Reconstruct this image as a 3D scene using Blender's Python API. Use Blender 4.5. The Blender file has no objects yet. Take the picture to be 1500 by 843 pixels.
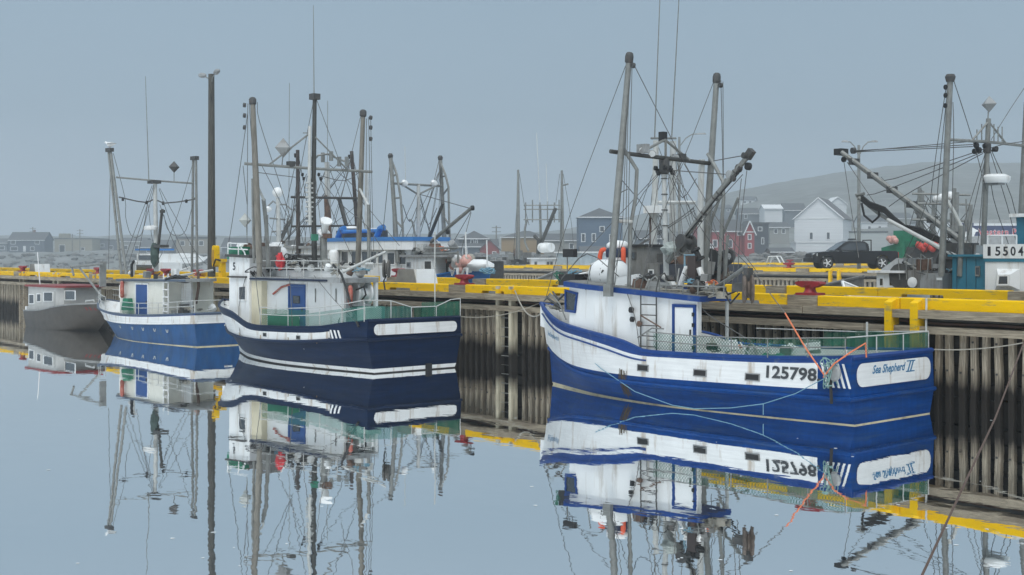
import bpy, bmesh, math, random
from mathutils import Vector, Matrix
S = bpy.context.scene
COL = S.collection
rnd = random.Random(7)
R = math.radians

# ------------------------------------------------------------------ camera
# world: X runs along the wharf (towards the right of the picture), Y away from the viewer across it, Z up, water at 0
F, HY, EYE = 1890.0, 374.0, 3.6
TH = math.atan2(1525, F)
CT, ST = math.cos(TH), math.sin(TH)
cam = bpy.data.cameras.new('camera')
cam.sensor_width = 36
cam.lens = 36 * F / 1500
cam.shift_y = (HY - 421.5) / 1500
cam.clip_start = .1
cam.clip_end = 6000
co = bpy.data.objects.new('camera', cam)
COL.objects.link(co)
co.location = (0, 0, EYE)
co.rotation_euler = (R(90), 0, math.pi / 2 - TH)
S.camera = co

# ------------------------------------------------------------------ sky, sun, exposure
W = bpy.data.worlds.new('World')
S.world = W
W.use_nodes = True
SUN_EL, SUN_AZ = R(57), R(140)      # azimuth clockwise from +Y: behind the camera, to its right
nt = W.node_tree
nt.nodes.clear()
out = nt.nodes.new('ShaderNodeOutputWorld')
sky = nt.nodes.new('ShaderNodeTexSky')
sky.sky_type = 'NISHITA'
sky.sun_disc = False
sky.sun_elevation = SUN_EL
sky.sun_rotation = SUN_AZ
sky.dust_density = 4
bs = nt.nodes.new('ShaderNodeBackground')
bs.inputs[1].default_value = .05
nt.links.new(sky.outputs[0], bs.inputs[0])
# the cloud layer: an even overcast, brighter overhead as overcast skies are
geo = nt.nodes.new('ShaderNodeNewGeometry')
sep = nt.nodes.new('ShaderNodeSeparateXYZ')
tc = nt.nodes.new('ShaderNodeTexCoord')
nt.links.new(tc.outputs['Generated'], sep.inputs[0])
ramp = nt.nodes.new('ShaderNodeValToRGB')
ramp.color_ramp.elements[0].position = 0
ramp.color_ramp.elements[0].color = (.48, .585, .69, 1)
ramp.color_ramp.elements[1].position = 1
ramp.color_ramp.elements[1].color = (.92, 1.04, 1.13, 1)
for p_, c_ in ((.045, (.43, .535, .64)), (.105, (.325, .430, .525)), (.2, (.303, .415, .515)), (.34, (.40, .50, .59)), (.6, (.64, .76, .86))):
    e_ = ramp.color_ramp.elements.new(p_)
    e_.color = (*c_, 1)
nt.links.new(sep.outputs['Z'], ramp.inputs[0])
nz = nt.nodes.new('ShaderNodeTexNoise')
nz.inputs['Scale'].default_value = 2.2
nz.inputs['Detail'].default_value = 3
nt.links.new(tc.outputs['Generated'], nz.inputs['Vector'])
mr = nt.nodes.new('ShaderNodeMapRange')
mr.inputs['To Min'].default_value = .94
mr.inputs['To Max'].default_value = 1.06
nt.links.new(nz.outputs['Fac'], mr.inputs['Value'])
mul = nt.nodes.new('ShaderNodeVectorMath')
mul.operation = 'SCALE'
nt.links.new(ramp.outputs[0], mul.inputs[0])
nt.links.new(mr.outputs[0], mul.inputs['Scale'])
bc = nt.nodes.new('ShaderNodeBackground')
bc.inputs[1].default_value = 1.0
nt.links.new(mul.outputs[0], bc.inputs[0])
mx = nt.nodes.new('ShaderNodeMixShader')
mx.inputs[0].default_value = .88
nt.links.new(bs.outputs[0], mx.inputs[1])
nt.links.new(bc.outputs[0], mx.inputs[2])
nt.links.new(mx.outputs[0], out.inputs[0])

sl = bpy.data.lights.new('sun', 'SUN')
sl.energy = 1.5
sl.angle = R(34)
sl.color = (1, .985, .96)
so = bpy.data.objects.new('sun', sl)
COL.objects.link(so)
sd = Vector((math.sin(SUN_AZ) * math.cos(SUN_EL), math.cos(SUN_AZ) * math.cos(SUN_EL), math.sin(SUN_EL)))
so.rotation_euler = sd.to_track_quat('Z', 'Y').to_euler()
so.location = (0, -20, 60)
S.view_settings.view_transform = 'Standard'
S.view_settings.look = 'None'
S.view_settings.gamma = 1
S.view_settings.exposure = .12
S.view_settings.use_curve_mapping = False
S.cycles.max_bounces = 8
S.cycles.volume_bounces = 1
S.cycles.use_denoising = True

# ------------------------------------------------------------------ sight lines (measuring aid)
def ray(px, py):
    u, v = (px - 750) / F, -(py - HY) / F
    return Vector((ST * u - CT, CT * u + ST, v))
def at_d(px, py, d): return Vector((0, 0, EYE)) + ray(px, py) * d
def at_n(px, py, n):
    r = ray(px, py)
    return Vector((0, 0, EYE)) + r * (n / r.y)
def at_z(px, py, z):
    r = ray(px, py)
    return Vector((0, 0, EYE)) + r * ((z - EYE) / r.z)

# ------------------------------------------------------------------ materials
MATS = {}
def M(name, col, rough=.6, var=.18, vs=2.5, bump=0., bscale=30., metal=0., dirt=None, damt=.5, dscale=(1, 1, 1), dthr=.55,
      stretch=(1, 1, 1), tide=None, spec=.5, grain=None):
    if name in MATS: return MATS[name]
    m = bpy.data.materials.new(name)
    m.use_nodes = True
    t = m.node_tree
    b = t.nodes['Principled BSDF']
    N = t.nodes.new
    L = t.links.new
    b.inputs['Roughness'].default_value = rough
    b.inputs['Metallic'].default_value = metal
    b.inputs['Specular IOR Level'].default_value = spec
    g = N('ShaderNodeNewGeometry')
    def noise(scale, vec, detail=5):
        mp = N('ShaderNodeMapping')
        mp.inputs['Scale'].default_value = vec
        L(g.outputs['Position'], mp.inputs['Vector'])
        n = N('ShaderNodeTexNoise')
        n.inputs['Scale'].default_value = scale
        n.inputs['Detail'].default_value = detail
        n.inputs['Roughness'].default_value = .62
        L(mp.outputs[0], n.inputs['Vector'])
        return n
    def rng(sock, a, bb, c, d):
        r_ = N('ShaderNodeMapRange')
        r_.inputs['From Min'].default_value = a
        r_.inputs['From Max'].default_value = bb
        r_.inputs['To Min'].default_value = c
        r_.inputs['To Max'].default_value = d
        L(sock, r_.inputs['Value'])
        return r_.outputs[0]
    def mix(fac, a, bb):
        x = N('ShaderNodeMix')
        x.data_type = 'RGBA'
        L(fac, x.inputs['Factor'])
        for s_, v in (('A', a), ('B', bb)):
            k = x.inputs[6 if s_ == 'A' else 7]
            if isinstance(v, tuple): k.default_value = (*v, 1)
            else: L(v, k)
        return x.outputs[2]
    n1 = noise(vs, stretch)
    f = rng(n1.outputs['Fac'], .28, .72, 0, 1)
    c = mix(f, tuple(x * (1 - var) for x in col), tuple(min(1, x * (1 + var)) for x in col))
    if grain:
        n3 = noise(grain[0], grain[1], 8)
        c = mix(rng(n3.outputs['Fac'], .42, .62, grain[2], 0), c, tuple(x * .42 for x in col))
    if dirt:
        n2 = noise(1.6, dscale, 7)
        c = mix(rng(n2.outputs['Fac'], dthr, dthr + .14, 0, damt), c, dirt)
    if tide:
        sp = N('ShaderNodeSeparateXYZ')
        L(g.outputs['Position'], sp.inputs[0])
        n4 = noise(1.0, (3.2, 3.2, .5), 5)
        ad = N('ShaderNodeMath')
        ad.operation = 'MULTIPLY_ADD'
        ad.inputs[1].default_value = tide[3]
        L(n4.outputs['Fac'], ad.inputs[0])
        L(sp.outputs['Z'], ad.inputs[2])
        c = mix(rng(ad.outputs[0], tide[1] + tide[3] * .5, tide[2] + tide[3] * .5, 1, 0), c, tide[0])
    L(c, b.inputs['Base Color'])
    if bump:
        n5 = noise(bscale, stretch, 4)
        bp = N('ShaderNodeBump')
        bp.inputs['Strength'].default_value = bump
        bp.inputs['Distance'].default_value = .02
        L(n5.outputs['Fac'], bp.inputs['Height'])
        L(bp.outputs[0], b.inputs['Normal'])
    MATS[name] = m
    return m

RUST = (.16, .065, .025)
GRIME = (.22, .21, .18)
white = M('white_paint', (.82, .83, .82), .42, .06, 1.2, .08, 14, dirt=(.36, .30, .22), damt=.6, dscale=(2.6, 2.6, .30), dthr=.55)
white_rusty = M('white_hull_paint', (.83, .84, .83), .45, .09, 1.0, .12, 9, dirt=(.36, .26, .16), damt=.7, dscale=(2.4, 2.4, .30), dthr=.54, grain=(2.2, (.35, .35, 9), .16))
cream = M('cream_paint', (.66, .60, .44), .5, .12, 1.5, .1, 12, dirt=RUST, damt=.4, dscale=(3, 3, .5), dthr=.62)
bootline = M('cream_bootline', (.62, .55, .36), .5, .15, 3, dirt=(.2, .16, .1), damt=.7, dscale=(1, 1, 6), dthr=.52)
blueA = M('royal_blue_paint', (.002, .050, .215), .42, .32, 2.0, .22, 5, stretch=(.35, .35, 3.5), dirt=(.03, .07, .16), damt=.6, dscale=(.5, .5, 6), dthr=.52, spec=.12, grain=(3, (2.5, 2.5, .4), .25))
blueA_rail = M('rail_blue_paint', (.008, .048, .21), .45, .14, 2, .1, 20, dirt=(.14, .16, .18), damt=.55, dscale=(2.5, 2.5, 2.5), dthr=.57, spec=.25)
navy = M('navy_paint', (.002, .014, .050), .42, .35, 2.0, .22, 5, stretch=(.35, .35, 3.5), dirt=(.014, .024, .055), damt=.65, dscale=(.5, .5, 5), dthr=.52, spec=.2, grain=(3, (2.5, 2.5, .4), .2))
blueC = M('mid_blue_paint', (.008, .072, .21), .45, .3, 1.6, .2, 6, stretch=(1.5, 1.5, .5), dirt=(.05, .10, .17), damt=.6, dscale=(2, 2, .6), dthr=.54)
doorblue = M('door_blue_paint', (.015, .075, .26), .45, .15, 2, .05, 20)
teal = M('teal_paint', (.03, .18, .26), .45, .15, 2, .08, 15)
brightblue = M('bright_blue_paint', (.04, .20, .52), .4, .12, 2, .05, 15)
alu = M('bare_aluminium', (.30, .30, .29), .45, .22, 2.2, .1, 20, metal=.35, dirt=(.16, .15, .13), damt=.6, dscale=(2, 2, .7))
alu_dark = M('weathered_aluminium_hull', (.085, .073, .06), .5, .25, 1.8, .1, 14, metal=.1, dirt=(.09, .08, .07), damt=.7, dscale=(2, 2, .8), dthr=.5)
galv = M('galvanised_pipe', (.235, .24, .225), .5, .22, 4, .1, 30, metal=.25, dirt=(.14, .12, .1), damt=.6, dscale=(4, 4, 1.2), dthr=.55)
galv_light = M('pale_pipe', (.52, .53, .51), .5, .15, 4, .1, 30, dirt=(.25, .18, .12), damt=.5, dscale=(4, 4, 1.2), dthr=.57)
woodpole = M('weathered_pole', (.21, .195, .165), .75, .25, 3, .25, 30, stretch=(3, 3, .6), dirt=(.10, .09, .075), damt=.7, dscale=(4, 4, .7), dthr=.5)
darkmast = M('dark_mast_paint', (.055, .055, .05), .6, .3, 4, .2, 30, dirt=(.12, .09, .07), damt=.5, dscale=(4, 4, 1))
rusty = M('rusted_steel', (.14, .085, .06), .8, .35, 5, .3, 40, dirt=(.06, .05, .045), damt=.7, dscale=(3, 3, 3), dthr=.5)
wire = M('steel_wire', (.10, .10, .095), .55, .2, 5, metal=.2)
blackr = M('black_rubber', (.018, .018, .018), .7, .3, 6, .2, 30)
darkgrey = M('dark_machinery', (.06, .06, .058), .6, .35, 6, .3, 30, dirt=(.13, .10, .08), damt=.5, dscale=(4, 4, 4))
greyp = M('grey_paint', (.30, .31, .31), .6, .2, 2, .1, 20, dirt=(.17, .15, .13), damt=.6, dscale=(3, 3, .7), dthr=.52)
midgrey = M('grey_plywood', (.20, .20, .19), .8, .25, 2.5, .2, 20, dirt=(.11, .10, .09), damt=.6, dscale=(3, 3, .7), dthr=.5)
glass = M('dark_window_glass', (.035, .042, .048), .08, .3, 1.2, spec=.9)
orange = M('orange_plastic', (.72, .10, .035), .55, .15, 4, dirt=(.35, .10, .05), damt=.5, dscale=(3, 3, 3))
ringred = M('faded_red_ring', (.42, .09, .06), .6, .2, 4, dirt=(.5, .35, .28), damt=.6, dscale=(5, 5, 5), dthr=.5)
redp = M('red_bollard_paint', (.32, .022, .028), .5, .2, 3, .15, 20, dirt=(.14, .04, .03), damt=.6, dscale=(3, 3, 3), dthr=.53)
yellow = M('yellow_curb_paint', (.86, .52, .002), .65, .10, 2.2, .25, 16, stretch=(.5, 1, 2), dirt=(.30, .25, .12), damt=.8, dscale=(1.6, 3, 6), dthr=.555, spec=.12)
timber = M('grey_timber', (.42, .355, .26), .85, .3, 3, .5, 14, stretch=(.25, 3, 5), grain=(7, (.25, 4, 6), .8), dirt=(.15, .115, .08), damt=.75, dscale=(.7, 2, 3), dthr=.52)
fender = M('fender_timber_wood', (.48, .41, .31), .85, .34, 3, .5, 14, stretch=(5, 5, .35), grain=(7, (6, 6, .35), .85), dirt=(.27, .205, .135), damt=.7, dscale=(3, 3, .5),
           dthr=.53, tide=((.012, .009, .006), .55, 1.05, .9))
postwhite = M('worn_white_post', (.58, .53, .40), .8, .2, 3, .4, 14, stretch=(5, 5, .4), dirt=(.22, .19, .13), damt=.8, dscale=(3, 3, .5), dthr=.48,
              tide=((.016, .013, .009), .35, .9, .8))
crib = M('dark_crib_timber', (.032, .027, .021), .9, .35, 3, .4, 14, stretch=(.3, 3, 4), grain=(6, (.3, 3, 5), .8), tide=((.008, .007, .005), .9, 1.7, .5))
deckm = M('wharf_deck_asphalt', (.095, .095, .09), .9, .2, 1.2, .3, 40, dirt=(.16, .155, .14), damt=.5)
concrete = M('concrete', (.27, .265, .25), .85, .18, 2.2, .3, 25, dirt=(.15, .14, .13), damt=.6, dscale=(2, 2, 1))
netgreen = M('green_netting', (.02, .14, .085), .8, .3, 6)
netteal = M('teal_tarp', (.05, .22, .18), .7, .25, 3)
greenp = M('green_paint', (.01, .19, .10), .5, .2, 3, .1, 20)
rope_orange = M('orange_rope', (.70, .20, .09), .8, .15, 20)
rope_blue = M('pale_blue_rope', (.17, .33, .42), .8, .2, 20)
rope_grey = M('grey_rope', (.34, .32, .27), .85, .2, 20)
rope_brown = M('brown_rope', (.10, .065, .05), .85, .2, 20)
pink = M('faded_pink_buoys', (.62, .33, .28), .6, .2, 5)
inkgrey = M('grey_lettering', (.05, .055, .06), .6, .45, 9)
inkblue = M('blue_lettering', (.012, .16, .33), .5, .1, 5)
inkblack = M('black_lettering', (.02, .02, .025), .5, .1, 5)
maroon = M('maroon_trim', (.22, .03, .028), .55, .2, 3)
stoneg = M('shore_rock', (.17, .165, .155), .95, .35, .6, .4, 3, dirt=(.08, .08, .07), damt=.7, dscale=(.4, .4, .4), dthr=.5)

# ------------------------------------------------------------------ mesh building
class MB:
    def __init__(s): s.v, s.f, s.m = [], [], []
    def add(s, vs, fs, mi=0):
        o = len(s.v)
        s.v += [tuple(x) for x in vs]
        s.f += [tuple(i + o for i in f) for f in fs]
        s.m += [mi] * len(fs)
        return s
    def box(s, c, d, rz=0., mi=0, taper=1., tilt=None):
        hx, hy, hz = d[0] / 2, d[1] / 2, d[2] / 2
        ps = []
        for z, k in ((-hz, 1), (hz, taper)):
            for x, y in ((-hx, -hy), (hx, -hy), (hx, hy), (-hx, hy)): ps.append(Vector((x * k, y * k, z)))
        mt = Matrix.Rotation(rz, 3, 'Z')
        if tilt: mt = mt @ Matrix.Rotation(tilt[1], 3, tilt[0])
        c = Vector(c)
        return s.add([mt @ p + c for p in ps], [(3, 2, 1, 0), (4, 5, 6, 7), (0, 1, 5, 4), (1, 2, 6, 5), (2, 3, 7, 6), (3, 0, 4, 7)], mi)
    def tube(s, pts, r, n=6, mi=0, closed=False):
        P = [Vector(p) for p in pts]
        k = len(P)
        rr = r if isinstance(r, (list, tuple)) else [r] * k
        if len(rr) != k: rr = [rr[0] + (rr[-1] - rr[0]) * i / (k - 1) for i in range(k)]
        vs, fs = [], []
        u = None
        for i in range(k):
            if closed: t = P[(i + 1) % k] - P[i - 1]
            else: t = P[min(i + 1, k - 1)] - P[max(i - 1, 0)]
            t.normalize()
            if u is None: u = t.orthogonal().normalized()
            else:
                u = u - t * u.dot(t)
                u = u.normalized() if u.length > 1e-6 else t.orthogonal().normalized()
            w = t.cross(u)
            for j in range(n):
                a = 2 * math.pi * (j + .5) / n
                vs.append(P[i] + (u * math.cos(a) + w * math.sin(a)) * rr[i])
        for i in range(k if closed else k - 1):
            a, b = i * n, ((i + 1) % k) * n
            for j in range(n): fs.append((a + j, a + (j + 1) % n, b + (j + 1) % n, b + j))
        if not closed:
            fs.append(tuple(reversed(range(n))))
            fs.append(tuple(range((k - 1) * n, k * n)))
        return s.add(vs, fs, mi)
    def lathe(s, prof, c=(0, 0, 0), axis=(0, 0, 1), n=14, mi=0):
        ax = Vector(axis).normalized()
        u = ax.orthogonal().normalized()
        w = ax.cross(u)
        c = Vector(c)
        vs, fs = [], []
        for r, h in prof:
            for j in range(n):
                a = 2 * math.pi * (j + .5) / n
                vs.append(c + ax * h + (u * math.cos(a) + w * math.sin(a)) * max(r, .0005))
        for i in range(len(prof) - 1):
            for j in range(n): fs.append((i * n + j, i * n + (j + 1) % n, (i + 1) * n + (j + 1) % n, (i + 1) * n + j))
        fs.append(tuple(reversed(range(n))))
        fs.append(tuple(range((len(prof) - 1) * n, len(prof) * n)))
        return s.add(vs, fs, mi)
    def prism(s, poly, z0, z1, mi=0, top=None):
        """poly: list of (x, y); z0 / z1 numbers or functions of (x, y)"""
        n = len(poly)
        g = lambda z, p: z(*p) if callable(z) else z
        vs = [(x, y, g(z0, (x, y))) for x, y in poly] + [(x, y, g(z1, (x, y))) for x, y in poly]
        fs = [tuple(reversed(range(n))), tuple(range(n, 2 * n))] + [(i, (i + 1) % n, n + (i + 1) % n, n + i) for i in range(n)]
        return s.add(vs, fs, mi)
    def plate(s, pts, th, nrm, mi=0):
        """flat polygon given in 3d, thickened along nrm"""
        n = len(pts)
        nv = Vector(nrm).normalized() * th
        P = [Vector(p) for p in pts]
        vs = P + [p + nv for p in P]
        return s.add(vs, [tuple(reversed(range(n))), tuple(range(n, 2 * n))] + [(i, (i + 1) % n, n + (i + 1) % n, n + i) for i in range(n)], mi)
    def blob(s, c, r, seed=0, amp=.25, n=7, mi=0, sq=(1, 1, 1)):
        q = random.Random(seed)
        vs, fs = [], []
        m = n * 2
        c = Vector(c)
        for i in range(n + 1):
            th = math.pi * i / n
            for j in range(m):
                a = 2 * math.pi * j / m
                k = r * (1 + amp * (q.random() - .5) * 2 * (0 < i < n))
                vs.append(c + Vector((math.sin(th) * math.cos(a) * k * sq[0], math.sin(th) * math.sin(a) * k * sq[1], math.cos(th) * k * sq[2])))
        for i in range(n):
            for j in range(m): fs.append((i * m + j, (i + 1) * m + j, (i + 1) * m + (j + 1) % m, i * m + (j + 1) % m))
        return s.add(vs, fs, mi)
    def mesh(s, name, mats, smooth=None):
        me = bpy.data.meshes.new(name)
        me.from_pydata(s.v, [], s.f)
        for m in (mats if isinstance(mats, (list, tuple)) else [mats]): me.materials.append(m)
        if any(s.m): me.polygons.foreach_set('material_index', s.m)
        bm = bmesh.new()
        bm.from_mesh(me)
        bmesh.ops.recalc_face_normals(bm, faces=bm.faces)
        bm.to_mesh(me)
        bm.free()
        if smooth:
            me.polygons.foreach_set('use_smooth', [True] * len(me.polygons))
            me.set_sharp_from_angle(angle=R(smooth))
        me.update()
        return me
    def build(s, name, mats, parent=None, smooth=None, **kw):
        return link(name, s.mesh(name, mats, smooth), parent, **kw)

def link(name, me, parent=None, label=None, cat=None, group=None, kind=None, loc=None):
    o = bpy.data.objects.new(name, me)
    COL.objects.link(o)
    if parent: o.parent = parent
    if loc is not None: o.location = loc
    return tag(o, label, cat, group, kind)
def tag(o, label=None, cat=None, group=None, kind=None):
    if label: o['label'] = label
    if cat: o['category'] = cat
    if group: o['group'] = group
    if kind: o['kind'] = kind
    return o
def thing(name, label, cat, loc=(0, 0, 0), rz=0., group=None):
    o = bpy.data.objects.new(name, None)
    o.empty_display_size = .3
    COL.objects.link(o)
    o.location = loc
    o.rotation_euler = (0, 0, rz)
    return tag(o, label, cat, group)
def copy_tree(o, parent=None):
    c = o.copy()
    COL.objects.link(c)
    if parent: c.parent = parent
    for ch in list(o.children): copy_tree(ch, c)
    return c
def lerp_list(L, t):
    """smooth (monotone-ish) interpolation of [(t, v), ...]"""
    if t <= L[0][0]: return L[0][1]
    if t >= L[-1][0]: return L[-1][1]
    for i in range(len(L) - 1):
        (a, va), (b, vb) = L[i], L[i + 1]
        if a <= t <= b:
            u = (t - a) / (b - a)
            ma = (vb - va) if i == 0 else ((vb - L[i - 1][1]) / (b - L[i - 1][0])) * (b - a)
            mb = (vb - va) if i == len(L) - 2 else ((L[i + 2][1] - va) / (L[i + 2][0] - a)) * (b - a)
            u2, u3 = u * u, u * u * u
            return (2 * u3 - 3 * u2 + 1) * va + (u3 - 2 * u2 + u) * ma + (-2 * u3 + 3 * u2) * vb + (u3 - u2) * mb
def sag(a, b, d, n=10):
    a, b = Vector(a), Vector(b)
    return [a.lerp(b, i / n) - Vector((0, 0, d * 4 * (i / n) * (1 - i / n))) for i in range(n + 1)]
def text_mesh(txt, size, shear=0., bold=0., res=3):
    """flat letter outlines as a mesh in the XY plane, left end at 0"""
    c = bpy.data.curves.new('lettering', 'FONT')
    c.body = txt
    c.size = size
    c.shear = shear
    c.offset = bold
    c.resolution_u = res
    o = bpy.data.objects.new('lettering', c)
    COL.objects.link(o)
    me = bpy.data.meshes.new_from_object(o.evaluated_get(bpy.context.evaluated_depsgraph_get()))
    bpy.data.objects.remove(o)
    vs = [v.co.copy() for v in me.vertices]
    fs = [tuple(p.vertices) for p in me.polygons]
    bpy.data.meshes.remove(me)
    return vs, fs

# ------------------------------------------------------------------ water
def water_material():
    m = bpy.data.materials.new('harbour_water')
    m.use_nodes = True
    t = m.node_tree
    t.nodes.clear()
    N, L = t.nodes.new, t.links.new
    o = N('ShaderNodeOutputMaterial')
    g = N('ShaderNodeNewGeometry')
    h = None
    for sc, amt, vec in ((1.1, 1.0, (1, 1.6, 1)), (4.2, .16, (1, 1.5, 1)), (.22, 1.6, (1, 1, 1))):
        mp = N('ShaderNodeMapping')
        mp.inputs['Scale'].default_value = vec
        mp.inputs['Rotation'].default_value = (0, 0, R(40))
        L(g.outputs['Position'], mp.inputs['Vector'])
        n = N('ShaderNodeTexNoise')
        n.inputs['Scale'].default_value = sc
        n.inputs['Detail'].default_value = 2
        L(mp.outputs[0], n.inputs['Vector'])
        a = N('ShaderNodeMath')
        a.operation = 'MULTIPLY_ADD'
        a.inputs[1].default_value = amt
        L(n.outputs['Fac'], a.inputs[0])
        if h: L(h, a.inputs[2])
        else: a.inputs[2].default_value = 0
        h = a.outputs[0]
    # patches where the breeze ruffles the surface a little more
    n = N('ShaderNodeTexNoise')
    n.inputs['Scale'].default_value = .06
    n.inputs['Detail'].default_value = 3
    L(g.outputs['Position'], n.inputs['Vector'])
    r = N('ShaderNodeMapRange')
    r.inputs['From Min'].default_value = .35
    r.inputs['From Max'].default_value = .7
    r.inputs['To Min'].default_value = .5
    r.inputs['To Max'].default_value = 1.2
    L(n.outputs['Fac'], r.inputs['Value'])
    b = N('ShaderNodeBump')
    b.inputs['Distance'].default_value = .0020
    L(r.outputs[0], b.inputs['Strength'])
    L(h, b.inputs['Height'])
    gl = N('ShaderNodeBsdfGlossy')
    gl.inputs['Color'].default_value = (.99, 1, 1, 1)
    gl.inputs['Roughness'].default_value = .012
    L(b.outputs[0], gl.inputs['Normal'])
    df = N('ShaderNodeBsdfDiffuse')
    df.inputs['Color'].default_value = (.010, .022, .028, 1)
    fr = N('ShaderNodeFresnel')
    fr.inputs['IOR'].default_value = 1.9
    L(b.outputs[0], fr.inputs['Normal'])
    r2 = N('ShaderNodeMapRange')
    r2.inputs['From Min'].default_value = .35
    r2.inputs['From Max'].default_value = .60
    r2.inputs['To Min'].default_value = .93
    r2.inputs['To Max'].default_value = 1.0
    L(fr.outputs[0], r2.inputs['Value'])
    mx = N('ShaderNodeMixShader')
    L(r2.outputs[0], mx.inputs[0])
    L(df.outputs[0], mx.inputs[1])
    L(gl.outputs[0], mx.inputs[2])
    L(mx.outputs[0], o.inputs[0])
    return m
MB().add([(-1170, -360, 0), (650, -360, 0), (650, 1160, 0), (-1170, 1160, 0)], [(0, 1, 2, 3)]).build('water', water_material(), kind='structure')

# ------------------------------------------------------------------ haze
HAZE = .0011
def haze():
    m = bpy.data.materials.new('haze_air')
    m.use_nodes = True
    t = m.node_tree
    t.nodes.clear()
    o = t.nodes.new('ShaderNodeOutputMaterial')
    v = t.nodes.new('ShaderNodeVolumePrincipled')
    v.inputs['Color'].default_value = (.95, .98, 1, 1)
    v.inputs['Density'].default_value = HAZE
    v.inputs['Anisotropy'].default_value = .8
    t.links.new(v.outputs[0], o.inputs['Volume'])
    MB().box((-260, 400, 29), (1840, 1540, 64)).build('haze', m, kind='stuff')
haze()

# ------------------------------------------------------------------ the wharf in the foreground
NF, ZC, ZD = 26.35, 2.59, 2.30          # face of the curb, top of the curb, deck
def s_at(px, n=NF, z=ZC):
    """wharf coordinate where the sight line of a picture column meets the line (n, z)"""
    u = (px - 750) / F
    return n * (ST * u - CT) / (CT * u + ST)

def curb_timber(parent, s0, s1, y0, y1, z0, z1, mat, notch=True, q=rnd):
    """one squared timber with scupper slots cut into its underside"""
    L_ = s1 - s0
    prof = [(s0 + .012, z0)]
    if notch and L_ > 3:
        x = s0 + q.uniform(.8, 1.6)
        while x + 1.7 < s1 - .5:
            w = q.uniform(1.1, 1.7)
            prof += [(x, z0), (x + .03, z0 + .085), (x + w - .03, z0 + .085), (x + w, z0)]
            x += w + q.uniform(1.7, 2.6)
    prof += [(s1 - .012, z0), (s1 - .012, z1 - .025), (s0 + .012, z1 - .025)]
    n = len(prof)
    b = MB()
    vs = [(x, y0, z) for x, z in prof] + [(x, y1, z) for x, z in prof]
    top = [(s0 + .012, y0 + .025, z1), (s1 - .012, y0 + .025, z1), (s1 - .012, y1 - .025, z1), (s0 + .012, y1 - .025, z1)]
    fs = [tuple(reversed(range(n))), tuple(range(n, 2 * n))]
    for i in range(n):
        if i != n - 2: fs.append((i, (i + 1) % n, n + (i + 1) % n, n + i))
    a0, a1, b0, b1 = n - 1, n - 2, 2 * n - 1, 2 * n - 2
    t = 2 * n
    fs += [(t, t + 1, t + 2, t + 3), (a0, a1, t + 1, t), (a1, b1, t + 2, t + 1), (b1, b0, t + 3, t + 2), (b0, a0, t, t + 3)]
    b.add(vs + top, fs)
    return b.build('curb_timber', mat, parent)

wh = thing('wharf', 'long timber-faced wharf with yellow curbs that the row of blue boats lies against', 'wharf')
S0, S1 = -150.0, -3.0
FAR = 34.0
MB().box(((S0 + S1) / 2, (NF + FAR) / 2 + .1, ZD - .12), (S1 - S0, FAR - NF - .25, .24)).build('deck', deckm, wh)
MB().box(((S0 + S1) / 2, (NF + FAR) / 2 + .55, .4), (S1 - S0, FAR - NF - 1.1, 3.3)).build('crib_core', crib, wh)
# near curb: yellow timbers with bare grey blocks between them
cuts = [(None, 20, 'y'), (20, 31, 'g'), (31, 130, 'y'), (130, 141, 'g'), (141, 228, 'y'), (228, 240, 'g'), (240, 330, 'y'), (330, 440, 'y'), (440, 548, 'y'),
        (548, 657, 'y'), (657, 681, 'g'), (681, 772, 'y'), (772, 1000, 'y'), (1000, 1153, 'y'), (1153, 1197, 'g'), (1197, 1318, 'y'), (1318, 1530, 'y'), (1530, 1800, 'y')]
bollard_spots = []
for a, b, k in cuts:
    sa = S0 if a is None else s_at(a)
    sb = s_at(b)
    if k == 'y':
        n_ = max(1, round((sb - sa) / 6.5))
        for i in range(n_):
            x0, x1 = sa + (sb - sa) * i / n_, sa + (sb - sa) * (i + 1) / n_
            dy = rnd.uniform(-.012, .012)
            curb_timber(wh, x0, x1, NF + dy, NF + .30 + dy, ZC - .265, ZC + rnd.uniform(-.008, .008), yellow)
    else:
        MB().box(((sa + sb) / 2, NF + .33, ZC - .15), (sb - sa - .02, .66, .27)).build('bollard_block', timber, wh)
        bollard_spots.append(((sa + sb) / 2, NF + .33))
x = S0
while x < S1:                            # cap timbers under the curb, and the waler lower down
    l = rnd.uniform(5.2, 7.4)
    MB().box((x + l / 2, NF - .02 + rnd.uniform(-.02, .02), ZD - .075), (l - .02, .34, .19), tilt=('Z', rnd.uniform(-.002, .002))).build('cap_timber', timber, wh)
    x += l
x = S0
while x < S1:
    l = rnd.uniform(5.0, 7.8)
    MB().box((x + l / 2, NF + .03 + rnd.uniform(-.015, .015), 1.86), (l - .02, .30, .17), tilt=('X', rnd.uniform(-.03, .03))).build('waler_timber', timber, wh)
    x += l
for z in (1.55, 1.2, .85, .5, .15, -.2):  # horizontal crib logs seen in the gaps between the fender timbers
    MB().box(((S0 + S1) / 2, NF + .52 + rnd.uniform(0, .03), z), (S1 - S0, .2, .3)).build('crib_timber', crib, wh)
p_ = []
x = S0
while x < S1:
    p_.append((x, NF + .12, 2.03 + .025 * math.sin(x * .9) + .02 * math.sin(x * 2.3)))
    x += .7
MB().tube(p_, .032, 6).build('service_pipe', M('red_brown_pipe', (.10, .055, .04), .7, .25, 3), wh, smooth=40)

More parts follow.
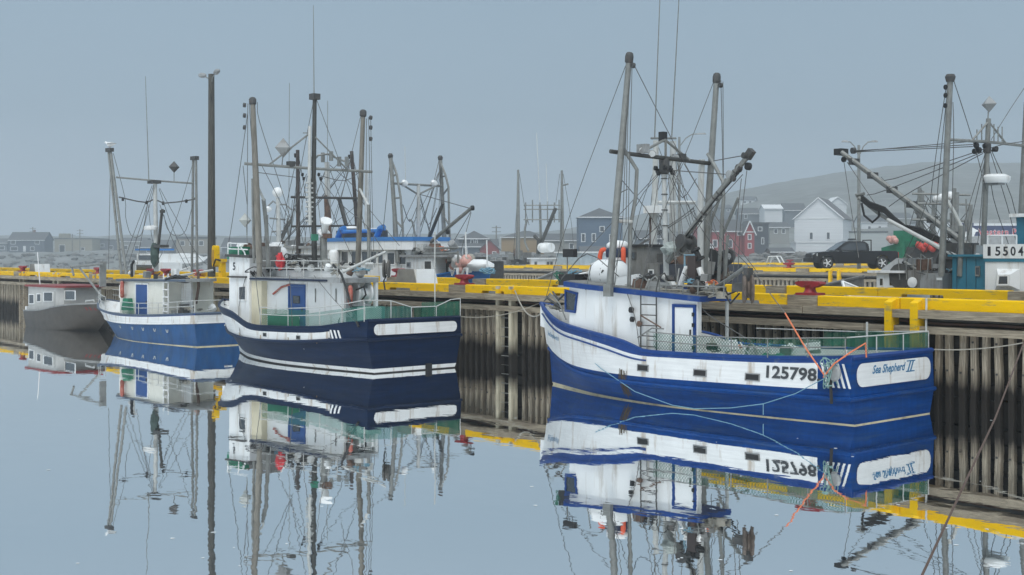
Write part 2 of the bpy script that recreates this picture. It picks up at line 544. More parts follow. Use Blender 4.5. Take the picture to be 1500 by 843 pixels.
# fender timbers: every upright is an object, a handful of worn shapes shared between them
fm = []
for k in range(7):
    w, d = .135 + .012 * (k % 3), .15
    b = MB()
    vs = []
    q = random.Random(k)
    lev = (-1.3, .1, .8, 1.4, 1.80 + .05 * (k % 2))
    for z in lev:
        ox, oy = q.uniform(-.012, .012), q.uniform(-.01, .01)
        ww = w * q.uniform(.95, 1.04)
        vs += [(ox - ww / 2 + .02, oy - d / 2, z), (ox + ww / 2 - .02, oy - d / 2, z), (ox + ww / 2, oy - d / 2 + .02, z), (ox + ww / 2, oy + d / 2, z),
               (ox - ww / 2, oy + d / 2, z), (ox - ww / 2, oy - d / 2 + .02, z)]
    fs = [tuple(range(24, 30))]
    for i in range(4):
        for j in range(6): fs.append((i * 6 + j, i * 6 + (j + 1) % 6, i * 6 + 6 + (j + 1) % 6, i * 6 + 6 + j))
    fm.append(b.add(vs, fs).mesh('fender_timber', fender))
ladders = [s_at(83), s_at(142), s_at(33), s_at(310), s_at(735, NF - .15, 1.5), s_at(1321, NF - .15, 1.9)]
bolts = MB()
x = -97.0
k = 0
while x < S1:
    x += .315 + rnd.uniform(-.02, .02)
    if any(abs(x - l) < .40 for l in ladders): continue
    if x < -97 + .3 or k >= 300: continue
    k += 1
    o = link('fender_timber', fm[rnd.randrange(7)], wh, loc=(x, NF + .27 + rnd.uniform(-.02, .02), rnd.uniform(-.02, .02)))
    o.rotation_euler = (0, rnd.uniform(-.02, .02), rnd.uniform(-.09, .09))
    if x > -45:
        for z in (1.62, .95):
            if rnd.random() < .8: bolts.box((x + rnd.uniform(-.02, .02), NF + .185, z + rnd.uniform(-.06, .06)), (.042, .02, .042))
bolts.build('bolt_heads', darkgrey, wh, kind='stuff')
b = MB()
x = S0
while x < -97:
    b.box((x, NF + .28, .25), (.17, .19, 3.1))
    x += .32
b.build('distant_fender_timbers', fender, wh, kind='stuff')
# far curb of the wharf
fcuts = [(None, 180, 'y'), (180, 192, 'g'), (192, 400, 'y'), (400, 553, 'y'), (572, 592, 'g'), (592, 655, 'y'), (655, 672, 'y'), (698, 716, 'g'), (716, 778, 'y'), (778, 880, 'y'), (880, 1128, 'y'),
         (1128, 1156, 'g'), (1156, 1290, 'y'), (1290, 1482, 'y'), (1482, 1600, 'g')]
far_blocks = {}
for a, b, k in fcuts:
    sa = S0 if a is None else s_at(a, FAR)
    sb = s_at(b, FAR)
    if k == 'y':
        n_ = max(1, round((sb - sa) / 7))
        for i in range(n_):
            curb_timber(wh, sa + (sb - sa) * i / n_, sa + (sb - sa) * (i + 1) / n_, FAR - .15, FAR + .15, ZC - .265, ZC + rnd.uniform(-.008, .008), yellow)
    else:
        MB().box(((sa + sb) / 2, FAR + .1, ZC - .15), (sb - sa - .02, .66, .27)).build('bollard_block', timber, wh)
        far_blocks[a] = ((sa + sb) / 2, FAR + .1)

# bollards
def bollard(x, y, z, label, big=1.0):
    t = thing('bollard', label, 'bollard', (x, y, z), group='red mooring bollards on the wharves')
    MB().box((0, 0, .03), (.62 * big, .42 * big, .06)).build('base_plate', redp, t)
    b = MB()
    k = big
    b.lathe([(.20 * k, 0), (.155 * k, .04 * k), (.135 * k, .10 * k), (.15 * k, .16 * k), (.19 * k, .20 * k)], (0, 0, .05), n=12)
    b.build('post', redp, t, smooth=40)
    b = MB()
    pr = [(-.40, .02), (-.38, .065), (-.2, .085), (.2, .085), (.38, .065), (.40, .02), (.32, -.03), (.16, -.08), (-.16, -.08), (-.32, -.03)]
    vs = [(x_ * k, -.13 * k, (.27 * k + z_ * k)) for x_, z_ in pr] + [(x_ * k, .13 * k, (.27 * k + z_ * k)) for x_, z_ in pr]
    n = len(pr)
    b.add(vs, [tuple(range(n)), tuple(range(n, 2 * n))] + [(i, (i + 1) % n, n + (i + 1) % n, n + i) for i in range(n)])
    b.build('horned_head', redp, t)
    return t
labs = ['small red bollard at the far left end of the wharf', 'red bollard behind the cabin roof of the small grey boat', 'red bollard seen under the stern gantry of the small grey boat',
        'red bollard on the near curb right of the navy boat stern', 'large red bollard on the near curb behind the boat numbered 125798']
for (x, y), l in zip(bollard_spots, labs): bollard(x, y, ZC - .012, l, 1.0)
bollard(*far_blocks[572], ZC - .012, 'red bollard on the far curb beside the big blue hull', 1.1)
bollard(s_at(232, FAR), FAR - .45, ZD, 'red bollard on the far curb beside the wooden light pole', 1.25)
bollard(s_at(300, FAR), FAR - .45, ZD, 'red bollard half hidden behind the wooden light pole', 1.25)

# ladders let into the face
def ladder(s, label, topz, mat, width=.55, yel=False, z0=-.9, rungs=True, po=.0):
    t = thing('wharf_ladder', label, 'ladder', (s, NF + .02 - po, 0), group='ladders let into the face of the wharf')
    for sx in (-1, 1):
        b = MB()
        x0 = sx * (width / 2 + .09)
        if yel:   # squared yellow guard post with a sloped head
            b.add([(x0 + a, y, z) for z in (z0,) for a, y in ((-.1, -.14), (.1, -.14), (.1, .16), (-.1, .16))] +
                  [(x0 + a, y, z) for a, y, z in ((-.1, -.14, topz - .10), (.1, -.14, topz - .10), (.1, .16, topz + .02), (-.1, .16, topz + .02))],
                  [(3, 2, 1, 0), (4, 5, 6, 7), (0, 1, 5, 4), (1, 2, 6, 5), (2, 3, 7, 6), (3, 0, 4, 7)])
        else: b.box((x0, .03, (topz + z0) / 2), (.15, .26, topz - z0))
        b.build('ladder_post', mat, t)
        if not yel:
            MB().add([(x0 - .077, -.105, topz - .24), (x0 + .077, -.105, topz - .24), (x0 + .077, .33, topz - .24), (x0 - .077, .33, topz - .24),
                      (x0 - .077, -.105, topz - .1), (x0 + .077, -.105, topz - .1), (x0 + .077, .33, topz + .015), (x0 - .077, .33, topz + .015)],
                     [(3, 2, 1, 0), (4, 5, 6, 7), (0, 1, 5, 4), (1, 2, 6, 5), (2, 3, 7, 6), (3, 0, 4, 7)]).build('post_cap', yellow, t)
    z = topz - .42
    me = MB().tube([(-width / 2, .02, 0), (width / 2, .02, 0)], .016, 6).mesh('rung', galv)
    while z > -.6:
        link('rung', me, t, loc=(0, 0, z))
        z -= .31
    return t
ladder(ladders[5], 'ladder between two tall yellow posts behind the stern of the boat numbered 125798', ZC - .01, yellow, .52, True, z0=1.05, po=.08)
ladder(ladders[4], 'ladder between pale weathered posts between the navy stern and the boat numbered 125798', ZC - .01, postwhite, .5)
ladder(ladders[0], 'ladder between posts behind the cabin of the small grey boat', ZC - .01, postwhite, .6)
ladder(ladders[1], 'ladder between posts under the gantry of the small grey boat', ZC - .01, postwhite, .55)
ladder(ladders[2], 'ladder between posts at the far left end of the wharf', ZC - .01, timber, .55)
ladder(ladders[3], 'ladder between posts in front of the wooden light pole', ZC - .01, postwhite, .55)
# bare pipe standing beside the yellow ladder
MB().tube([(ladders[5] + .62, NF - .12, .9), (ladders[5] + .64, NF - .12, 2.6)], .025, 6).build('handrail_pipe', galv_light, label='thin bare pipe leaning beside the right yellow ladder post', cat='pipe')

# concrete blocks and the tall yellow hook by the light pole
def concrete_block(x, y, label, w=1.15, h=.62, wall=False):
    t = thing('concrete_block', label, 'concrete block', (x, y, ZD + .001), group='tapered concrete blocks on the wharf')
    b = MB()
    pr = [(-w * .52, 0), (w * .52, 0), (w * .36, h * .95), (w * .31, h), (-w * .31, h), (-w * .36, h * .95)]
    n = len(pr)
    vs = [(a, -.45, z) for a, z in pr] + [(a * .97, .45, z) for a, z in pr]
    b.add(vs, [tuple(range(n)), tuple(range(n, 2 * n))] + [(i, (i + 1) % n, n + (i + 1) % n, n + i) for i in range(n)])
    b.build('block', concrete, t)
    MB().add([(w * .525, -.46, 0), (w * .565, -.46, 0), (w * .40, -.46, h), (w * .36, -.46, h), (w * .525, .46, 0), (w * .565, .46, 0), (w * .40, .46, h), (w * .36, .46, h)],
             [(0, 1, 2, 3), (4, 5, 6, 7), (0, 1, 5, 4), (1, 2, 6, 5), (2, 3, 7, 6), (3, 0, 4, 7)]).build('white_edge', white, t)
p = at_z(796, 421, ZD)
concrete_block(p.x, NF + 1.2, 'grey concrete block with a white edge beside the bow of the boat numbered 125798', 1.5, .78)
concrete_block(s_at(58, NF + 1.2), NF + 1.2, 'grey concrete block at the left end of the wharf above the small boat', 1.15, .75)
t = thing('yellow_guard_post', 'tall bright yellow post with a hooked black hose at the foot of the light pole', 'guard post', (s_at(324, NF + .3), NF + .35, ZC - .01))
MB().box((0, 0, .35), (.3, .22, .70)).build('post', yellow, t)
MB().box((.03, 0, .78), (.42, .24, .14)).build('head', yellow, t)
MB().tube([(.1, -.14, .78), (-.35, -.16, .82), (-.55, -.16, .55), (-.5, -.16, .2)], .04, 6).build('hose', blackr, t, smooth=40)
t = thing('life_ring_box', 'yellow rounded life ring cabinet mounted on the wooden light pole', 'life ring box', (s_at(316, NF + .75), NF + .78, 0))
b = MB()
pr = []
for i in range(16):
    a = 2 * math.pi * i / 16
    pr.append((.155 * math.copysign(abs(math.cos(a)) ** .6, math.cos(a)), .50 * math.copysign(abs(math.sin(a)) ** .6, math.sin(a))))
b.add([(a, -.16, 3.55 + z) for a, z in pr] + [(a, .1, 3.55 + z) for a, z in pr], [tuple(range(16)), tuple(range(16, 32))] + [(i, (i + 1) % 16, 16 + (i + 1) % 16, 16 + i) for i in range(16)])
b.build('cabinet', yellow, t)
MB().box((.0, -.17, 3.55), (.16, .02, .6)).build('door_panel', M('dark_yellow', (.45, .25, .01), .5, .1), t)

# light pole
t = thing('light_pole', 'tall dark wooden pole with two lamp heads behind the smallest blue boat', 'light pole', (s_at(307, NF + .85, 2.5), NF + .95, ZD))
pz = at_n(305, 110, NF + .95).z - ZD
MB().tube([(0, 0, 0), (0, 0, pz * .5), (-.02, 0, pz)], [.19, .165, .14], 10).build('pole', M('dark_pole_wood', (.105, .10, .085), .85, .3, 3, .4, 14, stretch=(5, 5, .4), grain=(7, (6, 6, .3), .8)), t, smooth=40)
for sx in (-1, 1):
    MB().tube([(0, 0, pz - .55), (sx * .2, -.05, pz - .2), (sx * .62, -.1, pz - .02)], .03, 6).build('arm', galv, t, smooth=40)
    b = MB()
    b.lathe([(.03, -.05), (.10, .05), (.13, .28), (.09, .5), (.02, .56)], (sx * .5, -.08, pz - .02), (sx, -.1, .12), 8)
    b.build('lamp_head', greyp, t, smooth=40)
MB().tube([(.19, -.12, pz - 1.0), (.24, -.12, pz - 1.1), (.2, -.12, pz - 1.25), (.17, -.12, pz - 1.15)], .02, 5, closed=True).build('cable_loop', blackr, t)

# ------------------------------------------------------------------ boats: common builders
class Boat:
    """local axes: x forward from the transom, y to port, z up from the water"""
    def __init__(s, name, label, x, y, deg, group=None, cat='fishing boat'):
        s.t = thing(name, label, cat, (x, y, 0), R(deg), group)
        s.o = Vector((x, y, 0))
        s.r = Matrix.Rotation(R(-deg), 3, 'Z')
        s.eye = s.r @ (Vector((0, 0, EYE)) - s.o)
    def Y(s, px, py, y):
        d = s.r @ ray(px, py)
        return s.eye + d * ((y - s.eye.y) / d.y)
    def X(s, px, py, x):
        d = s.r @ ray(px, py)
        return s.eye + d * ((x - s.eye.x) / d.x)
    def W(s, p): return s.r.transposed() @ Vector(p) + s.o
    def seg(s, name, mat, r, pts, n=6, parent=None, sg=0):
        P = [s.Y(*p) for p in pts]
        if sg: P = sag(P[0], P[-1], sg)
        return MB().tube(P, r, n).build(name, mat, parent or s.t, smooth=40)
    def wires(s, L, r=.011, mat=None, name='stay_wire'):
        for p in L:
            g = 0
            if isinstance(p[-1], (int, float)): p, g = p[:-1], p[-1]
            if len(p) > 2:
                p = [tuple(lerp_list([(i, q_[k]) for i, q_ in enumerate(p)], j / 3) for k in range(3)) for j in range(3 * (len(p) - 1) + 1)]
            s.seg(name, mat or wire, r, p, 4, sg=g)
    def box(s, name, mat, c, d, rz=0, parent=None, tilt=None, taper=1.):
        return MB().box(c, d, rz, 0, taper, tilt).build(name, mat, parent or s.t)
    # hull ------------------------------------------------------------
    def hull(s, rows, bands, transom, nst=44, mat_at=None, extra_t=(), deck_drop=.55, deck_mat=None, inner=None):
        s.rows = rows
        mats = []
        def mi(m):
            if m not in mats: mats.append(m)
            return mats.index(m)
        b = MB()
        nr = len(rows)
        ts = [1 - (1 - i / (nst - 1)) ** 1.35 for i in range(nst)]
        ts = sorted(ts + list(extra_t))
        nst = len(ts)
        def pt(r, t, sg):
            x0 = r.get('x0', 0)
            return (x0 + t * (r['L'] - x0), sg * max(.015, lerp_list(r['h'], t)), lerp_list(r['z'], t))
        for sg in (1, -1):
            o = len(b.v)
            for r in rows:
                for t in ts: b.v.append(pt(r, t, sg))
            for i in range(nr - 1):
                for j in range(nst - 1):
                    m = mat_at(i, ts[j]) if mat_at else None
                    b.f.append((o + i * nst + j, o + i * nst + j + 1, o + (i + 1) * nst + j + 1, o + (i + 1) * nst + j))
                    b.m.append(mi(m or bands[i]))
        n1 = nr * nst
        for i in range(nr - 1):            # transom and stem closing strips
            for j in (0, nst - 1):
                b.f.append((i * nst + j, (i + 1) * nst + j, n1 + (i + 1) * nst + j, n1 + i * nst + j))
                b.m.append(mi(transom[i] if j == 0 else bands[i]))
        s.hull_ob = b.build('hull', mats, s.t, smooth=32)
        top = rows[-1]
        d = MB()
        for j, t in enumerate(ts):
            x, y, z = pt(top, t, 1)
            zd = z - deck_drop
            yy = max(.01, min(y - .10, s.surf(x, zd) - .07))
            d.v += [(x - .05 * (t > .97), yy, zd), (x - .05 * (t > .97), -yy, zd)]
        for j in range(nst - 1): d.f.append((2 * j, 2 * j + 1, 2 * j + 3, 2 * j + 2)); d.m.append(0)
        d.build('deck', deck_mat or greyp, s.t)
        inn = MB()
        for j, t in enumerate(ts):
            x, y, z = pt(top, t, 1)
            yy = max(.01, y - .075)
            yb = max(.008, min(yy, s.surf(x, z - deck_drop - .02) - .06))
            inn.v += [(x, yb, z - deck_drop - .02), (x, yy, z - .01), (x, -yb, z - deck_drop - .02), (x, -yy, z - .01)]
        for j in range(nst - 1):
            a = 4 * j
            inn.f += [(a, a + 1, a + 5, a + 4), (a + 2, a + 3, a + 7, a + 6)]
            inn.m += [0, 0]
        inn.f.append((0, 1, 3, 2)); inn.m.append(0)
        inn.v = [(v[0] + (.07 if i < 4 else 0), v[1], v[2]) for i, v in enumerate(inn.v)]
        inn.build('bulwark_lining', inner or white, s.t)
    def surf(s, x, z):
        """half breadth of the hull at (x, z)"""
        q = []
        for r in s.rows:
            x0 = r.get('x0', 0)
            t = (x - x0) / (r['L'] - x0)
            if t <= 1: q.append((lerp_list(r['z'], t), max(.015, lerp_list(r['h'], t))))
        q.sort()
        if not q: return 0
        if z <= q[0][0]: return q[0][1]
        for (a, ha), (c, hc) in zip(q, q[1:]):
            if a <= z <= c: return ha + (hc - ha) * (z - a) / max(1e-6, c - a)
        return q[-1][1]
    def row_line(s, k, dz=0., out=0., t0=0., t1=1., n=40, sg=1):
        r = s.rows[k]
        L_ = []
        x0 = r.get('x0', 0)
        for i in range(n + 1):
            t = t0 + (t1 - t0) * (1 - (1 - i / n) ** 1.3)
            L_.append(Vector((x0 + t * (r['L'] - x0), sg * (max(.015, lerp_list(r['h'], t)) + out), lerp_list(r['z'], t) + dz)))
        return L_
    def strake(s, name, mat, k, dz, rad, out=.02, t0=0., t1=1., aft=True, n=6):
        path = list(reversed(s.row_line(k, dz, out, t0, t1))) if aft else s.row_line(k, dz, out, t0, t1)
        if aft: path = path + s.row_line(k, dz, out, t0, t1, sg=-1)
        return MB().tube(path, rad, n).build(name, mat, s.t, smooth=30)
    def decal(s, name, mat, quads, off=.010, parent=None):
        """thin plates laid on the near hull side, corners given as (x, z)"""
        b = MB()
        for q in quads:
            vs = [(x, s.surf(x, z) * s.side + s.side * off, z) for x, z in q]
            b.plate(vs, .004, (0, s.side, 0))
        return b.build(name, mat, parent or s.hull_ob)
    side = 1
    def hull_text(s, txt, mat, x0, x1, z0, z1, shear=0, bold=0., off=.014, zs=0.):
        vs, fs = text_mesh(txt, 1, shear, bold)
        ax, bx = min(v.x for v in vs), max(v.x for v in vs)
        ay, by = min(v.y for v in vs), max(v.y for v in vs)
        b = MB()
        P = []
        for v in vs:
            u, w = (v.x - ax) / (bx - ax), (v.y - ay) / (by - ay)
            x = x0 + (x1 - x0) * u
            z = z0 + (z1 - z0) * w + zs * u
            P.append((x, s.side * (s.surf(x, z) + off), z))
        b.add(P, fs)
        return b.build('lettering', mat, s.hull_ob)
    def flat_text(s, txt, mat, org, ux, uz, w, h, shear=0, bold=0., parent=None, name='lettering'):
        vs, fs = text_mesh(txt, 1, shear, bold)
        ax, bx = min(v.x for v in vs), max(v.x for v in vs)
        ay, by = min(v.y for v in vs), max(v.y for v in vs)
        org, ux, uz = Vector(org), Vector(ux), Vector(uz)
        b = MB().add([org + ux * (w * (v.x - ax) / (bx - ax)) + uz * (h * (v.y - ay) / (by - ay)) for v in vs], fs)
        return b.build(name, mat, parent or s.t)
    def window(s, pts, frame_mat, nrm, fw=.05, th=.03, parent=None, gl=None, name='window'):
        """frame of four bars round a glass pane; pts in order round the opening"""
        P = [Vector(p) for p in pts]
        c = sum(P, Vector()) / len(P)
        nv = Vector(nrm).normalized()
        b = MB()
        k = len(P)
        I = [p + (c - p) * (fw / max(.01, (c - p).length)) * 1.3 for p in P]
        for i in range(k):
            j = (i + 1) % k
            b.plate([P[i], P[j], I[j], I[i]], th, nv)
        f = b.build(name, frame_mat, parent or s.t)
        MB().plate([p + nv * .004 for p in I], .008, nv).build('pane', gl or glass, f)
        return f
    def door(s, x0, x1, z0, z1, y, mat, frame, sg=1, name='door', slope=0):
        f = MB()
        w = .07
        for a, c_ in (((x0 - w, z0), (x0, z1 + w)), ((x1, z0), (x1 + w, z1 + w)), ((x0 + .001, z1), (x1 - .001, z1 + w))):
            f.box(((a[0] + c_[0]) / 2, y + sg * .02, (a[1] + c_[1]) / 2), (c_[0] - a[0], .05, c_[1] - a[1]))
        d = MB().box(((x0 + x1) / 2, y + sg * .012, (z0 + z1) / 2), (x1 - x0 - .01, .03, z1 - z0 - .01)).build(name, mat, s.t)
        f.build('door_frame', frame, d)
        MB().box((x0 + .08, y + sg * .045, (z0 + z1) / 2), (.03, .04, .14)).build('handle', darkgrey, d)
        return d
    def rail(s, name, mat, pts, zs, posts, r=.016, parent=None):
        """rail tubes through local points lifted by each of zs, with upright posts"""
        for z in zs: MB().tube([(p[0], p[1], p[2] + z) for p in pts], r, 6).build(name, mat, parent or s.t, smooth=40)
        for p in posts: MB().tube([p, (p[0], p[1], p[2] + max(zs))], r, 6).build('rail_post', mat, parent or s.t)
    def net(s, p0, p1, h, mat, sp=.075, w=.011, h1=None):
        p0, p1 = Vector(p0), Vector(p1)
        d = p1 - p0
        L_ = d.length
        d.normalize()
        up = Vector((0, 0, 1))
        nv = d.cross(up)
        b = MB()
        n = int((L_ + h) / sp)
        for k in range(n):
            for sgn in (1, -1):
                a = k * sp - h
                q0, q1 = max(0, -a), min(h, L_ - a)
                if q1 - q0 < .03: continue
                A_ = (a + q0, q0); B_ = (a + q1, q1)
                if sgn < 0: A_, B_ = (L_ - A_[0], A_[1]), (L_ - B_[0], B_[1])
                P = [p0 + d * A_[0] + up * A_[1], p0 + d * B_[0] + up * B_[1]]
                t = (P[1] - P[0]).normalized()
                c = nv.cross(t) * (w / 2)
                b.add([P[0] - c, P[0] + c, P[1] + c, P[1] - c], [(0, 1, 2, 3)])
        return b.build('netting', mat, s.t, kind='stuff')
    def ring(s, name, mat, c, rad, tub, nrm, n=16, parent=None, arc=1.):
        c, nv = Vector(c), Vector(nrm).normalized()
        u = nv.orthogonal().normalized()
        w = nv.cross(u)
        k = n if arc == 1 else n + 1
        P = [c + (u * math.cos(2 * math.pi * arc * i / n) + w * math.sin(2 * math.pi * arc * i / n)) * rad for i in range(k)]
        return MB().tube(P, tub, 7, closed=arc == 1).build(name, mat, parent or s.t, smooth=40)
    def ladder(s, pa, pb, w, mat, n=6, hoop=True, wdir=(1, 0, 0)):
        pa, pb, wd = Vector(pa), Vector(pb), Vector(wdir) * (w / 2)
        f = MB()
        for sg in (1, -1):
            pts = [pa + wd * sg, pb + wd * sg]
            if hoop: pts += [pb + wd * sg + Vector((0, -.1, .3)), pb + wd * sg + Vector((0, -.3, .38)), pb + wd * sg + Vector((0, -.45, .2))]
            o = MB().tube(pts, .02, 6).build('ladder_rail', mat, s.t, smooth=40)
        for i in range(n):
            p = pa.lerp(pb, (i + .5) / n)
            MB().tube([p - wd, p + wd], .014, 5).build('ladder_rung', mat, s.t)
    def tangle(s, name, mat, c, sz, r=.012, n=5, seed=0):
        q = random.Random(seed)
        c = Vector(c)
        pts = [c + Vector((q.uniform(-1, 1) * sz[0], q.uniform(-1, 1) * sz[1], q.uniform(-1, 1) * sz[2])) for _ in range(n * 4)]
        sm = []
        for i in range(len(pts) - 1):
            for k in range(4):
                u = k / 4
                p0, p1 = pts[max(0, i - 1)], pts[i]
                p2, p3 = pts[i + 1], pts[min(len(pts) - 1, i + 2)]
                sm.append(.5 * ((2 * p1) + (p2 - p0) * u + (2 * p0 - 5 * p1 + 4 * p2 - p3) * u * u + (3 * p1 - p0 - 3 * p2 + p3) * u ** 3))
        return MB().tube(sm, r, 5).build(name, mat, s.t, smooth=40)
    def block(s, p, mat=None, k=1., name='pulley_block'):
        p = Vector(p)
        k *= .72
        b = MB().lathe([(.03 * k, -.05 * k), (.085 * k, -.045 * k), (.085 * k, .045 * k), (.03 * k, .05 * k)], p, (.3, 1, .1), 10)
        return b.build(name, mat or darkgrey, s.t, smooth=40)
    def flood(s, p, k=1., mat=None, lens=None):
        p = Vector(p)
        b = MB().lathe([(.07 * k, -.12 * k), (.16 * k, .02 * k), (.17 * k, .08 * k)], p, (-.5, .6, -.6), 10)
        f = b.build('floodlight', mat or greyp, s.t, smooth=40)
        MB().lathe([(.15 * k, .0), (.15 * k, .012)], p + Vector((-.5, .6, -.6)).normalized() * .082 * k, (-.5, .6, -.6), 10).build('lens', lens or white, f)
    def drum(s, name, mat, p, axis, r, l, n=14, parent=None):
        a = Vector(axis).normalized()
        b = MB().lathe([(r * .3, -l / 2), (r, -l / 2), (r, -l / 2 + .06), (r * .55, -l / 2 + .07), (r * .55, l / 2 - .07), (r, l / 2 - .06), (r, l / 2), (r * .3, l / 2)], p, a, n)
        return b.build(name, mat, parent or s.t, smooth=35)
    def reflector(s, p, k=.2, mat=None):
        """diamond radar reflector: eight faces and crossed plates"""
        x, y, z = p
        b = MB().add([(x, y, z + k), (x + k, y, z), (x, y + k, z), (x - k, y, z), (x, y - k, z), (x, y, z - k)],
                     [(0, 1, 2), (0, 2, 3), (0, 3, 4), (0, 4, 1), (5, 2, 1), (5, 3, 2), (5, 4, 3), (5, 1, 4)])
        return b.build('radar_reflector', mat or greyp, s.t)

# ------------------------------------------------------------------ boat numbered 125798
A = Boat('fishing_boat', 'royal blue and white longliner with the large number 125798 on its side', -16.74, 24.25, 184)
hs = [(0, .93), (.2, 1.03), (.45, 1.06), (.62, 1.0), (.75, .86), (.85, .60), (.93, .31), (1, 0)]
def H(k, L_=hs, full=0.): return [(t, h * k * (1 - full * max(0, t - .5) * 1.6) if t < 1 else 0) for t, h in L_]
A.hull([
    dict(L=10.2, z=[(0, -.5), (1, -.5)], h=H(1.4, full=.7)),
    dict(L=10.62, z=[(0, .022), (.5, .022), (1, .06)], h=H(1.66, full=.52)),
    dict(L=10.72, z=[(0, .56), (.3, .52), (.6, .5), (.8, .60), (.92, .82), (1, 1.0)], h=H(1.86, full=.22)),
    dict(L=10.84, z=[(0, .745), (.3, .70), (.6, .67), (.8, .75), (.92, .93), (1, 1.12)], h=H(1.84, full=.16)),
    dict(L=11.02, z=[(0, 1.33), (.2, 1.22), (.42, 1.18), (.515, 1.17), (.56, 1.22), (.62, 1.34), (.72, 1.50), (.85, 1.66), (1, 2.05)], h=H(1.80, full=.04)),
    dict(L=11.10, z=[(0, 1.44), (.2, 1.33), (.42, 1.28), (.515, 1.30), (.555, 1.44), (.62, 1.56), (.72, 1.69), (.85, 1.86), (1, 2.24)], h=H(1.79)),
], [bootline, blueA, blueA, white_rusty, blueA_rail], [bootline, blueA, blueA, blueA, blueA],
    mat_at=lambda i, t: blueA if (i == 3 and t < .0705) else None, extra_t=(.071, .02), deck_drop=.62)
A.strake('rub_strake', blueA, 2, .0, .055, .025)
A.strake('bow_strake', blueA_rail, 4, -.10, .022, .008, .5, 1., aft=False, n=5)
A.strake('rail_cap', blueA_rail, 5, .0, .055, -.03, n=5)
# diagonal stripes at the quarter
sq = []
for k in range(6):
    x = .66 - k * .125
    if k < 5: sq.append([(x + .055, 1.30), (x, 1.30), (x - .18, .79), (x - .125, .79)])
A.decal('quarter_stripe', white, [q for q in sq])
A.hull_text('125798.', inkgrey, A.Y(1123, 548, 1.86).x, A.Y(1199, 548, 1.84).x, .89, 1.17, bold=.03)
for px in (944, 1029, 1104, 1288 - 310):
    if px == 978: continue
    x = A.Y(px, 551, 1.85).x
    fr = A.decal('scupper_port', greyp, [[(x + .20, .80), (x - .20, .80), (x - .20, .97), (x + .20, .97)]], .008)
    A.decal('opening', blackr, [[(x + .165, .825), (x - .165, .825), (x - .165, .945), (x + .165, .945)]], .016, A.hull_ob)
q = random.Random(3)
rs = []
for k in range(20):
    x = A.Y(916, 560, 1.75).x + q.uniform(-.17, .17)
    z0, z1 = .70 + q.uniform(-.12, .12), .10 + q.uniform(-.03, .12)
    zs_ = [z0 + (z1 - z0) * i / 4 for i in range(5)]
    w = q.uniform(.004, .013)
    for a, c in zip(zs_, zs_[1:]): rs.append([(x + w, a), (x - w, a), (x - w, c), (x + w, c)])
A.decal('rust_streaks', M('rust_stain', (.075, .052, .028), .8, .4, 8), rs, .006).__setitem__('kind', 'stuff')
# bow name, transom name plate
A.hull_text('Sea Shepherd II', inkblue, 10.45, 9.35, 1.36, 1.52, .3, .01, zs=-.10)
pl = MB()
n = []
y0, y1, z0, z1, rr = 1.50, -1.52, .80, 1.30, .22
for cx, cz, a0 in ((y1 + rr, z0 + rr, 180), (y0 - rr, z0 + rr, 270), (y0 - rr, z1 - rr, 0), (y1 + rr, z1 - rr, 90)):
    for i in range(7):
        a = R(a0 + 90 * i / 6)
        n.append((-.018, cx + rr * math.cos(a), cz + rr * math.sin(a)))
plate_ = pl.plate(n, .014, (-1, 0, 0)).build('name_plate', white_rusty, A.hull_ob)
A.flat_text('Sea Shepherd', inkblue, (-.036, .92, 1.0), (0, -1, 0), (0, -.02, 1), 1.35, .24, .35, .022, A.hull_ob)
A.flat_text('II', inkblue, (-.036, -.50, 1.03), (0, -1, 0), (0, -.05, 1), .28, .22, .35, .012, A.hull_ob)
MB().box((-.036, -.66, 1.255), (.004, .36, .022)).build('numeral_bar', inkblue, A.hull_ob)
MB().box((-.036, -.63, 1.025), (.004, .36, .022)).build('numeral_bar', inkblue, A.hull_ob)
# wheelhouse
hz1 = lambda x, y: 2.50 + max(0, x - 4.2) * .062
plan = [(4.25, -1.5), (8.15, -1.5), (8.72, -.95), (8.72, .95), (8.15, 1.5), (4.25, 1.5)]
plan = [(4.25, 1.36), (6.75, 1.30), (6.9, -1.5), (7.6, -1.5), (8.62, -1.36), (8.86, -1.0), (8.86, 1.0), (8.62, 1.36), (7.6, 1.5), (4.25, 1.5)]
MB().prism(plan, lambda x, y: .72 if x < 7 else 1.5, hz1).build('wheelhouse', white, A.t)
roof = [(4.1, .42), (6.6, .30), (6.8, -1.62), (7.7, -1.62), (8.72, -1.48), (9.0, -1.05), (9.0, 1.05), (8.72, 1.48), (7.7, 1.62), (4.1, 1.62)]
rz = lambda x, y: 2.50 + max(0, x - 4.2) * .062 + .003
MB().prism(roof, rz, lambda x, y: rz(x, y) + .125).build('roof', [blueA_rail], A.t)
MB().prism([(a * .98 + .11, b * .92 + .04) for a, b in roof], lambda x, y: rz(x, y) + .126, lambda x, y: rz(x, y) + .14).build('roof_deck', midgrey, A.t)
P1, P2 = Vector((8.15, 1.5, 0)), Vector((8.72, .95, 0))
w_ = lambda u, z: P1.lerp(P2, u) + Vector((0, 0, z)) + Vector((.69, .72, 0)) * .004
wq = [A.Y(847, 429, 1.42), A.Y(826.5, 424, 1.385), A.Y(827, 457, 1.385), A.Y(843, 459, 1.42)]
for p_ in wq: p_.y = 1.5 - (p_.x - 7.6) * .1373 + .006
A.window(wq, blueA_rail, (.136, .99, 0), .06, .035)
for a in (-.62, 0, .62): A.window([(8.864, a + .28, 2.66), (8.864, a - .28, 2.66), (8.864, a - .28, 2.12), (8.864, a + .28, 2.12)], blueA_rail, (1, 0, 0), .05)
A.door(4.36, 4.93, 1.18, 2.36, 1.5, white, blueA_rail)
for z in (1.42, 1.95, 2.2): A.box('hinge', blackr, (4.34, 1.56, z), (.05, .05, .09))
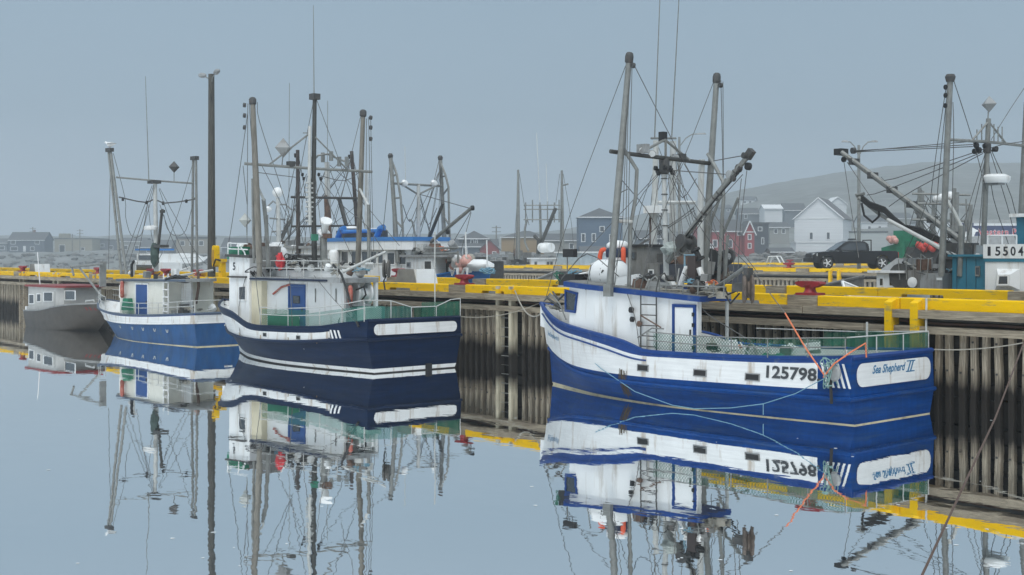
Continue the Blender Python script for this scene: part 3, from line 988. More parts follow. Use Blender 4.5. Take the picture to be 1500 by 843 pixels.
for y in (.48,): MB().tube([(4.18, y, .75), (4.18, y, 2.5)], .045, 8).build('canopy_post', galv_light, A.t)
A.ladder((5.69, 1.60, 1.25), (5.69, 1.60, 2.78), .50, darkmast, 6)
A.block((6.25, 1.6, 2.25), blackr, 1.2); A.block((6.22, 1.6, 2.02), blackr, 1.1); A.block((5.98, 1.6, 1.92), rusty, 1.2)
A.seg('boat_hook', rusty, .02, [(938, 462, 1.62), (968, 480, 1.62)])
A.seg('side_lever', galv, .018, [(934, 495, 1.7), (955, 481, 1.66), (972, 482, 1.63)])
# foredeck clutter
A.seg('bow_rail', galv, .02, [(797, 441, .1), (806, 430, .45), (820, 446, .9), (829, 468, 1.15)])
A.seg('bow_rail', galv, .02, [(797, 441, -.1), (808, 432, -.45), (826, 440, -.8)])
A.tangle('rope_coil', rope_grey, (10.2, .1, 2.15), (.45, .3, .1), .018, 5, 4)
A.seg('anchor_shank', darkgrey, .035, [(801, 436, .05), (822, 452, .35)])
A.seg('anchor_fluke', darkgrey, .03, [(810, 428, .2), (818, 440, .3), (826, 432, .4)])
# roof equipment
pr = []
lr = A.Y(892, 402, .35)
for k in range(13):
    a = k / 12
    pr.append((.36 * (1 - abs(2 * a - 1) ** 5) + .03, -.62 + 1.24 * a))
MB().lathe(pr, lr, (1, .05, .02), 16).build('liferaft_canister', white, A.t, smooth=50)
for k in (-.35, 0, .35): A.ring('raft_strap', greyp, lr + Vector((k, 0, 0)), .375, .015, (1, .05, .02))
for k in (-.4, .4): A.box('raft_cradle', galv, lr + Vector((k, 0, -.38)), (.06, .6, .10))
t0 = A.Y(905, 384, -.35)
MB().lathe([(.30, -.62), (.30, .12)], t0, (0, 0, 1), 14).build('vent_trunk', white, A.t, smooth=50)
MB().lathe([(.31, .12), (.33, .16), (.33, .33), (.30, .36)], t0, (0, 0, 1), 14).build('vent_band', M('navy_band', (.02, .035, .08), .5), A.t, smooth=40)
MB().lathe([(.27, .36), (.31, .40), (.31, .48), (.2, .56), (.05, .58)], t0, (0, 0, 1), 14).build('radar_dome', white, A.t, smooth=60)
for sx in (-1, 1):
    c = t0 + Vector((sx * .34, .18, .04))
    P = [c + Vector((.14 * math.sin(a_) * sx * .5 + sx * .02, .07 * math.sin(a_), .30 * math.cos(a_))) for a_ in [R(-30 + 24 * i) for i in range(11)]]
    MB().tube(P, .068, 8).build('horseshoe_buoy', orange, A.t, smooth=50)
bx = A.Y(842, 409, .4)
MB().box(bx + Vector((0, 0, -.02)), (.62, .62, .30)).build('fish_box', blackr, A.t)
A.tangle('green_line', netgreen, bx + Vector((.35, .3, .05)), (.22, .15, .2), .012, 4, 9)
A.seg('aerial_post', galv, .02, [(831, 418, .5), (831, 377, .5)])
A.box('loudhailer', blackr, A.Y(835, 371, .5), (.34, .20, .22), .2)
A.seg('hand_rail', galv, .018, [(858, 425, 1.5), (866, 388, 1.5)])
A.seg('hand_rail', galv, .02, [(950, 432, 1.5), (951, 412, 1.5), (960, 405, 1.5), (966, 412, 1.5), (966, 432, 1.5)])
A.seg('hand_rail', galv, .02, [(928, 436, 1.45), (930, 412, 1.45), (940, 404, 1.45), (949, 412, 1.45)])
A.box('white_bundle', white, A.Y(922, 412, .7), (.75, .4, .26), .3, tilt=('Y', .2), taper=.7)
# outrigger poles, their braces and the crossbar
for sg, base, top in ((1, (893, 421), (922, 82)), (-1, (1029, 432), (1050, 112))):
    pb, pt_ = A.Y(*base, 1.72 * sg), A.Y(*top, 1.72 * sg)
    MB().tube([pb, pb.lerp(pt_, .5), pt_], [.095, .09, .075], 10).build('outrigger_pole', galv, A.t, smooth=40)
    MB().lathe([(.08, -.18), (.105, -.15), (.11, -.02), (.09, .06), (.05, .09)], pt_, (pt_ - pb), 10).build('pole_cap', darkgrey, A.t, smooth=40)
    MB().box(pb + Vector((0, .05 * sg, -.08)), (.24, .12, .30)).build('pole_foot', galv, A.t)
    A.block(pt_ + Vector((-.12, .0, -.25)), darkgrey, 1.1)
A.seg('gallows_frame', galv, .05, [(908, 211, 1.7), (919, 227, 1.5), (933, 249, 1.3), (931, 290, 1.3), (924, 330, 1.3), (921, 425, 1.3)], 8)
A.seg('gallows_rung', galv_light, .045, [(900, 324, 1.7), (926, 325, 1.3)], 8)
A.seg('gallows_frame', galv, .05, [(1037, 226, -1.7), (1048, 245, -1.5), (1059, 266, -1.3), (1060, 290, -1.3), (1057, 330, -1.3), (1052, 420, -1.3)], 8)
A.seg('pole_sleeve', galv_light, .085, [(1028, 234, -1.45), (1026, 300, -1.45), (1026, 400, -1.45)], 8)
A.seg('crossbar', darkmast, .055, [(894, 222, 1.9), (940, 228, .9), (975, 232, 0), (1042, 240, -1.72)], 8)
A.seg('crossbar_brace', galv, .035, [(936, 225, .95), (974, 205, 0)])
A.seg('crossbar_brace', galv, .035, [(1010, 235, -.85), (974, 205, 0)])
A.seg('king_post', galv, .035, [(975, 206, 0), (975, 233, 0)])
A.box('mast_camera', blackr, A.Y(971, 201, 0), (.16, .16, .26))
A.seg('mast', galv_light, [.075, .06], [(976, 405, 0), (972, 236, 0)], 10)
for py in (262, 285, 308, 331, 360): A.ring('mast_band', darkgrey, A.Y(973 + (py - 262) * .018, py, 0), .075, .014, (0, 0, 1), 10)
mh = A.Y(973, 242, 0)
MB().lathe([(.08, -.24), (.13, -.2), (.14, .1), (.10, .18), (.05, .2)], mh, (0, 0, 1), 12).build('mast_head', darkgrey, A.t, smooth=40)
for k in range(8):
    a = 2 * math.pi * k / 8
    A.block(mh + Vector((.22 * math.cos(a), .22 * math.sin(a), -.14 + .08 * math.sin(3 * a))), blackr, 1.0)
for px, py, y in ((941, 219, .95), (955, 224, .6), (990, 230, -.5)): A.flood(A.Y(px, py, y), .6)
A.box('light_box', greyp, A.Y(942, 218, .95), (.30, .16, .22))
A.box('light_box', darkgrey, A.Y(995, 230, -.6), (.34, .16, .14))
# cargo boom and what hangs on it
A.seg('cargo_boom', galv, [.075, .07, .065], [(978, 384, .1), (1040, 298, .1), (1098, 226, .1)], 10)
for t in (.25, .33, .5, .56, .8): A.ring('boom_band', darkgrey, A.Y(1000, 353, .1).lerp(A.Y(1098, 226, .1), t), .08, .018, (-.6, 0, .75), 10)
tip = A.Y(1098, 226, .1)
MB().box(tip, (.16, .16, .24), tilt=('Y', -.7)).build('boom_head', darkgrey, A.t)
A.block(A.Y(1096, 244, .1), blackr, 1.5); A.block(A.Y(1090, 228, .2), darkgrey, 1.2); A.block(A.Y(1082, 247, .1), darkgrey, 1.6)
A.block(A.Y(1069, 256, .1), greyp, 1.7); A.block(A.Y(1074, 262, .2), darkgrey, 1.2)
A.seg('hose', blackr, .02, [(1000, 352, .15), (1050, 290, .25), (1075, 262, .2), (1085, 250, .15)], 5)
A.drum('net_hauler', darkgrey, A.Y(1005, 355, .2), (.2, 1, .1), .19, .4)
A.drum('winch', darkgrey, A.Y(990, 362, -.2), (1, .2, 0), .15, .45)
MB().blob(A.Y(981, 364, .2), .19, 5, .3, 6, 0, (1.2, .8, .9)).build('canvas_bundle', M('pale_canvas', (.36, .40, .38), .8, .3, 5), A.t)
A.box('exhaust_casing', M('brown_steel', (.055, .040, .036), .6, .3, 4, dirt=(.12, .07, .05), damt=.5), A.Y(1017, 405, .8), (.24, .24, 1.0))
A.drum('exhaust_head', blackr, A.Y(1022, 373, .8), (.5, .2, 1), .12, .3)
A.seg('white_pipe', white, .075, [(1024, 393, .8), (1037, 428, .8)], 8)
A.seg('white_pipe', white, .075, [(1017, 393, .8), (1006, 393, .8), (996, 420, .8)], 8)
A.seg('white_pipe', galv_light, .08, [(972, 405, .4), (985, 415, .4), (992, 432, .5)], 8)
A.seg('blue_frame', M('pale_blue_steel', (.20, .33, .40), .5), .03, [(1003, 392, .6), (1003, 374, .6), (1018, 374, .6), (1018, 392, .6)], 6)
# davit with the line hauler over the side
A.seg('davit', galv, [.06, .05], [(1040, 428, .5), (1070, 408, 1.2), (1093, 391, 1.6)], 8)
A.box('davit_plate', darkgrey, A.Y(1050, 424, .8), (.5, .1, .12))
dp = A.Y(1096, 424, 1.7)
MB().lathe([(.05, -.13), (.30, -.12), (.33, -.07), (.20, -.02), (.20, .02), (.33, .07), (.30, .12), (.05, .13)], dp, (.75, .66, 0), 16).build('line_hauler', M('hauler_rust', (.13, .10, .08), .7, .35, 6, .2, 30), A.t, smooth=35)
A.box('hauler_bracket', darkgrey, dp + Vector((0, 0, .28)), (.12, .2, .4))
A.box('hauler_motor', darkgrey, dp + Vector((.26, -.05, .04)), (.3, .2, .2))
A.seg('hose', blackr, .022, [(1083, 425, 1.6), (1066, 432, 1.4), (1060, 420, 1.2), (1050, 428, .9)], 5)
A.seg('hose', blackr, .022, [(1083, 430, 1.6), (1070, 445, 1.5), (1062, 432, 1.2)], 5)
# roof-deck clutter behind the wheelhouse
for k, (px, py, y, d_) in enumerate(((1003, 428, .9, (.5, .3, .12)), (1045, 430, .8, (.35, .3, .22)), (948, 428, .9, (.9, .5, .08)), (985, 428, .4, (.4, .4, .25)), (1060, 433, 1.2, (.3, .2, .15)))):
    A.box('deck_box', (greyp, darkgrey, midgrey, greyp, rope_grey)[k], A.Y(px, py, y), d_, .1 * k)
for k, (px, y) in enumerate(((975, 1.5), (1000, 1.5), (1022, 1.5), (1045, 1.5), (1060, 1.5))): A.seg('rail_post', galv, .016, [(px, 434, y), (px + 1, 412, y)])
A.seg('hand_rail', galv, .018, [(968, 418, 1.5), (1000, 419, 1.5), (1062, 421, 1.5)])
A.tangle('rope_coil', rope_grey, A.Y(1040, 428, 1.2), (.4, .25, .12), .016, 6, 12)
A.tangle('rope_coil', rope_grey, A.Y(990, 428, 1.0), (.5, .3, .09), .016, 6, 13)
# working deck
A.box('winch_box', galv_light, (3.2, .6, 1.12), (.45, .4, .6))
A.ring('hose_reel', galv, (3.0, 1.1, 1.30), .24, .035, (.5, 1, 0))
A.box('hatch', greyp, (2.2, 0, .98), (1.1, 1.2, .25))
A.box('net_pile', netteal, (4.6, 1.4, 1.18), (1.6, .3, .24), taper=.6)
A.tangle('net_heap', netgreen, (2.3, 1.1, 1.25), (.25, .25, .15), .03, 6, 21)
# stern rail, nets
rp = [(5.6, 1.76, 1.35), (4.0, 1.85, 1.32), (2.0, 1.86, 1.36), (.12, 1.72, 1.46)]
A.rail('stern_rail', galv, rp, (.20, .40), [(x, y, z - .02) for x, y, z in rp[:-1]] + [(3.0, 1.86, 1.33), (1.0, 1.8, 1.4), (.12, 1.72, 1.44)], .014)
rp2 = [(.10, 1.70, 1.46), (.06, 0, 1.46), (.10, -1.66, 1.46)]
A.rail('stern_rail', galv_light, rp2, (.40,), [(.06, .6, 1.44), (.06, -.5, 1.44), (.10, -1.66, 1.44)], .014)
A.box('deck_rail_post', galv_light, (3.0, 1.86, 1.5), (.02, .02, .3))
rp3 = [(.12, -1.68, 1.46), (2.0, -1.8, 1.36), (5.0, -1.8, 1.32)]
A.rail('stern_rail', galv_light, rp3, (.40,), [(2.0, -1.8, 1.34)], .014)
A.net((5.4, 1.77, 1.34), (2.0, 1.86, 1.38), .38, netgreen, .085, .010)
A.net((2.0, 1.86, 1.38), (.14, 1.72, 1.47), .38, netgreen, .07, .012)
A.net((.10, 1.68, 1.47), (.10, -1.64, 1.47), .38, netgreen, .06, .014)
A.net((.14, -1.68, 1.47), (3.0, -1.84, 1.38), .38, netgreen, .06, .014)
A.seg('stern_post', galv_light, .025, [(1270, 526, -.3), (1270, 472, -.3)])
# rigging
A.wires([
    [(919, 90, 1.72), (835, 315, .6), (800, 436, 0)], [(925, 88, 1.72), (983, 202, .1), (1004, 240, -.4)],
    [(1047, 116, -1.72), (1004, 226, -.9), (985, 262, -.3)], [(921, 95, 1.72), (912, 330, 1.72)], [(923, 95, 1.72), (919, 200, 1.72), (917, 330, 1.7)],
    [(926, 95, 1.72), (921, 290, 1.72), (920, 420, 1.6)], [(1056, 118, -1.72), (1059, 260, -1.72), (1060, 425, -1.6)], [(1059, 120, -1.72), (1060, 300, -1.72), (1061, 420, -1.4)],
    [(1045, 200, -1.72), (1043, 300, -1.72), (1042, 425, -1.5)],
    [(969, 249, .1), (886, 338, 1.2), (822, 408, 1.45)], [(970, 250, 0), (930, 305, .7), (893, 420, 1.3)], [(985, 250, 0), (1045, 338, .8), (1095, 388, 1.5), (1150, 459, 1.8)],
    [(984, 252, 0), (1015, 315, -.7), (1054, 375, -1.2)], [(978, 250, 0), (985, 330, .3), (992, 420, .7)], [(967, 250, 0), (955, 330, .5), (940, 430, 1.0)],
    [(1003, 240, -.7), (1050, 320, -1.0), (1110, 400, -.6)], [(1090, 228, .1), (1045, 236, -.9)], [(1068, 256, .1), (985, 250, 0)],
    [(1094, 250, .1), (1084, 340, .3), (1080, 430, .5)], [(1086, 262, .1), (1078, 340, .4), (1072, 430, .6)], [(1088, 256, .1), (1040, 310, .1), (1002, 362, .1)],
    [(909, 262, 1.72), (945, 305, .7), (972, 352, .1)], [(906, 284, 1.72), (920, 277, 1.5)], [(911, 330, 1.72), (900, 420, 1.7)],
    [(1000, 240, -.6), (965, 330, .4), (944, 395, 1.0)], [(990, 236, -.4), (996, 300, -.2), (1000, 345, .1)],
], .012)
A.wires([[(906, 405, 1.4), (860, 372, 1.2), (822, 410, 1.0)], [(918, 428, 1.6), (930, 465, 1.65), (937, 510, 1.75)], [(1022, 438, 1.4), (1036, 460, 1.3), (1100, 500, 1.7)]], .014)
A.wires([[(925, 330, 1.3), (938, 352, .9), (965, 330, .2), .0], [(985, 262, -.1), (1000, 290, -.4), (1020, 262, -.9)]], .012, blackr, 'electric_cable')
# lines and ropes of their own
def rope(name, mat, r, P, label, sg=0., group=None, cat='rope'):
    P = [Vector(p) for p in P]
    if sg: P = sag(P[0], P[-1], sg, 14)
    return MB().tube(P, r, 6).build(name, mat, smooth=40, label=label, cat=cat, group=group)
ax = A.W(A.Y(1095, 388, 1.5))
rope('orange_rope', rope_orange, .018, [A.W(A.Y(1150, 459, 1.9)), A.W(A.Y(1180, 510, 1.98)), A.W(A.Y(1209, 552, 2.0))], 'orange rope slanting down to the tangle at the stern quarter of boat 125798')
rope('orange_rope', rope_orange, .018, [A.W(A.Y(1206, 553, 2.0)), A.W(A.Y(1222, 533, 1.98)), A.W(A.Y(1245, 517, 1.7)), A.W(A.X(1268, 503, -.04)), A.W(A.X(1269, 524, -.06))], 'orange rope running from the quarter up to the stern rail of boat 125798')
rope('mooring_rope', rope_blue, .010, [A.W(A.Y(px, py, y)) for px, py, y in ((818, 474, 1.0), (840, 503, 1.35), (880, 540, 1.75), (930, 574, 2.0), (985, 594, 2.1), (1017, 599, 2.12), (1070, 598, 2.1), (1118, 592, 2.08), (1165, 577, 2.05), (1207, 555, 2.0))],
     'pale blue rope hanging along the side of boat 125798 from bow to quarter')
rope('mooring_rope', rope_blue, .011, [A.W(A.Y(1118, 592, 2.08)), A.W(A.Y(1118, 608, 2.08))], 'short pale blue rope end dangling from the drooping rope near the water')
tg = Boat('rope_tangle', 'tangle of pale green rope with a grey float on the stern quarter of boat 125798', -16.74, 24.25, 184, cat='rope tangle')
c = tg.Y(1217, 549, 1.9)
tg.tangle('rope_loops', M('pale_green_rope', (.22, .36, .33), .8, .2, 15), c + Vector((0, .05, .02)), (.17, .10, .34), .012, 8, 31)
MB().lathe([(.02, -.06), (.14, -.05), (.17, 0), (.14, .05), (.02, .06)], tg.Y(1223, 548, 1.92), (.3, 1, .2), 12).build('float', greyp, tg.t, smooth=40)
tg.seg('black_strap', blackr, .035, [(1216, 545, 1.94), (1218, 592, 1.98)])

# ------------------------------------------------------------------ navy boat
B = Boat('fishing_boat', 'dark navy and white longliner with a blank white plate across its stern', -33.12, 22.87, 184)
B.hull([
    dict(L=10.0, z=[(0, -.5), (1, -.5)], h=H(1.5, full=.7)),
    dict(L=10.38, z=[(0, .035), (1, .05)], h=H(1.72, full=.5)),
    dict(L=10.45, z=[(0, .15), (.6, .16), (1, .26)], h=H(1.78, full=.46)),
    dict(L=11.15, z=[(0, 1.06), (.12, 1.0), (.3, .86), (.5, .79), (.62, .80), (.75, .88), (.9, 1.0), (1, 1.12)], h=H(2.0, full=.2)),
    dict(L=11.5, z=[(0, 1.44), (.1, 1.32), (.2, 1.17), (.42, 1.09), (.56, 1.11), (.68, 1.42), (.85, 1.56), (1, 1.72)], h=H(1.99, full=.06)),
    dict(L=11.63, z=[(0, 1.62), (.1, 1.49), (.2, 1.34), (.42, 1.25), (.56, 1.28), (.68, 1.64), (.85, 1.77), (1, 1.92)], h=H(1.98)),
], [blackr, white_rusty, navy, white_rusty, navy], [blackr, white_rusty, navy, navy, navy],
    mat_at=lambda i, t: navy if (i == 3 and t < .15) else None, extra_t=(.151,), deck_drop=.6)
B.strake('rub_strake', navy, 3, -.02, .055, .02)
B.strake('rail_cap', navy, 5, .0, .05, -.03, n=5)
B.decal('quarter_stripe', white, [[(x + .11, 1.28), (x + .03, 1.28), (x - .12, .98), (x - .04, .98)] for x in (1.62, 1.44, 1.26)])
for px in (394, 443, 487):
    x = B.Y(px, 492, 1.95).x
    B.decal('scupper_port', greyp, [[(x + .12, .91), (x - .12, .91), (x - .12, 1.04), (x + .12, 1.04)]], .008)
    B.decal('opening', blackr, [[(x + .09, .925), (x - .09, .925), (x - .09, 1.02), (x + .09, 1.02)]], .014)
n = []
y0, y1, z0, z1, rr = 1.62, -1.66, 1.17, 1.50, .15
for cx, cz, a0 in ((y1 + rr, z0 + rr, 180), (y0 - rr, z0 + rr, 270), (y0 - rr, z1 - rr, 0), (y1 + rr, z1 - rr, 90)):
    for i in range(6):
        a = R(a0 + 90 * i / 5)
        n.append((-.018, cx + rr * math.cos(a), cz + rr * math.sin(a)))
MB().plate(n, .014, (-1, 0, 0)).build('name_plate', white_rusty, B.hull_ob)
B.box('stern_fitting', blackr, (-.03, -.5, .10), (.07, .22, .2))
B.decal('stain', M('yellow_stain', (.36, .24, .10), .8, .3), [[(x + .02, .90 + .05), (x - .02, .95), (x - .03, .82), (x, .82)] for x in (7.3, 5.6, 3.9, 2.4)], .006).__setitem__('kind', 'stuff')
# front wheelhouse, long cabin behind it
fz = 3.50
MB().prism([(7.26, -1.5), (8.6, -1.5), (9.0, -.9), (9.0, .9), (8.6, 1.5), (7.26, 1.5)], .8, lambda x, y: fz + (x - 7.2) * .03).build('wheelhouse', white, B.t)
MB().prism([(7.1, -1.62), (8.7, -1.62), (9.2, -1.0), (9.2, 1.0), (8.7, 1.62), (7.1, 1.62)], lambda x, y: fz + .003 + (x - 7.2) * .03, lambda x, y: fz + .09 + (x - 7.2) * .03).build('wheelhouse_roof', [darkgrey], B.t)
B.window([B.Y(350, 419, 1.504), B.Y(361, 418, 1.504), B.Y(361, 441, 1.504), B.Y(350, 441, 1.504)], white, (0, 1, 0), .05, .03)
for a in (-.58, 0, .58): B.window([(9.004, a + .25, 3.2), (9.004, a - .25, 3.2), (9.004, a - .25, 2.6), (9.004, a + .25, 2.6)], white, (1, 0, 0))
B.box('ledge', darkgrey, (7.95, 1.54, 2.84), (1.1, .12, .06))
s5 = B.Y(341, 396, 1.51)
B.flat_text('5', inkblack, s5, (-1, 0, 0), (0, 0, 1), .17, .27, 0, .02)
MB().prism([(6.62, -1.45), (7.255, -1.45), (7.255, 1.42), (6.62, 1.42)], .8, 2.82).build('corner_casing', cream, B.t)
MB().prism([(2.12, 1.12), (4.2, .9), (4.2, -1.4), (6.615, -1.4), (6.615, 1.2), (2.12, 1.2)], .8, 2.72).build('cabin', white, B.t)
MB().prism([(1.9, 1.5), (1.9, .0), (3.9, -1.5), (7.25, -1.5), (7.25, 1.5)], 2.723, 2.86).build('cabin_roof', [greyp], B.t)
B.rail('roof_trim', navy, [(2.6, 1.52, 2.79), (7.2, 1.52, 2.79)], (0,), [], .03)
for y in (.06,): B.box('canopy_post', white, (1.98, y, 1.88), (.13, .10, 1.68))
xa, xb = B.Y(425, 450, 1.2).x, B.Y(446, 450, 1.2).x
B.door(xb, xa, 1.06, 2.56, 1.2, doorblue, doorblue)
B.window([(xa - .22, 1.235, 2.25), (xb + .22, 1.235, 2.25), (xb + .22, 1.235, 2.0), (xa - .22, 1.235, 2.0)], blackr, (0, 1, 0), .02, .01)
for px in (462, 492): B.seg('cabin_fitting', galv, .02, [(px, 423, 1.22), (px, 443, 1.22)])
B.seg('red_lever', ringred, .035, [(400, 431, 1.25), (412, 421, 1.25), (425, 417, 1.25)])
B.ring('life_ring', ringred, B.Y(513, 433, 1.1), .26, .07, (.5, .8, 0))
B.drum('hauler_drum', white, B.Y(530, 430, .4), (.2, 1, 0), .36, .5)
B.seg('hose', blackr, .03, [(522, 425, .8), (533, 420, .8), (536, 432, .8), (530, 440, .8)], 6)
B.box('deck_locker', greenp, B.Y(415, 470, 1.5), (1.3, .4, .4))
B.box('fish_tote', netteal, B.Y(540, 465, .2), (.8, .7, .7))
B.box('deck_table', greyp, B.Y(490, 472, .8), (1.6, .7, .3))
B.box('tote', M('pale_green_tote', (.35, .48, .42), .6), B.Y(541, 462, .9), (.6, .5, .5))
# stern rail with green net
rl = [(5.9, 1.92, 1.24), (4.2, 1.93, 1.25), (2.4, 1.93, 1.33), (1.2, 1.93, 1.46), (.1, 1.9, 1.62)]
B.rail('stern_rail', galv_light, [(p[0], p[1], p[2]) for p in rl], (.38, .62), [(x, y, z - .03) for x, y, z in rl], .015)
rl = [(.08, 1.88, 1.62), (.08, .7, 1.62), (.08, 0, 1.62), (.08, -1.2, 1.62), (.08, -1.9, 1.62)]
b = MB().tube([(.08, 1.88, 2.24), (.08, .9, 2.2), (.08, .1, 1.98), (.08, -.9, 1.98), (.08, -1.5, 2.18), (.08, -1.9, 2.2)], .016, 6)
b.build('stern_rail', galv_light, B.t, smooth=40)
for y, h in ((.9, .58), (.1, .36), (-.9, .36), (-1.9, .58)): MB().tube([(.08, y, 1.6), (.08, y, 1.62 + h)], .016, 6).build('rail_post', galv_light, B.t)
B.seg('stern_post', galv_light, .02, [(637, 470, -1.0), (637, 340, -1.0)])
B.net((5.8, 1.92, 1.25), (3.0, 1.93, 1.3), .55, netgreen, .07, .014)
B.net((3.0, 1.93, 1.3), (.1, 1.9, 1.62), .45, netteal, .06, .012)
B.net((.08, 1.86, 1.62), (.08, .1, 1.62), .4, netteal, .06, .014)
B.net((.08, -.3, 1.62), (.08, -1.86, 1.62), .5, netgreen, .055, .016)
B.net((.1, -1.9, 1.62), (2.5, -1.93, 1.34), .5, netgreen, .055, .016)
# flying bridge clutter
B.box('green_bin', greenp, B.Y(356, 371, .9), (1.0, .7, .44))
B.rail('bridge_rail', white, [(9.0, 1.2, 3.62), (8.6, 1.55, 3.60), (7.3, 1.55, 3.57)], (.22, .42), [(9.0, 1.2, 3.6), (8.6, 1.55, 3.58), (7.9, 1.55, 3.58)], .022)
B.seg('white_arm', white, .025, [(353, 363, 1.4), (358, 370, 1.5), (363, 385, 1.5)])
MB().blob(B.Y(353, 363, .6), .17, 3, .1, 6).build('white_float', white, B.t, smooth=60)
B.drum('brown_drum', rusty, B.Y(374, 364, .8), (1, .1, 0), .2, .9)
for k, (px, py, y) in enumerate(((404, 366, .4), (411, 373, .3))):
    MB().blob(B.Y(px, py, y), .26, 40 + k, .12, 7).build('white_buoy', white, B.t, smooth=60)
MB().blob(B.Y(411, 383, 1.0), .24, 44, .35, 6, 0, (.7, .7, 1.2)).build('red_bundle', M('red_cloth', (.62, .05, .06), .7, .2), B.t)
B.box('grey_bundle', midgrey, B.Y(397, 376, .8), (.45, .5, .7), .2)
B.rail('upper_rail', galv_light, [(7.1, 1.4, 2.86), (2.2, 1.4, 2.86)], (.30, .55), [(x, 1.4, 2.86) for x in (7.0, 6.1, 5.1, 4.1, 3.1, 2.2)], .014)
MB().prism([(3.2, .6), (3.2, .1), (4.4, -1.2), (7.0, -1.2), (7.0, .6)], 2.861, 3.10).build('roof_coaming', white, B.t)
B.rail('coaming_trim', darkmast, [(7.0, .62, 3.12), (3.2, .62, 3.12)], (0,), [], .035)
for px, py, y in ((437, 393, .9), (456, 392, .9), (482, 391, .9)): B.flood(B.Y(px, py, y), .85, galv, white)
B.seg('exhaust_stack', galv, .12, [(474, 388, -.2), (474, 348, -.2)], 12)
B.seg('exhaust_pipe', blackr, .05, [(470, 402, -.2), (470, 385, -.2)], 8)
B.drum('white_drum', white, B.Y(476, 333, -.2), (-.55, .2, .8), .22, .55)
B.box('green_clamp', M('green_clamp', (.04, .22, .14), .5), B.Y(461, 348, .2), (.15, .2, .22))
B.box('stack_bracket', rusty, B.Y(478, 346, -.2), (.4, .2, .16))
B.box('coiled_hose_mount', darkgrey, B.Y(451, 387, .3), (.5, .4, .2))
B.tangle('hose_tangle', blackr, B.Y(440, 382, .6), (1.0, .3, .2), .018, 7, 51)
B.tangle('hose_tangle', blackr, B.Y(372, 400, 1.4), (.5, .12, .25), .018, 5, 52)
B.seg('black_hose', blackr, .04, [(488, 388, 1.2), (500, 402, 1.4), (508, 425, 1.5), (516, 455, 1.7), (525, 478, 1.95)], 6)
B.seg('long_spar', galv_light, [.05, .04], [(502, 399, 1.2), (565, 369, .3)], 8)
hl = B.Y(566, 394, .6)
MB().lathe([(.05, -.11), (.27, -.10), (.29, -.05), (.18, -.02), (.18, .02), (.29, .05), (.27, .10), (.05, .11)], hl, (.7, .7, 0), 16).build('line_hauler', M('hauler_dark', (.09, .085, .075), .6, .3), B.t, smooth=35)
B.seg('hauler_hose', blackr, .025, [(566, 404, .6), (562, 412, .6), (564, 425, .6)])
# outrigger poles, crossbar, mast
for sg, base, top, rr in ((1, (380, 386), (370, 146), .105), (-1, (524, 398), (532, 164), .095)):
    pb, pt_ = B.Y(*base, 1.95 * sg), B.Y(*top, 1.95 * sg)
    MB().tube([pb, pb.lerp(pt_, .5), pt_], [rr * 1.05, rr, rr * .8], 10).build('outrigger_pole', woodpole, B.t, smooth=40)
    MB().lathe([(.09, -.18), (.12, -.15), (.125, 0), (.09, .06), (.04, .08)], pt_, pt_ - pb, 10).build('pole_cap', darkgrey, B.t, smooth=40)
    for k in (0, .35, .75): B.block(pt_ + Vector((.12 * sg, .24 * sg, -.2 - k)), darkgrey, 1.25)
    MB().tube([pb, pb + Vector((0, 0, -.45))], .09, 8).build('pole_foot', woodpole, B.t)
B.seg('pole_pipe', galv, .05, [(370, 262, 2.0), (372, 386, 2.0)], 6)
B.seg('gallows_frame', galv_light, .045, [(373, 264, 1.9), (387, 294, 1.5)], 8)
B.seg('gallows_frame', galv, .07, [(386, 292, 1.5), (390, 330, 1.5), (393, 392, 1.5)], 8)
B.seg('gallows_frame', galv_light, .045, [(527, 277, -1.9), (540, 302, -1.5)], 8)
B.seg('gallows_frame', galv, .06, [(540, 300, -1.5), (540, 395, -1.5)], 8)
B.seg('crossbar', galv, .05, [(358, 240, 2.2), (455, 247, .1), (545, 252, -2.2)], 8)
B.seg('crossbar_brace', galv, .03, [(395, 241, 1.4), (452, 197, .1)])
B.seg('crossbar_brace', galv, .03, [(462, 201, 0), (511, 251, -1.3)])
B.seg('mast', darkmast, [.10, .085, .07], [(461, 392, 0), (459, 300, 0), (461, 145, 0)], 10)
B.seg('mast_ladder_pipe', galv_light, .06, [(454, 330, .2), (453, 270, .2), (454, 185, .2)], 8)
for py in range(268, 330, 7): B.seg('mast_rung', galv_light, .035, [(448, py, .35), (460, py + 1, 0)], 5)
B.seg('whip_aerial', galv, [.02, .01], [(460, 142, 0), (459, 8, 0)], 5)
B.box('mast_top', darkgrey, B.Y(461, 142, 0), (.28, .28, .2))
B.block(B.Y(460, 153, 0), blackr, 1.1)
for px, py in ((443, 256), (467, 256), (445, 262), (470, 262)): B.block(B.Y(px, py, 0), blackr, 1.0)
rp_ = B.Y(415, 217, .9)
B.reflector(rp_, .34, greyp)
B.seg('reflector_post', galv, .018, [(415, 222, .9), (413, 243, .9)])
B.box('horn', darkgrey, B.Y(426, 241, .7), (.26, .2, .2))
B.seg('side_lamp', galv, .02, [(452, 195, .2), (444, 195, .4)])
B.reflector(B.Y(359, 323, 1.6), .25, M('pale_reflector', (.4, .42, .40), .5))
B.seg('reflector_post', galv, .015, [(361, 328, 1.6), (362, 355, 1.6)])
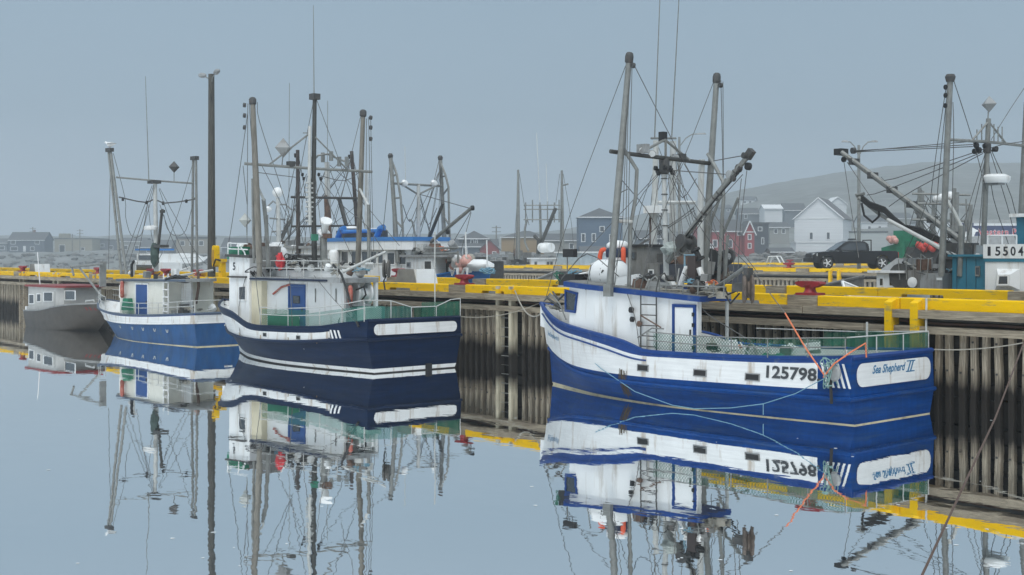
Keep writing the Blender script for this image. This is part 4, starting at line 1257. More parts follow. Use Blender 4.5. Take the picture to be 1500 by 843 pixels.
B.wires([
    [(363, 152, 2.1), (362, 345, 2.0)], [(365, 152, 2.1), (369, 210, 2.0), (374, 260, 1.9)], [(363, 165, 2.1), (341, 320, 1.6), (333, 365, 1.3)],
    [(377, 150, 1.9), (380, 178, 1.8), (410, 270, 1.0), (425, 320, .6)], [(459, 150, 0), (452, 185, .1), (440, 250, .3), (425, 330, .6)],
    [(464, 147, 0), (493, 225, -.8), (522, 310, -1.6), (525, 340, -1.8)], [(528, 172, -1.95), (515, 225, -1.4), (500, 290, -.9)],
    [(540, 172, -2.1), (543, 330, -1.9), (544, 392, -1.6)], [(543, 174, -2.1), (546, 330, -1.9), (549, 392, -1.5)], [(537, 174, -2.1), (536, 290, -1.9)],
    [(384, 244, 1.8), (405, 285, 1.3), (430, 335, .7)], [(449, 255, .2), (430, 310, .7), (400, 380, 1.4)], [(450, 258, .1), (437, 330, .5), (425, 385, .9)],
    [(466, 256, 0), (490, 320, -.6), (520, 385, -1.2)], [(468, 262, 0), (500, 300, -.8), (536, 330, -1.4), (562, 368, -1.6)], [(462, 256, 0), (470, 330, .3), (482, 390, .8)],
    [(456, 262, .1), (448, 340, .3), (442, 390, .7)], [(377, 253, 1.9), (433, 260, .9)], [(356, 243, 2.2), (362, 300, 2.0)],
    [(470, 258, 0), (505, 265, -1.0), (530, 250, -1.9)], [(540, 306, -1.5), (585, 360, -1.0)],
], .013)
B.wires([[(424, 404, 1.5), (427, 450, 1.9), (430, 500, 1.98), (441, 512, 2.0)], [(460, 404, 1.4), (490, 440, 1.8), (520, 470, 1.9)], [(374, 402, 1.5), (383, 480, 1.9), (386, 500, 1.98)], [(360, 405, 1.5), (350, 450, 1.8), (352, 490, 1.95), (360, 496, 1.98)]], .013)
B.seg('side_handle', galv, .02, [(443, 490, 2.0), (443, 508, 2.0), (446, 512, 2.02)])

qc = random.Random(23)
def clutter(bt, n, pxr, pyr, yr, sz, q):
    for i in range(n):
        px, py, y = q.uniform(*pxr), q.uniform(*pyr), q.uniform(*yr)
        p = bt.Y(px, py, y)
        k = q.random()
        m = q.choice((darkgrey, greyp, galv, rusty, midgrey, white, blackr, galv_light))
        s_ = q.uniform(*sz)
        if k < .3: bt.box('deck_gear', m, p, (s_, s_ * q.uniform(.5, 1), s_ * q.uniform(.4, 1.2)), q.uniform(0, 3), tilt=('X', q.uniform(-.3, .3)))
        elif k < .5: MB().lathe([(s_ * .3, -s_ * .5), (s_ * .42, -s_ * .45), (s_ * .42, s_ * .4), (s_ * .3, s_ * .5)], p, (q.uniform(-1, 1), q.uniform(-1, 1), q.uniform(.2, 1)), 10).build('deck_gear', m, bt.t, smooth=40)
        elif k < .75:
            a = Vector((q.uniform(-1, 1), q.uniform(-.5, .5), q.uniform(-.2, 1))).normalized() * s_ * 1.8
            MB().tube([p - a * .5, p + a * .5], q.uniform(.012, .03), 6).build('deck_pipe', q.choice((galv, galv_light, darkgrey, white)), bt.t)
        else: bt.tangle('line_coil', q.choice((rope_grey, blackr, rope_grey, rope_blue, rope_orange)), p, (s_ * .8, s_ * .6, s_ * .3), .012, 4, q.randrange(999))
clutter(B, 26, (375, 545), (384, 400), (-.1, 1.2), (.14, .34), qc)
clutter(B, 10, (340, 372), (366, 376), (-.5, 1.2), (.12, .3), qc)
clutter(A, 26, (925, 1050), (404, 430), (.5, 1.4), (.12, .30), qc)
clutter(A, 8, (840, 900), (398, 414), (-.8, .8), (.12, .3), qc)
clutter(A, 14, (1030, 1200), (506, 516), (-.8, 1.2), (.15, .35), qc)
clutter(B, 10, (400, 500), (466, 474), (.2, 1.7), (.15, .3), qc)

# ------------------------------------------------------------------ the smallest blue boat
Cb = Boat('fishing_boat', 'small mid-blue and white fishing boat with an orange life ring by a blue door', -47.0, 23.5, 184)
Cb.hull([
    dict(L=9.4, z=[(0, -.5), (1, -.5)], h=H(1.3, full=.7)),
    dict(L=10.05, z=[(0, .035), (.35, .02), (1, .02)], h=H(1.55, full=.5)),
    dict(L=10.85, z=[(0, .94), (.3, .80), (.6, .74), (.8, .82), (1, 1.02)], h=H(1.68, full=.2)),
    dict(L=11.35, z=[(0, 1.25), (.3, 1.08), (.55, 1.03), (.75, 1.15), (.9, 1.34), (1, 1.50)], h=H(1.66, full=.05)),
    dict(L=11.43, z=[(0, 1.31), (.3, 1.14), (.55, 1.09), (.75, 1.21), (.9, 1.41), (1, 1.58)], h=H(1.65)),
], [bootline, blueC, white_rusty, blueA_rail], [bootline, blueC, white_rusty, blueA_rail], deck_drop=.55)
Cb.strake('rub_strake', white_rusty, 2, 0, .03, .01)
Cb.strake('rail_cap', M('slate_rail_paint', (.06, .09, .14), .5, .2), 4, 0, .05, -.02, n=5)
for px in (177, 199, 215, 231, 248): 
    x = Cb.Y(px, 477, 1.6).x
    Cb.decal('hull_fitting', galv_light, [[(x + .10, .62), (x + .05, .62), (x + .03, .52), (x + .06, .52)], [(x + .05, .54), (x - .05, .54), (x - .05, .5), (x + .05, .5)], [(x - .05, .62), (x - .10, .62), (x - .06, .52), (x - .03, .52)]], .02).__setitem__('kind', 'stuff')
Cb.box('stern_step', white, (-.05, .1, .82), (.05, .34, .05))
MB().prism([(3.2, -1.1), (7.2, -1.1), (8.0, -.7), (8.0, .7), (7.2, 1.15), (3.2, 1.15)], .55, lambda x, y: 2.50 - (x - 2.9) * .012).build('wheelhouse', M('cream_white', (.76, .75, .67), .5, .08, 1.5, .08, 12, dirt=(.4, .34, .22), damt=.5, dscale=(3, 3, .5), dthr=.58), Cb.t)
MB().prism([(1.3, 1.25), (1.3, .1), (3.1, -1.2), (7.3, -1.2), (8.15, -.75), (8.15, .75), (7.3, 1.25)], lambda x, y: 2.503 - (x - 2.9) * .012, lambda x, y: 2.62 - (x - 2.9) * .012).build('roof', [greyp], Cb.t)
Cb.rail('roof_trim', M('slate_rail_paint', (.06, .09, .14)), [(1.3, 1.26, 2.58), (7.3, 1.26, 2.53), (8.15, .76, 2.52)], (0,), [], .04)
xa, xb = Cb.Y(200, 440, 1.15).x, Cb.Y(217, 440, 1.15).x
Cb.door(xb, xa, .85, 2.36, 1.15, doorblue, white)
Cb.window([(7.3, 1.10, 2.3), (7.65, .90, 2.3), (7.65, .90, 1.75), (7.3, 1.10, 1.75)], white, (.5, .85, 0))
for a in (-.35, .35): Cb.window([(8.005, a + .26, 2.3), (8.005, a - .26, 2.3), (8.005, a - .26, 1.75), (8.005, a + .26, 1.75)], white, (1, 0, 0))
Cb.ring('life_ring', ringred, Cb.Y(179, 424, 1.25), .30, .085, (.45, .9, 0))
xa, xb = Cb.Y(250, 430, .4).x, Cb.Y(280, 430, .4).x
MB().prism([(xb, .32), (xa, .32), (xa, .4), (xb, .4)], .6, 2.48).build('aft_screen', white_rusty, Cb.t)
Cb.window([(xa - .15, .41, 2.2), (xa - .5, .41, 2.2), (xa - .5, .41, 1.85), (xa - .15, .41, 1.85)], darkgrey, (0, 1, 0), .03)
b0 = Cb.Y(243, 455, 1.2)
for dx in (-.2, .2): MB().tube([b0 + Vector((dx, 0, -.2)), b0 + Vector((dx, 0, 1.5))], .025, 6).build('ladder_rail', white, Cb.t)
for k in range(5): MB().box(b0 + Vector((0, 0, -.05 + .3 * k)), (.4, .09, .05)).build('ladder_step', white, Cb.t)
Cb.tangle('dark_net_heap', blackr, Cb.Y(262, 409, .9), (.5, .4, .14), .05, 8, 61)
Cb.box('black_bundle', blackr, Cb.Y(262, 408, .8), (.9, .7, .22), .1, taper=.6)
Cb.seg('gallows_post', rusty, .06, [(290, 398, .2), (291, 420, .2), (287, 445, .2)], 8)
Cb.seg('cross_spar', galv_light, .05, [(240, 408, .9), (312, 396, -1.2)], 8)
Cb.box('deck_machine', darkgrey, Cb.Y(270, 455, .6), (.3, .3, .5))
Cb.box('deck_machine', greyp, Cb.Y(253, 458, .6), (1.3, .5, .22))
rl = [(6.2, 1.58, 1.12), (4.5, 1.64, 1.10), (2.8, 1.64, 1.16), (1.3, 1.6, 1.24), (.08, 1.52, 1.32)]
Cb.rail('stern_rail', galv_light, rl, (.30, .50), [(x, y, z - .02) for x, y, z in rl] + [(3.6, 1.64, 1.13), (2.1, 1.62, 1.19)], .014)
rl = [(.06, 1.5, 1.32), (.06, 0, 1.32), (.06, -1.5, 1.32)]
Cb.rail('stern_rail', galv_light, rl, (.50,), rl, .014)
Cb.net((.06, -.3, 1.3), (.06, -1.5, 1.3), .5, netgreen, .06, .018)
Cb.net((6.1, 1.58, 1.12), (4.9, 1.62, 1.1), .5, netgreen, .07, .016)
Cb.box('green_tote', greenp, Cb.Y(187, 446, 1.3), (.5, .3, .5), .2, taper=.7)
Cb.rail('bow_rail', galv_light, [(10.9, .3, 1.52), (10.1, .75, 1.45), (9.2, 1.1, 1.36), (8.2, 1.32, 1.25)], (.25, .5), [(10.9, .3, 1.5), (10.1, .75, 1.43), (9.2, 1.1, 1.33), (8.2, 1.32, 1.22)], .014)
Cb.rail('bow_rail', galv_light, [(10.9, -.3, 1.52), (10.1, -.75, 1.45), (9.2, -1.1, 1.36)], (.25, .5), [(10.1, -.75, 1.43), (9.2, -1.1, 1.33)], .014)
Cb.box('anchor_roller', galv, (11.4, 0, 1.62), (.6, .18, .14))
# twin-legged outrigger poles
for sg, L_ in ((1, ((185, 402), (162, 221), (178, 402), (159, 221))), (-1, ((289, 402), (287, 233), (281, 402), (283, 233)))):
    for i in (0, 2): Cb.seg('outrigger_pole', galv, .055, [(*L_[i], 1.55 * sg), (*L_[i + 1], 1.5 * sg)], 8)
    pb = [Cb.Y(*L_[i], 1.55 * sg) for i in (0, 2)]
    pt_ = [Cb.Y(*L_[i], 1.5 * sg) for i in (1, 3)]
    for k in (.2, .42, .66): MB().tube([pb[0].lerp(pt_[0], k), pb[1].lerp(pt_[1], k)], .03, 6).build('pole_rung', galv, Cb.t)
    MB().box((pt_[0] + pt_[1]) / 2 + Vector((0, 0, .03)), (.42, .2, .16)).build('pole_cap', darkgrey, Cb.t)
Cb.seg('crossbar', galv, .04, [(170, 260, 1.55), (227, 265, 0), (284, 269, -1.5)], 8)
Cb.seg('tackle_line', wire, .03, [(174, 289, 1.5), (200, 295, .8), (215, 297, .3), (226, 292, 0), (240, 298, -.4), (262, 296, -1.0), (286, 292, -1.5)], 6)
for px, py, y in ((180, 292, 1.4), (215, 297, .3), (239, 298, -.4), (273, 295, -1.2)): Cb.block(Cb.Y(px, py, y), blackr, 1.3)
Cb.seg('mast', galv_light, [.10, .085], [(229, 398, 0), (227, 266, 0)], 10)
Cb.box('mast_head', darkgrey, Cb.Y(226, 267, 0), (.5, .4, .14))
Cb.seg('whip_aerial', galv, [.022, .012], [(218, 264, .3), (213, 112, .3)], 5)
MB().lathe([(.28, -.07), (.32, 0), (.30, .09), (.1, .13)], Cb.Y(221, 335, .2), (0, 0, 1), 14).build('radar_dome', white, Cb.t, smooth=50)
Cb.seg('boom', darkmast, .06, [(231, 372, 0), (237, 312, -.1), (238, 307, -.1)], 8)
Cb.box('boom_fork', darkmast, Cb.Y(238, 310, -.1), (.3, .1, .12))
Cb.box('tackle_platform', darkgrey, Cb.Y(235, 361, 0), (.75, .4, .12))
MB().blob(Cb.Y(227, 374, .1), .26, 71, .25, 6, 0, (.8, .8, 2.0)).build('furled_sail', M('dark_green_canvas', (.05, .08, .07), .8, .3), Cb.t)
Cb.reflector(Cb.Y(255, 245, -.8), .26, darkgrey)
Cb.seg('reflector_post', galv, .018, [(255, 250, -.8), (255, 266, -.8)])
Cb.seg('exhaust_pipe', white, .06, [(195, 404, .6), (196, 388, .6), (199, 383, .6)], 8)
Cb.seg('exhaust_pipe', blackr, .06, [(193, 406, .8), (193, 388, .8), (196, 383, .8)], 8)
Cb.wires([
    [(162, 225, 1.5), (159, 395, 1.5)], [(166, 225, 1.5), (183, 290, 1.2), (184, 318, 1.2), (192, 345, 1.0), (205, 346, .8), (211, 330, .6), (216, 300, .3)],
    [(283, 238, -1.5), (262, 310, -.8), (244, 360, -.3)], [(223, 272, .1), (195, 345, .8), (180, 390, 1.3)], [(225, 272, .1), (200, 350, .7), (185, 398, 1.2)],
    [(226, 275, .1), (208, 345, .5), (200, 395, .9)], [(234, 276, -.1), (258, 320, -.7), (290, 375, -1.4), (306, 390, -1.6)], [(233, 277, -.1), (255, 340, -.6), (283, 398, -1.3)],
    [(234, 300, -.1), (252, 350, -.5), (275, 395, -1.0)], [(240, 315, -.2), (245, 335, -.4), (257, 346, -.7), (272, 338, -1.1), (282, 300, -1.4)], [(217, 300, .3), (222, 345, .2), (226, 360, .1)],
    [(237, 372, -.1), (225, 395, .3), (218, 410, .8)],
], .013)
clutter(Cb, 10, (190, 300), (396, 408), (-.4, .9), (.12, .3), qc)
clutter(Cb, 10, (230, 335), (446, 456), (-.6, 1.2), (.14, .3), qc)
# gull on the left pole
g = thing('seagull', 'grey and white gull perched on top of the left pole of the smallest blue boat', 'gull', Cb.W((Cb.Y(161, 221, 1.5)) + Vector((0, 0, .11))), R(205))
b = MB()
prof = [(-.30, .02, .0), (-.22, .05, .0), (-.12, .085, -.01), (0, .105, -.015), (.10, .095, .0), (.16, .06, .03), (.19, .05, .06), (.23, .052, .085), (.27, .035, .085), (.29, .014, .075), (.34, .006, .065)]
vs, fs = [], []
for x, r, dz in prof:
    for j in range(8):
        a = 2 * math.pi * j / 8
        vs.append((x, r * .85 * math.cos(a), .17 + dz + r * math.sin(a)))
for i in range(len(prof) - 1):
    for j in range(8): fs.append((i * 8 + j, i * 8 + (j + 1) % 8, i * 8 + 8 + (j + 1) % 8, i * 8 + 8 + j))
b.add(vs, fs + [tuple(range(8))]).build('body', white, g, smooth=60)
for sy in (-1, 1):
    MB().add([(.10, .085 * sy, .21), (.02, .098 * sy, .14), (-.2, .05 * sy, .15), (-.36, .02 * sy, .19), (-.16, .07 * sy, .23)], [(0, 1, 2, 3, 4)]).plate([(.10, .088 * sy, .21), (.02, .102 * sy, .14), (-.2, .055 * sy, .15), (-.36, .022 * sy, .19), (-.16, .073 * sy, .23)], .012, (0, sy, 0)).build('wing', greyp, g)
    MB().tube([(.0, .03 * sy, .09), (.01, .03 * sy, 0)], .008, 5).build('leg', pink, g)

# ------------------------------------------------------------------ small grey aluminium boat
D = Boat('workboat', 'small bare grey aluminium boat with a white cabin and maroon roof edge', -66.3, 23.0, 2)
D.side = -1
D.hull([
    dict(L=5.8, z=[(0, -.4), (.6, -.4), (1, -.25)], h=H(.95, full=.6)),
    dict(L=7.2, z=[(0, .05), (.5, .02), (.75, .16), (1, .62)], h=H(1.25, full=.3)),
    dict(L=8.2, z=[(0, .55), (.4, .60), (.7, .80), (1, 1.12)], h=H(1.35, full=.1)),
    dict(L=8.7, z=[(0, .80), (.3, .92), (.5, 1.12), (.7, 1.28), (1, 1.40)], h=H(1.38)),
], [alu_dark, alu_dark, alu_dark], [alu_dark] * 3, deck_drop=.06, inner=alu, deck_mat=alu_dark)
D.strake('gunwale', alu, 3, 0, .04, 0)
D.strake('chine_strake', alu, 2, -.02, .035, .02, 0, .42, aft=False)
MB().prism([(.35, -1.15), (3.9, -1.15), (4.3, -.9), (4.3, .9), (3.9, 1.15), (.35, 1.15)], .45, 2.02).build('cabin', M('dull_white_paint', (.50, .50, .48), .5, .12, 1.5, dirt=(.3, .26, .2), damt=.5, dscale=(2.5, 2.5, .4)), D.t)
MB().prism([(.1, -1.25), (4.1, -1.25), (4.6, -.95), (4.6, .95), (4.1, 1.25), (.1, 1.25)], 2.023, 2.12).build('roof', maroon, D.t)
for px0, px1, y0_, y1_ in ((42.5, 50.5, 431, 446), (54, 60.5, 430, 443), (64, 78, 428, 442), (95, 111, 426, 440)):
    pts = [D.Y(px0, y0_, -1.154), D.Y(px1, y0_, -1.154), D.Y(px1, y1_, -1.154), D.Y(px0, y1_, -1.154)]
    D.window(pts, white, (0, -1, 0), .06, .025)
D.window([(.345, .8, 1.8), (.345, -.8, 1.8), (.345, -.8, 1.3), (.345, .8, 1.3)], white, (-1, 0, 0))
D.seg('door_edge', greyp, .015, [(80.5, 427, -1.16), (80.5, 452, -1.16)], 4)
D.seg('whip_aerial', white, [.03, .02], [(59, 423, -.6), (55, 370, -.6)], 6)
D.seg('bow_gantry', galv, .06, [(104, 391, -.9), (152, 387, -.9)], 8)
D.seg('bow_gantry', galv, .05, [(115, 391, -.9), (150, 436, -.9)], 8)
D.seg('bow_gantry', galv, .05, [(105, 392, -.9), (108, 404, -.9)], 8)
D.box('gantry_plate', alu, D.Y(150.5, 402, -.8), (.10, .30, 1.15))
D.seg('hand_rail', galv_light, .03, [(125, 444, -1.2), (126, 441, -1.2), (138, 440, -1.2), (138, 443, -1.2)], 6)
D.box('outboard_bracket', white, (-.12, -1.0, .75), (.2, .2, .5))
D.box('swim_step', alu, (-.12, -.6, .1), (.2, .5, .06))
D.decal('faint_red_marks', maroon, [[(x, 1.02), (x + .09, 1.02), (x + .09, 1.17), (x, 1.17)] for x in (6.9, 7.1, 7.3, 7.5)], .012).__setitem__('kind', 'stuff')

# ------------------------------------------------------------------ second and third wharves
def far_wharf(n0, n1, s0, s1, label, gaps=()):
    t = thing('wharf', label, 'wharf')
    MB().box(((s0 + s1) / 2, (n0 + n1) / 2, ZD - .15), (s1 - s0, n1 - n0, .3)).build('deck', deckm, t)
    MB().box(((s0 + s1) / 2, (n0 + n1) / 2, .45), (s1 - s0 - .1, n1 - n0 - .5, 3.2)).build('crib_core', crib, t)
    for y in (n0 + .15, n1 - .15):
        x = s0
        while x < s1 - .1:
            l = min(rnd.uniform(5.5, 8), s1 - x)
            curb_timber(t, x, x + l, y - .15, y + .15, ZC - .27, ZC + rnd.uniform(-.01, .01), yellow)
            x += l
            if rnd.random() < .25 and x < s1 - 3:
                MB().box((x + .6, y, ZC - .15), (1.15, .5, .28)).build('bollard_block', timber, t)
                x += 1.2
    MB().box(((s0 + s1) / 2, n0 + .12, ZD - .1), (s1 - s0, .3, .2)).build('cap_timber', timber, t)
    MB().box(((s0 + s1) / 2, n0 + .16, 1.75), (s1 - s0, .3, .2)).build('waler_timber', timber, t)
    b = MB()
    x = s0
    while x < s1:
        b.box((x, n0 + .2, .3), (.2, .2, 2.7))
        x += .42
    b.build('fender_timbers', fender, t, kind='stuff')
    return t
N2 = 79.0
far_wharf(N2, N2 + 7.5, s_at(690, N2), -20, 'second yellow-edged wharf across the basin with the dark pickup truck parked on it')
far_wharf(131, 138, s_at(1060, 131), -20, 'third and farthest yellow-edged wharf, just in front of the rocky shore')
ladder(s_at(1224, N2), 'ladder between two yellow posts on the second wharf below the pickup truck', ZC - .01, yellow, .6, True, z0=1.2, po=.1).location.y = N2 - .1
bollard(s_at(1152, N2), N2 + .3, ZC, 'small dark red bollard on the second wharf left of the pickup truck', 1.2)
bollard(s_at(1155, 131), 131.3, ZC, 'tiny red bollard on the farthest wharf in front of the rocks', 1.2)
t = thing('white_trestle', 'white bent pipe trestle on the farthest wharf left of the pickup truck', 'trestle', (s_at(1124, 131), 132, ZD))
MB().tube([(-1.1, 0, 0), (-.6, 0, 1.1), (.7, 0, 1.15), (1.5, 0, 0)], .09, 6).build('frame', white, t)
MB().tube([(-1.1, .8, 0), (-.6, .8, 1.1), (.7, .8, 1.15), (1.5, .8, 0)], .09, 6).build('frame', white, t)

# ------------------------------------------------------------------ boats beyond the wharf
def bgboat(name, label, px0, px1, n, bow, L, beam, zs, hullm, band, group='boats moored beyond the wharf', inner=None):
    """bow: +1 to the right, -1 to the left; px0..px1 picture columns of stern and bow on the near side"""
    x0 = s_at(px0, n - beam / 2)
    b = Boat(name, label, x0, n, 0 if bow > 0 else 180, group)
    b.side = -1 if bow > 0 else 1
    b.hull([
        dict(L=L * .9, z=[(0, -.4), (1, -.4)], h=H(beam * .36, full=.6)),
        dict(L=L * .94, z=[(0, .1), (1, .15)], h=H(beam * .44, full=.45)),
        dict(L=L * .98, z=[(0, zs * .66), (.5, zs * .6), (1, zs * .92)], h=H(beam * .47, full=.15)),
        dict(L=L, z=[(0, zs * .9), (.5, zs * .86), (.8, zs), (1, zs * 1.25)], h=H(beam * .47)),
    ], [hullm, hullm, band], [hullm, hullm, band], nst=18, deck_drop=.4, inner=inner)
    b.strake('rail_cap', band, 3, 0, .05, 0, n=5)
    return b
y_ = lambda b, v: v * b.side

# E: big blue and white boat
E_ = bgboat('trawler', 'big bright blue and white boat with a windowed wheelhouse behind the navy boat', 410, 600, 37.2, 1, 16.2, 4.6, 2.55, brightblue, brightblue)
q = E_.Y(478, 370, -1.9).x, E_.Y(562, 370, -1.9).x
MB().prism([(q[0], -1.9), (q[1], -1.9), (q[1] + 1.1, -1.0), (q[1] + 1.1, 1.0), (q[1], 1.9), (q[0], 1.9)], 2.0, 3.86).build('wheelhouse', white, E_.t)
MB().prism([(q[0] - .2, -2.1), (q[1] + .1, -2.1), (q[1] + 1.4, -1.1), (q[1] + 1.4, 1.1), (q[1] + .1, 2.1), (q[0] - .2, 2.1)], 3.863, 4.30).build('roof_brow', white, E_.t)
MB().prism([(q[0] - .2, -2.15), (q[1] + .1, -2.15), (q[1] + 1.45, -1.12), (q[1] + 1.45, 1.12), (q[1] + .1, 2.15), (q[0] - .2, 2.15)], 4.303, 4.50).build('roof_edge', brightblue, E_.t)
for a, c in ((500, 511), (515, 527), (530, 541), (543, 552), (554, 562)):
    p = [E_.Y(a, 367.5, -1.905), E_.Y(c, 367.5, -1.905), E_.Y(c, 387, -1.905), E_.Y(a, 387, -1.905)]
    E_.window(p, white, (0, -1, 0), .05, .03)
for a, c in ((.12, .42), (.55, .85)):
    A_, C_ = Vector((q[1], -1.9, 0)), Vector((q[1] + 1.1, -1.0, 0))
    p1, p2 = A_.lerp(C_, a), A_.lerp(C_, c)
    n_ = Vector((.63, -.77, 0))
    E_.window([p1 + Vector((0, 0, 3.75)) + n_ * .005, p2 + Vector((0, 0, 3.75)) + n_ * .005, p2 + Vector((0, 0, 3.1)) + n_ * .005, p1 + Vector((0, 0, 3.1)) + n_ * .005], white, n_, .05)
for k in range(3): E_.window([(q[1] + 1.105, -.8 + .6 * k, 3.75), (q[1] + 1.105, -.35 + .6 * k, 3.75), (q[1] + 1.105, -.35 + .6 * k, 3.1), (q[1] + 1.105, -.8 + .6 * k, 3.1)], white, (1, 0, 0), .05)
for a, y in ((500, -1.4), (557, -1.4), (500, 1.0), (557, 1.0)):
    p = E_.Y(a, 345, y)
    MB().tube([(p.x - .35, y, 4.5), (p.x, y, 4.95), (p.x + .3, y, 5.0)], .16, 8).build('arch_leg', brightblue, E_.t, smooth=40)
for y in (-1.4, 1.0):
    MB().tube([E_.Y(500, 340, y), E_.Y(558, 338, y)], .10, 8).build('arch_bar', brightblue, E_.t)
E_.box('bridge_screen', darkgrey, E_.Y(530, 345, -.2), (2.6, 1.6, .5))
MB().lathe([(.45, -.06), (.5, 0), (.45, .09), (.1, .13)], E_.Y(515, 335, -.4), (0, 0, 1), 14).build('radar_dome', white, E_.t, smooth=50)
MB().lathe([(.33, -.06), (.36, 0), (.33, .09), (.1, .13)], E_.Y(546, 338, -.4), (0, 0, 1), 14).build('radar_dome', white, E_.t, smooth=50)
MB().lathe([(.28, -.35), (.28, .2), (.2, .32), (.05, .36)], E_.Y(489, 376, -2.2), (0, 0, 1), 12).build('liferaft_canister', white, E_.t, smooth=50)
E_.seg('grey_mast', galv_light, [.14, .10], [(538, 340, .2), (537, 250, .2)], 8)
E_.seg('whip_aerial', galv, .02, [(479, 330, 0), (480, 148, 0)], 4)
E_.seg('whip_aerial', galv, .02, [(423, 330, 0), (424, 122, 0)], 4)

# L: boat with dark rusty poles right behind the navy boat
Lb = bgboat('trawler', 'boat with two rusty dark poles and an aerial row seen through the navy boat rigging', 370, 500, 37.0, 1, 12.0, 4.2, 2.3, M('dark_green_hull', (.03, .06, .05), .5), white)
MB().prism([(2.4, -1.6), (6.4, -1.6), (6.9, -1.0), (6.9, 1.0), (6.4, 1.6), (2.4, 1.6)], 1.9, 3.95).build('wheelhouse', white_rusty, Lb.t)
MB().prism([(2.2, -1.75), (6.6, -1.75), (7.1, -1.1), (7.1, 1.1), (6.6, 1.75), (2.2, 1.75)], 3.953, 4.1).build('roof', greyp, Lb.t)
for px in (405, 420, 436): Lb.window([Lb.Y(px - 4, 369, -1.605), Lb.Y(px + 4, 369, -1.605), Lb.Y(px + 4, 382, -1.605), Lb.Y(px - 4, 382, -1.605)], white, (0, -1, 0), .05)
for sg, ba, to in ((-1, (437, 372), (436, 220)), (1, (524, 345), (515, 222))):
    Lb.seg('outrigger_pole', M('rust_dark_pole', (.055, .045, .04), .8, .35, 4, dirt=(.16, .08, .05), damt=.6, dscale=(3, 3, 1)), [.12, .10], [(*ba, 1.7 * sg), (*to, 1.7 * sg)], 8)
    Lb.block(Lb.Y(to[0] - 3, to[1] + 8, 1.7 * sg), blackr, 2)
Lb.seg('crossbar', darkmast, .07, [(426, 289, -1.9), (528, 291, 1.9)], 6)
Lb.seg('crossbar', darkmast, .06, [(426, 332, -1.7), (522, 331, 1.9)], 6)
Lb.seg('rusty_stack', rusty, [.22, .18, .1], [(480, 352, .2), (480, 312, .2), (477, 287, .2)], 8)
Lb.seg('mast', galv_light, [.2, .14], [(481, 350, .4), (479, 238, .4)], 8)
Lb.seg('aerial_arm', galv, .06, [(455, 240, -.4), (466, 228, -.2), (480, 226, .3), (500, 235, .9), (510, 238, 1.2)], 6)
for px, py in ((456, 236), (473, 230), (485, 228), (497, 236), (508, 236)): Lb.seg('aerial', galv, .12, [(px, py - 6, .3), (px, py + 8, .3)], 6)
Lb.seg('dark_boom', darkmast, .12, [(497, 292, .9), (507, 330, .9)], 6)
Lb.wires([[(437, 226, -1.7), (450, 300, -.6), (455, 350, 0)], [(478, 245, .4), (455, 310, -.6), (430, 370, -1.5)], [(482, 245, .4), (510, 320, 1.2), (540, 372, 1.9)],
          [(515, 228, 1.7), (500, 290, 1.0), (485, 345, .6)], [(436, 226, -1.7), (420, 300, -1.7), (412, 370, -1.6)], [(479, 245, .4), (440, 340, -.5), (410, 372, -1.4)],
          [(483, 242, .4), (520, 275, 1.6), (533, 300, 1.8)], [(475, 262, .3), (500, 235, 1.2)], [(516, 228, 1.7), (534, 300, 1.8), (545, 340, 1.9)]], .02)

# M: radome mast boat
Mb = bgboat('trawler', 'boat with a white radome on its mast, left behind the rigging of the navy boat', 340, 430, 45.5, 1, 12.5, 4.2, 2.2, M('grey_blue_hull', (.12, .17, .22), .5), white)
MB().prism([(3, -1.5), (7.5, -1.5), (7.5, 1.5), (3, 1.5)], 1.8, 4.3).build('wheelhouse', white_rusty, Mb.t)
MB().prism([(2.8, -1.65), (7.8, -1.65), (7.8, 1.65), (2.8, 1.65)], 4.303, 4.42).build('roof', greyp, Mb.t)
for k in range(3): Mb.window([(4 + k * 1.2, -1.505, 3.9), (4.7 + k * 1.2, -1.505, 3.9), (4.7 + k * 1.2, -1.505, 3.3), (4 + k * 1.2, -1.505, 3.3)], white, (0, -1, 0))
Mb.seg('mast', galv_light, [.2, .14], [(409, 372, 0), (407, 290, 0)], 8)
MB().lathe([(.2, -.3), (.38, -.1), (.4, .1), (.28, .32), (.05, .42)], Mb.Y(407, 283, 0), (0, 0, 1), 14).build('radome', white, Mb.t, smooth=60)
for p in ([(390, 305, -.8), (400, 295, -.3), (407, 300, 0), (418, 300, .4), (428, 308, .8)], [(395, 320, -.7), (418, 322, .5)], [(392, 315, -.8), (390, 372, -.8)], [(421, 320, .6), (424, 372, .6)], [(398, 340, -.4), (420, 338, .5)]):
    Mb.seg('gantry_pipe', galv, .06, p, 6)
Mb.wires([[(407, 292, 0), (392, 372, -1)], [(407, 292, 0), (430, 372, 1)], [(420, 372, .4), (430, 320, .5), (434, 290, .5)]], .02)
Mb.flood(Mb.Y(393, 306, -.8), 1.4, white)
Mb.seg('derrick', darkmast, .15, [(400, 375, 0), (424, 325, .6)], 6)

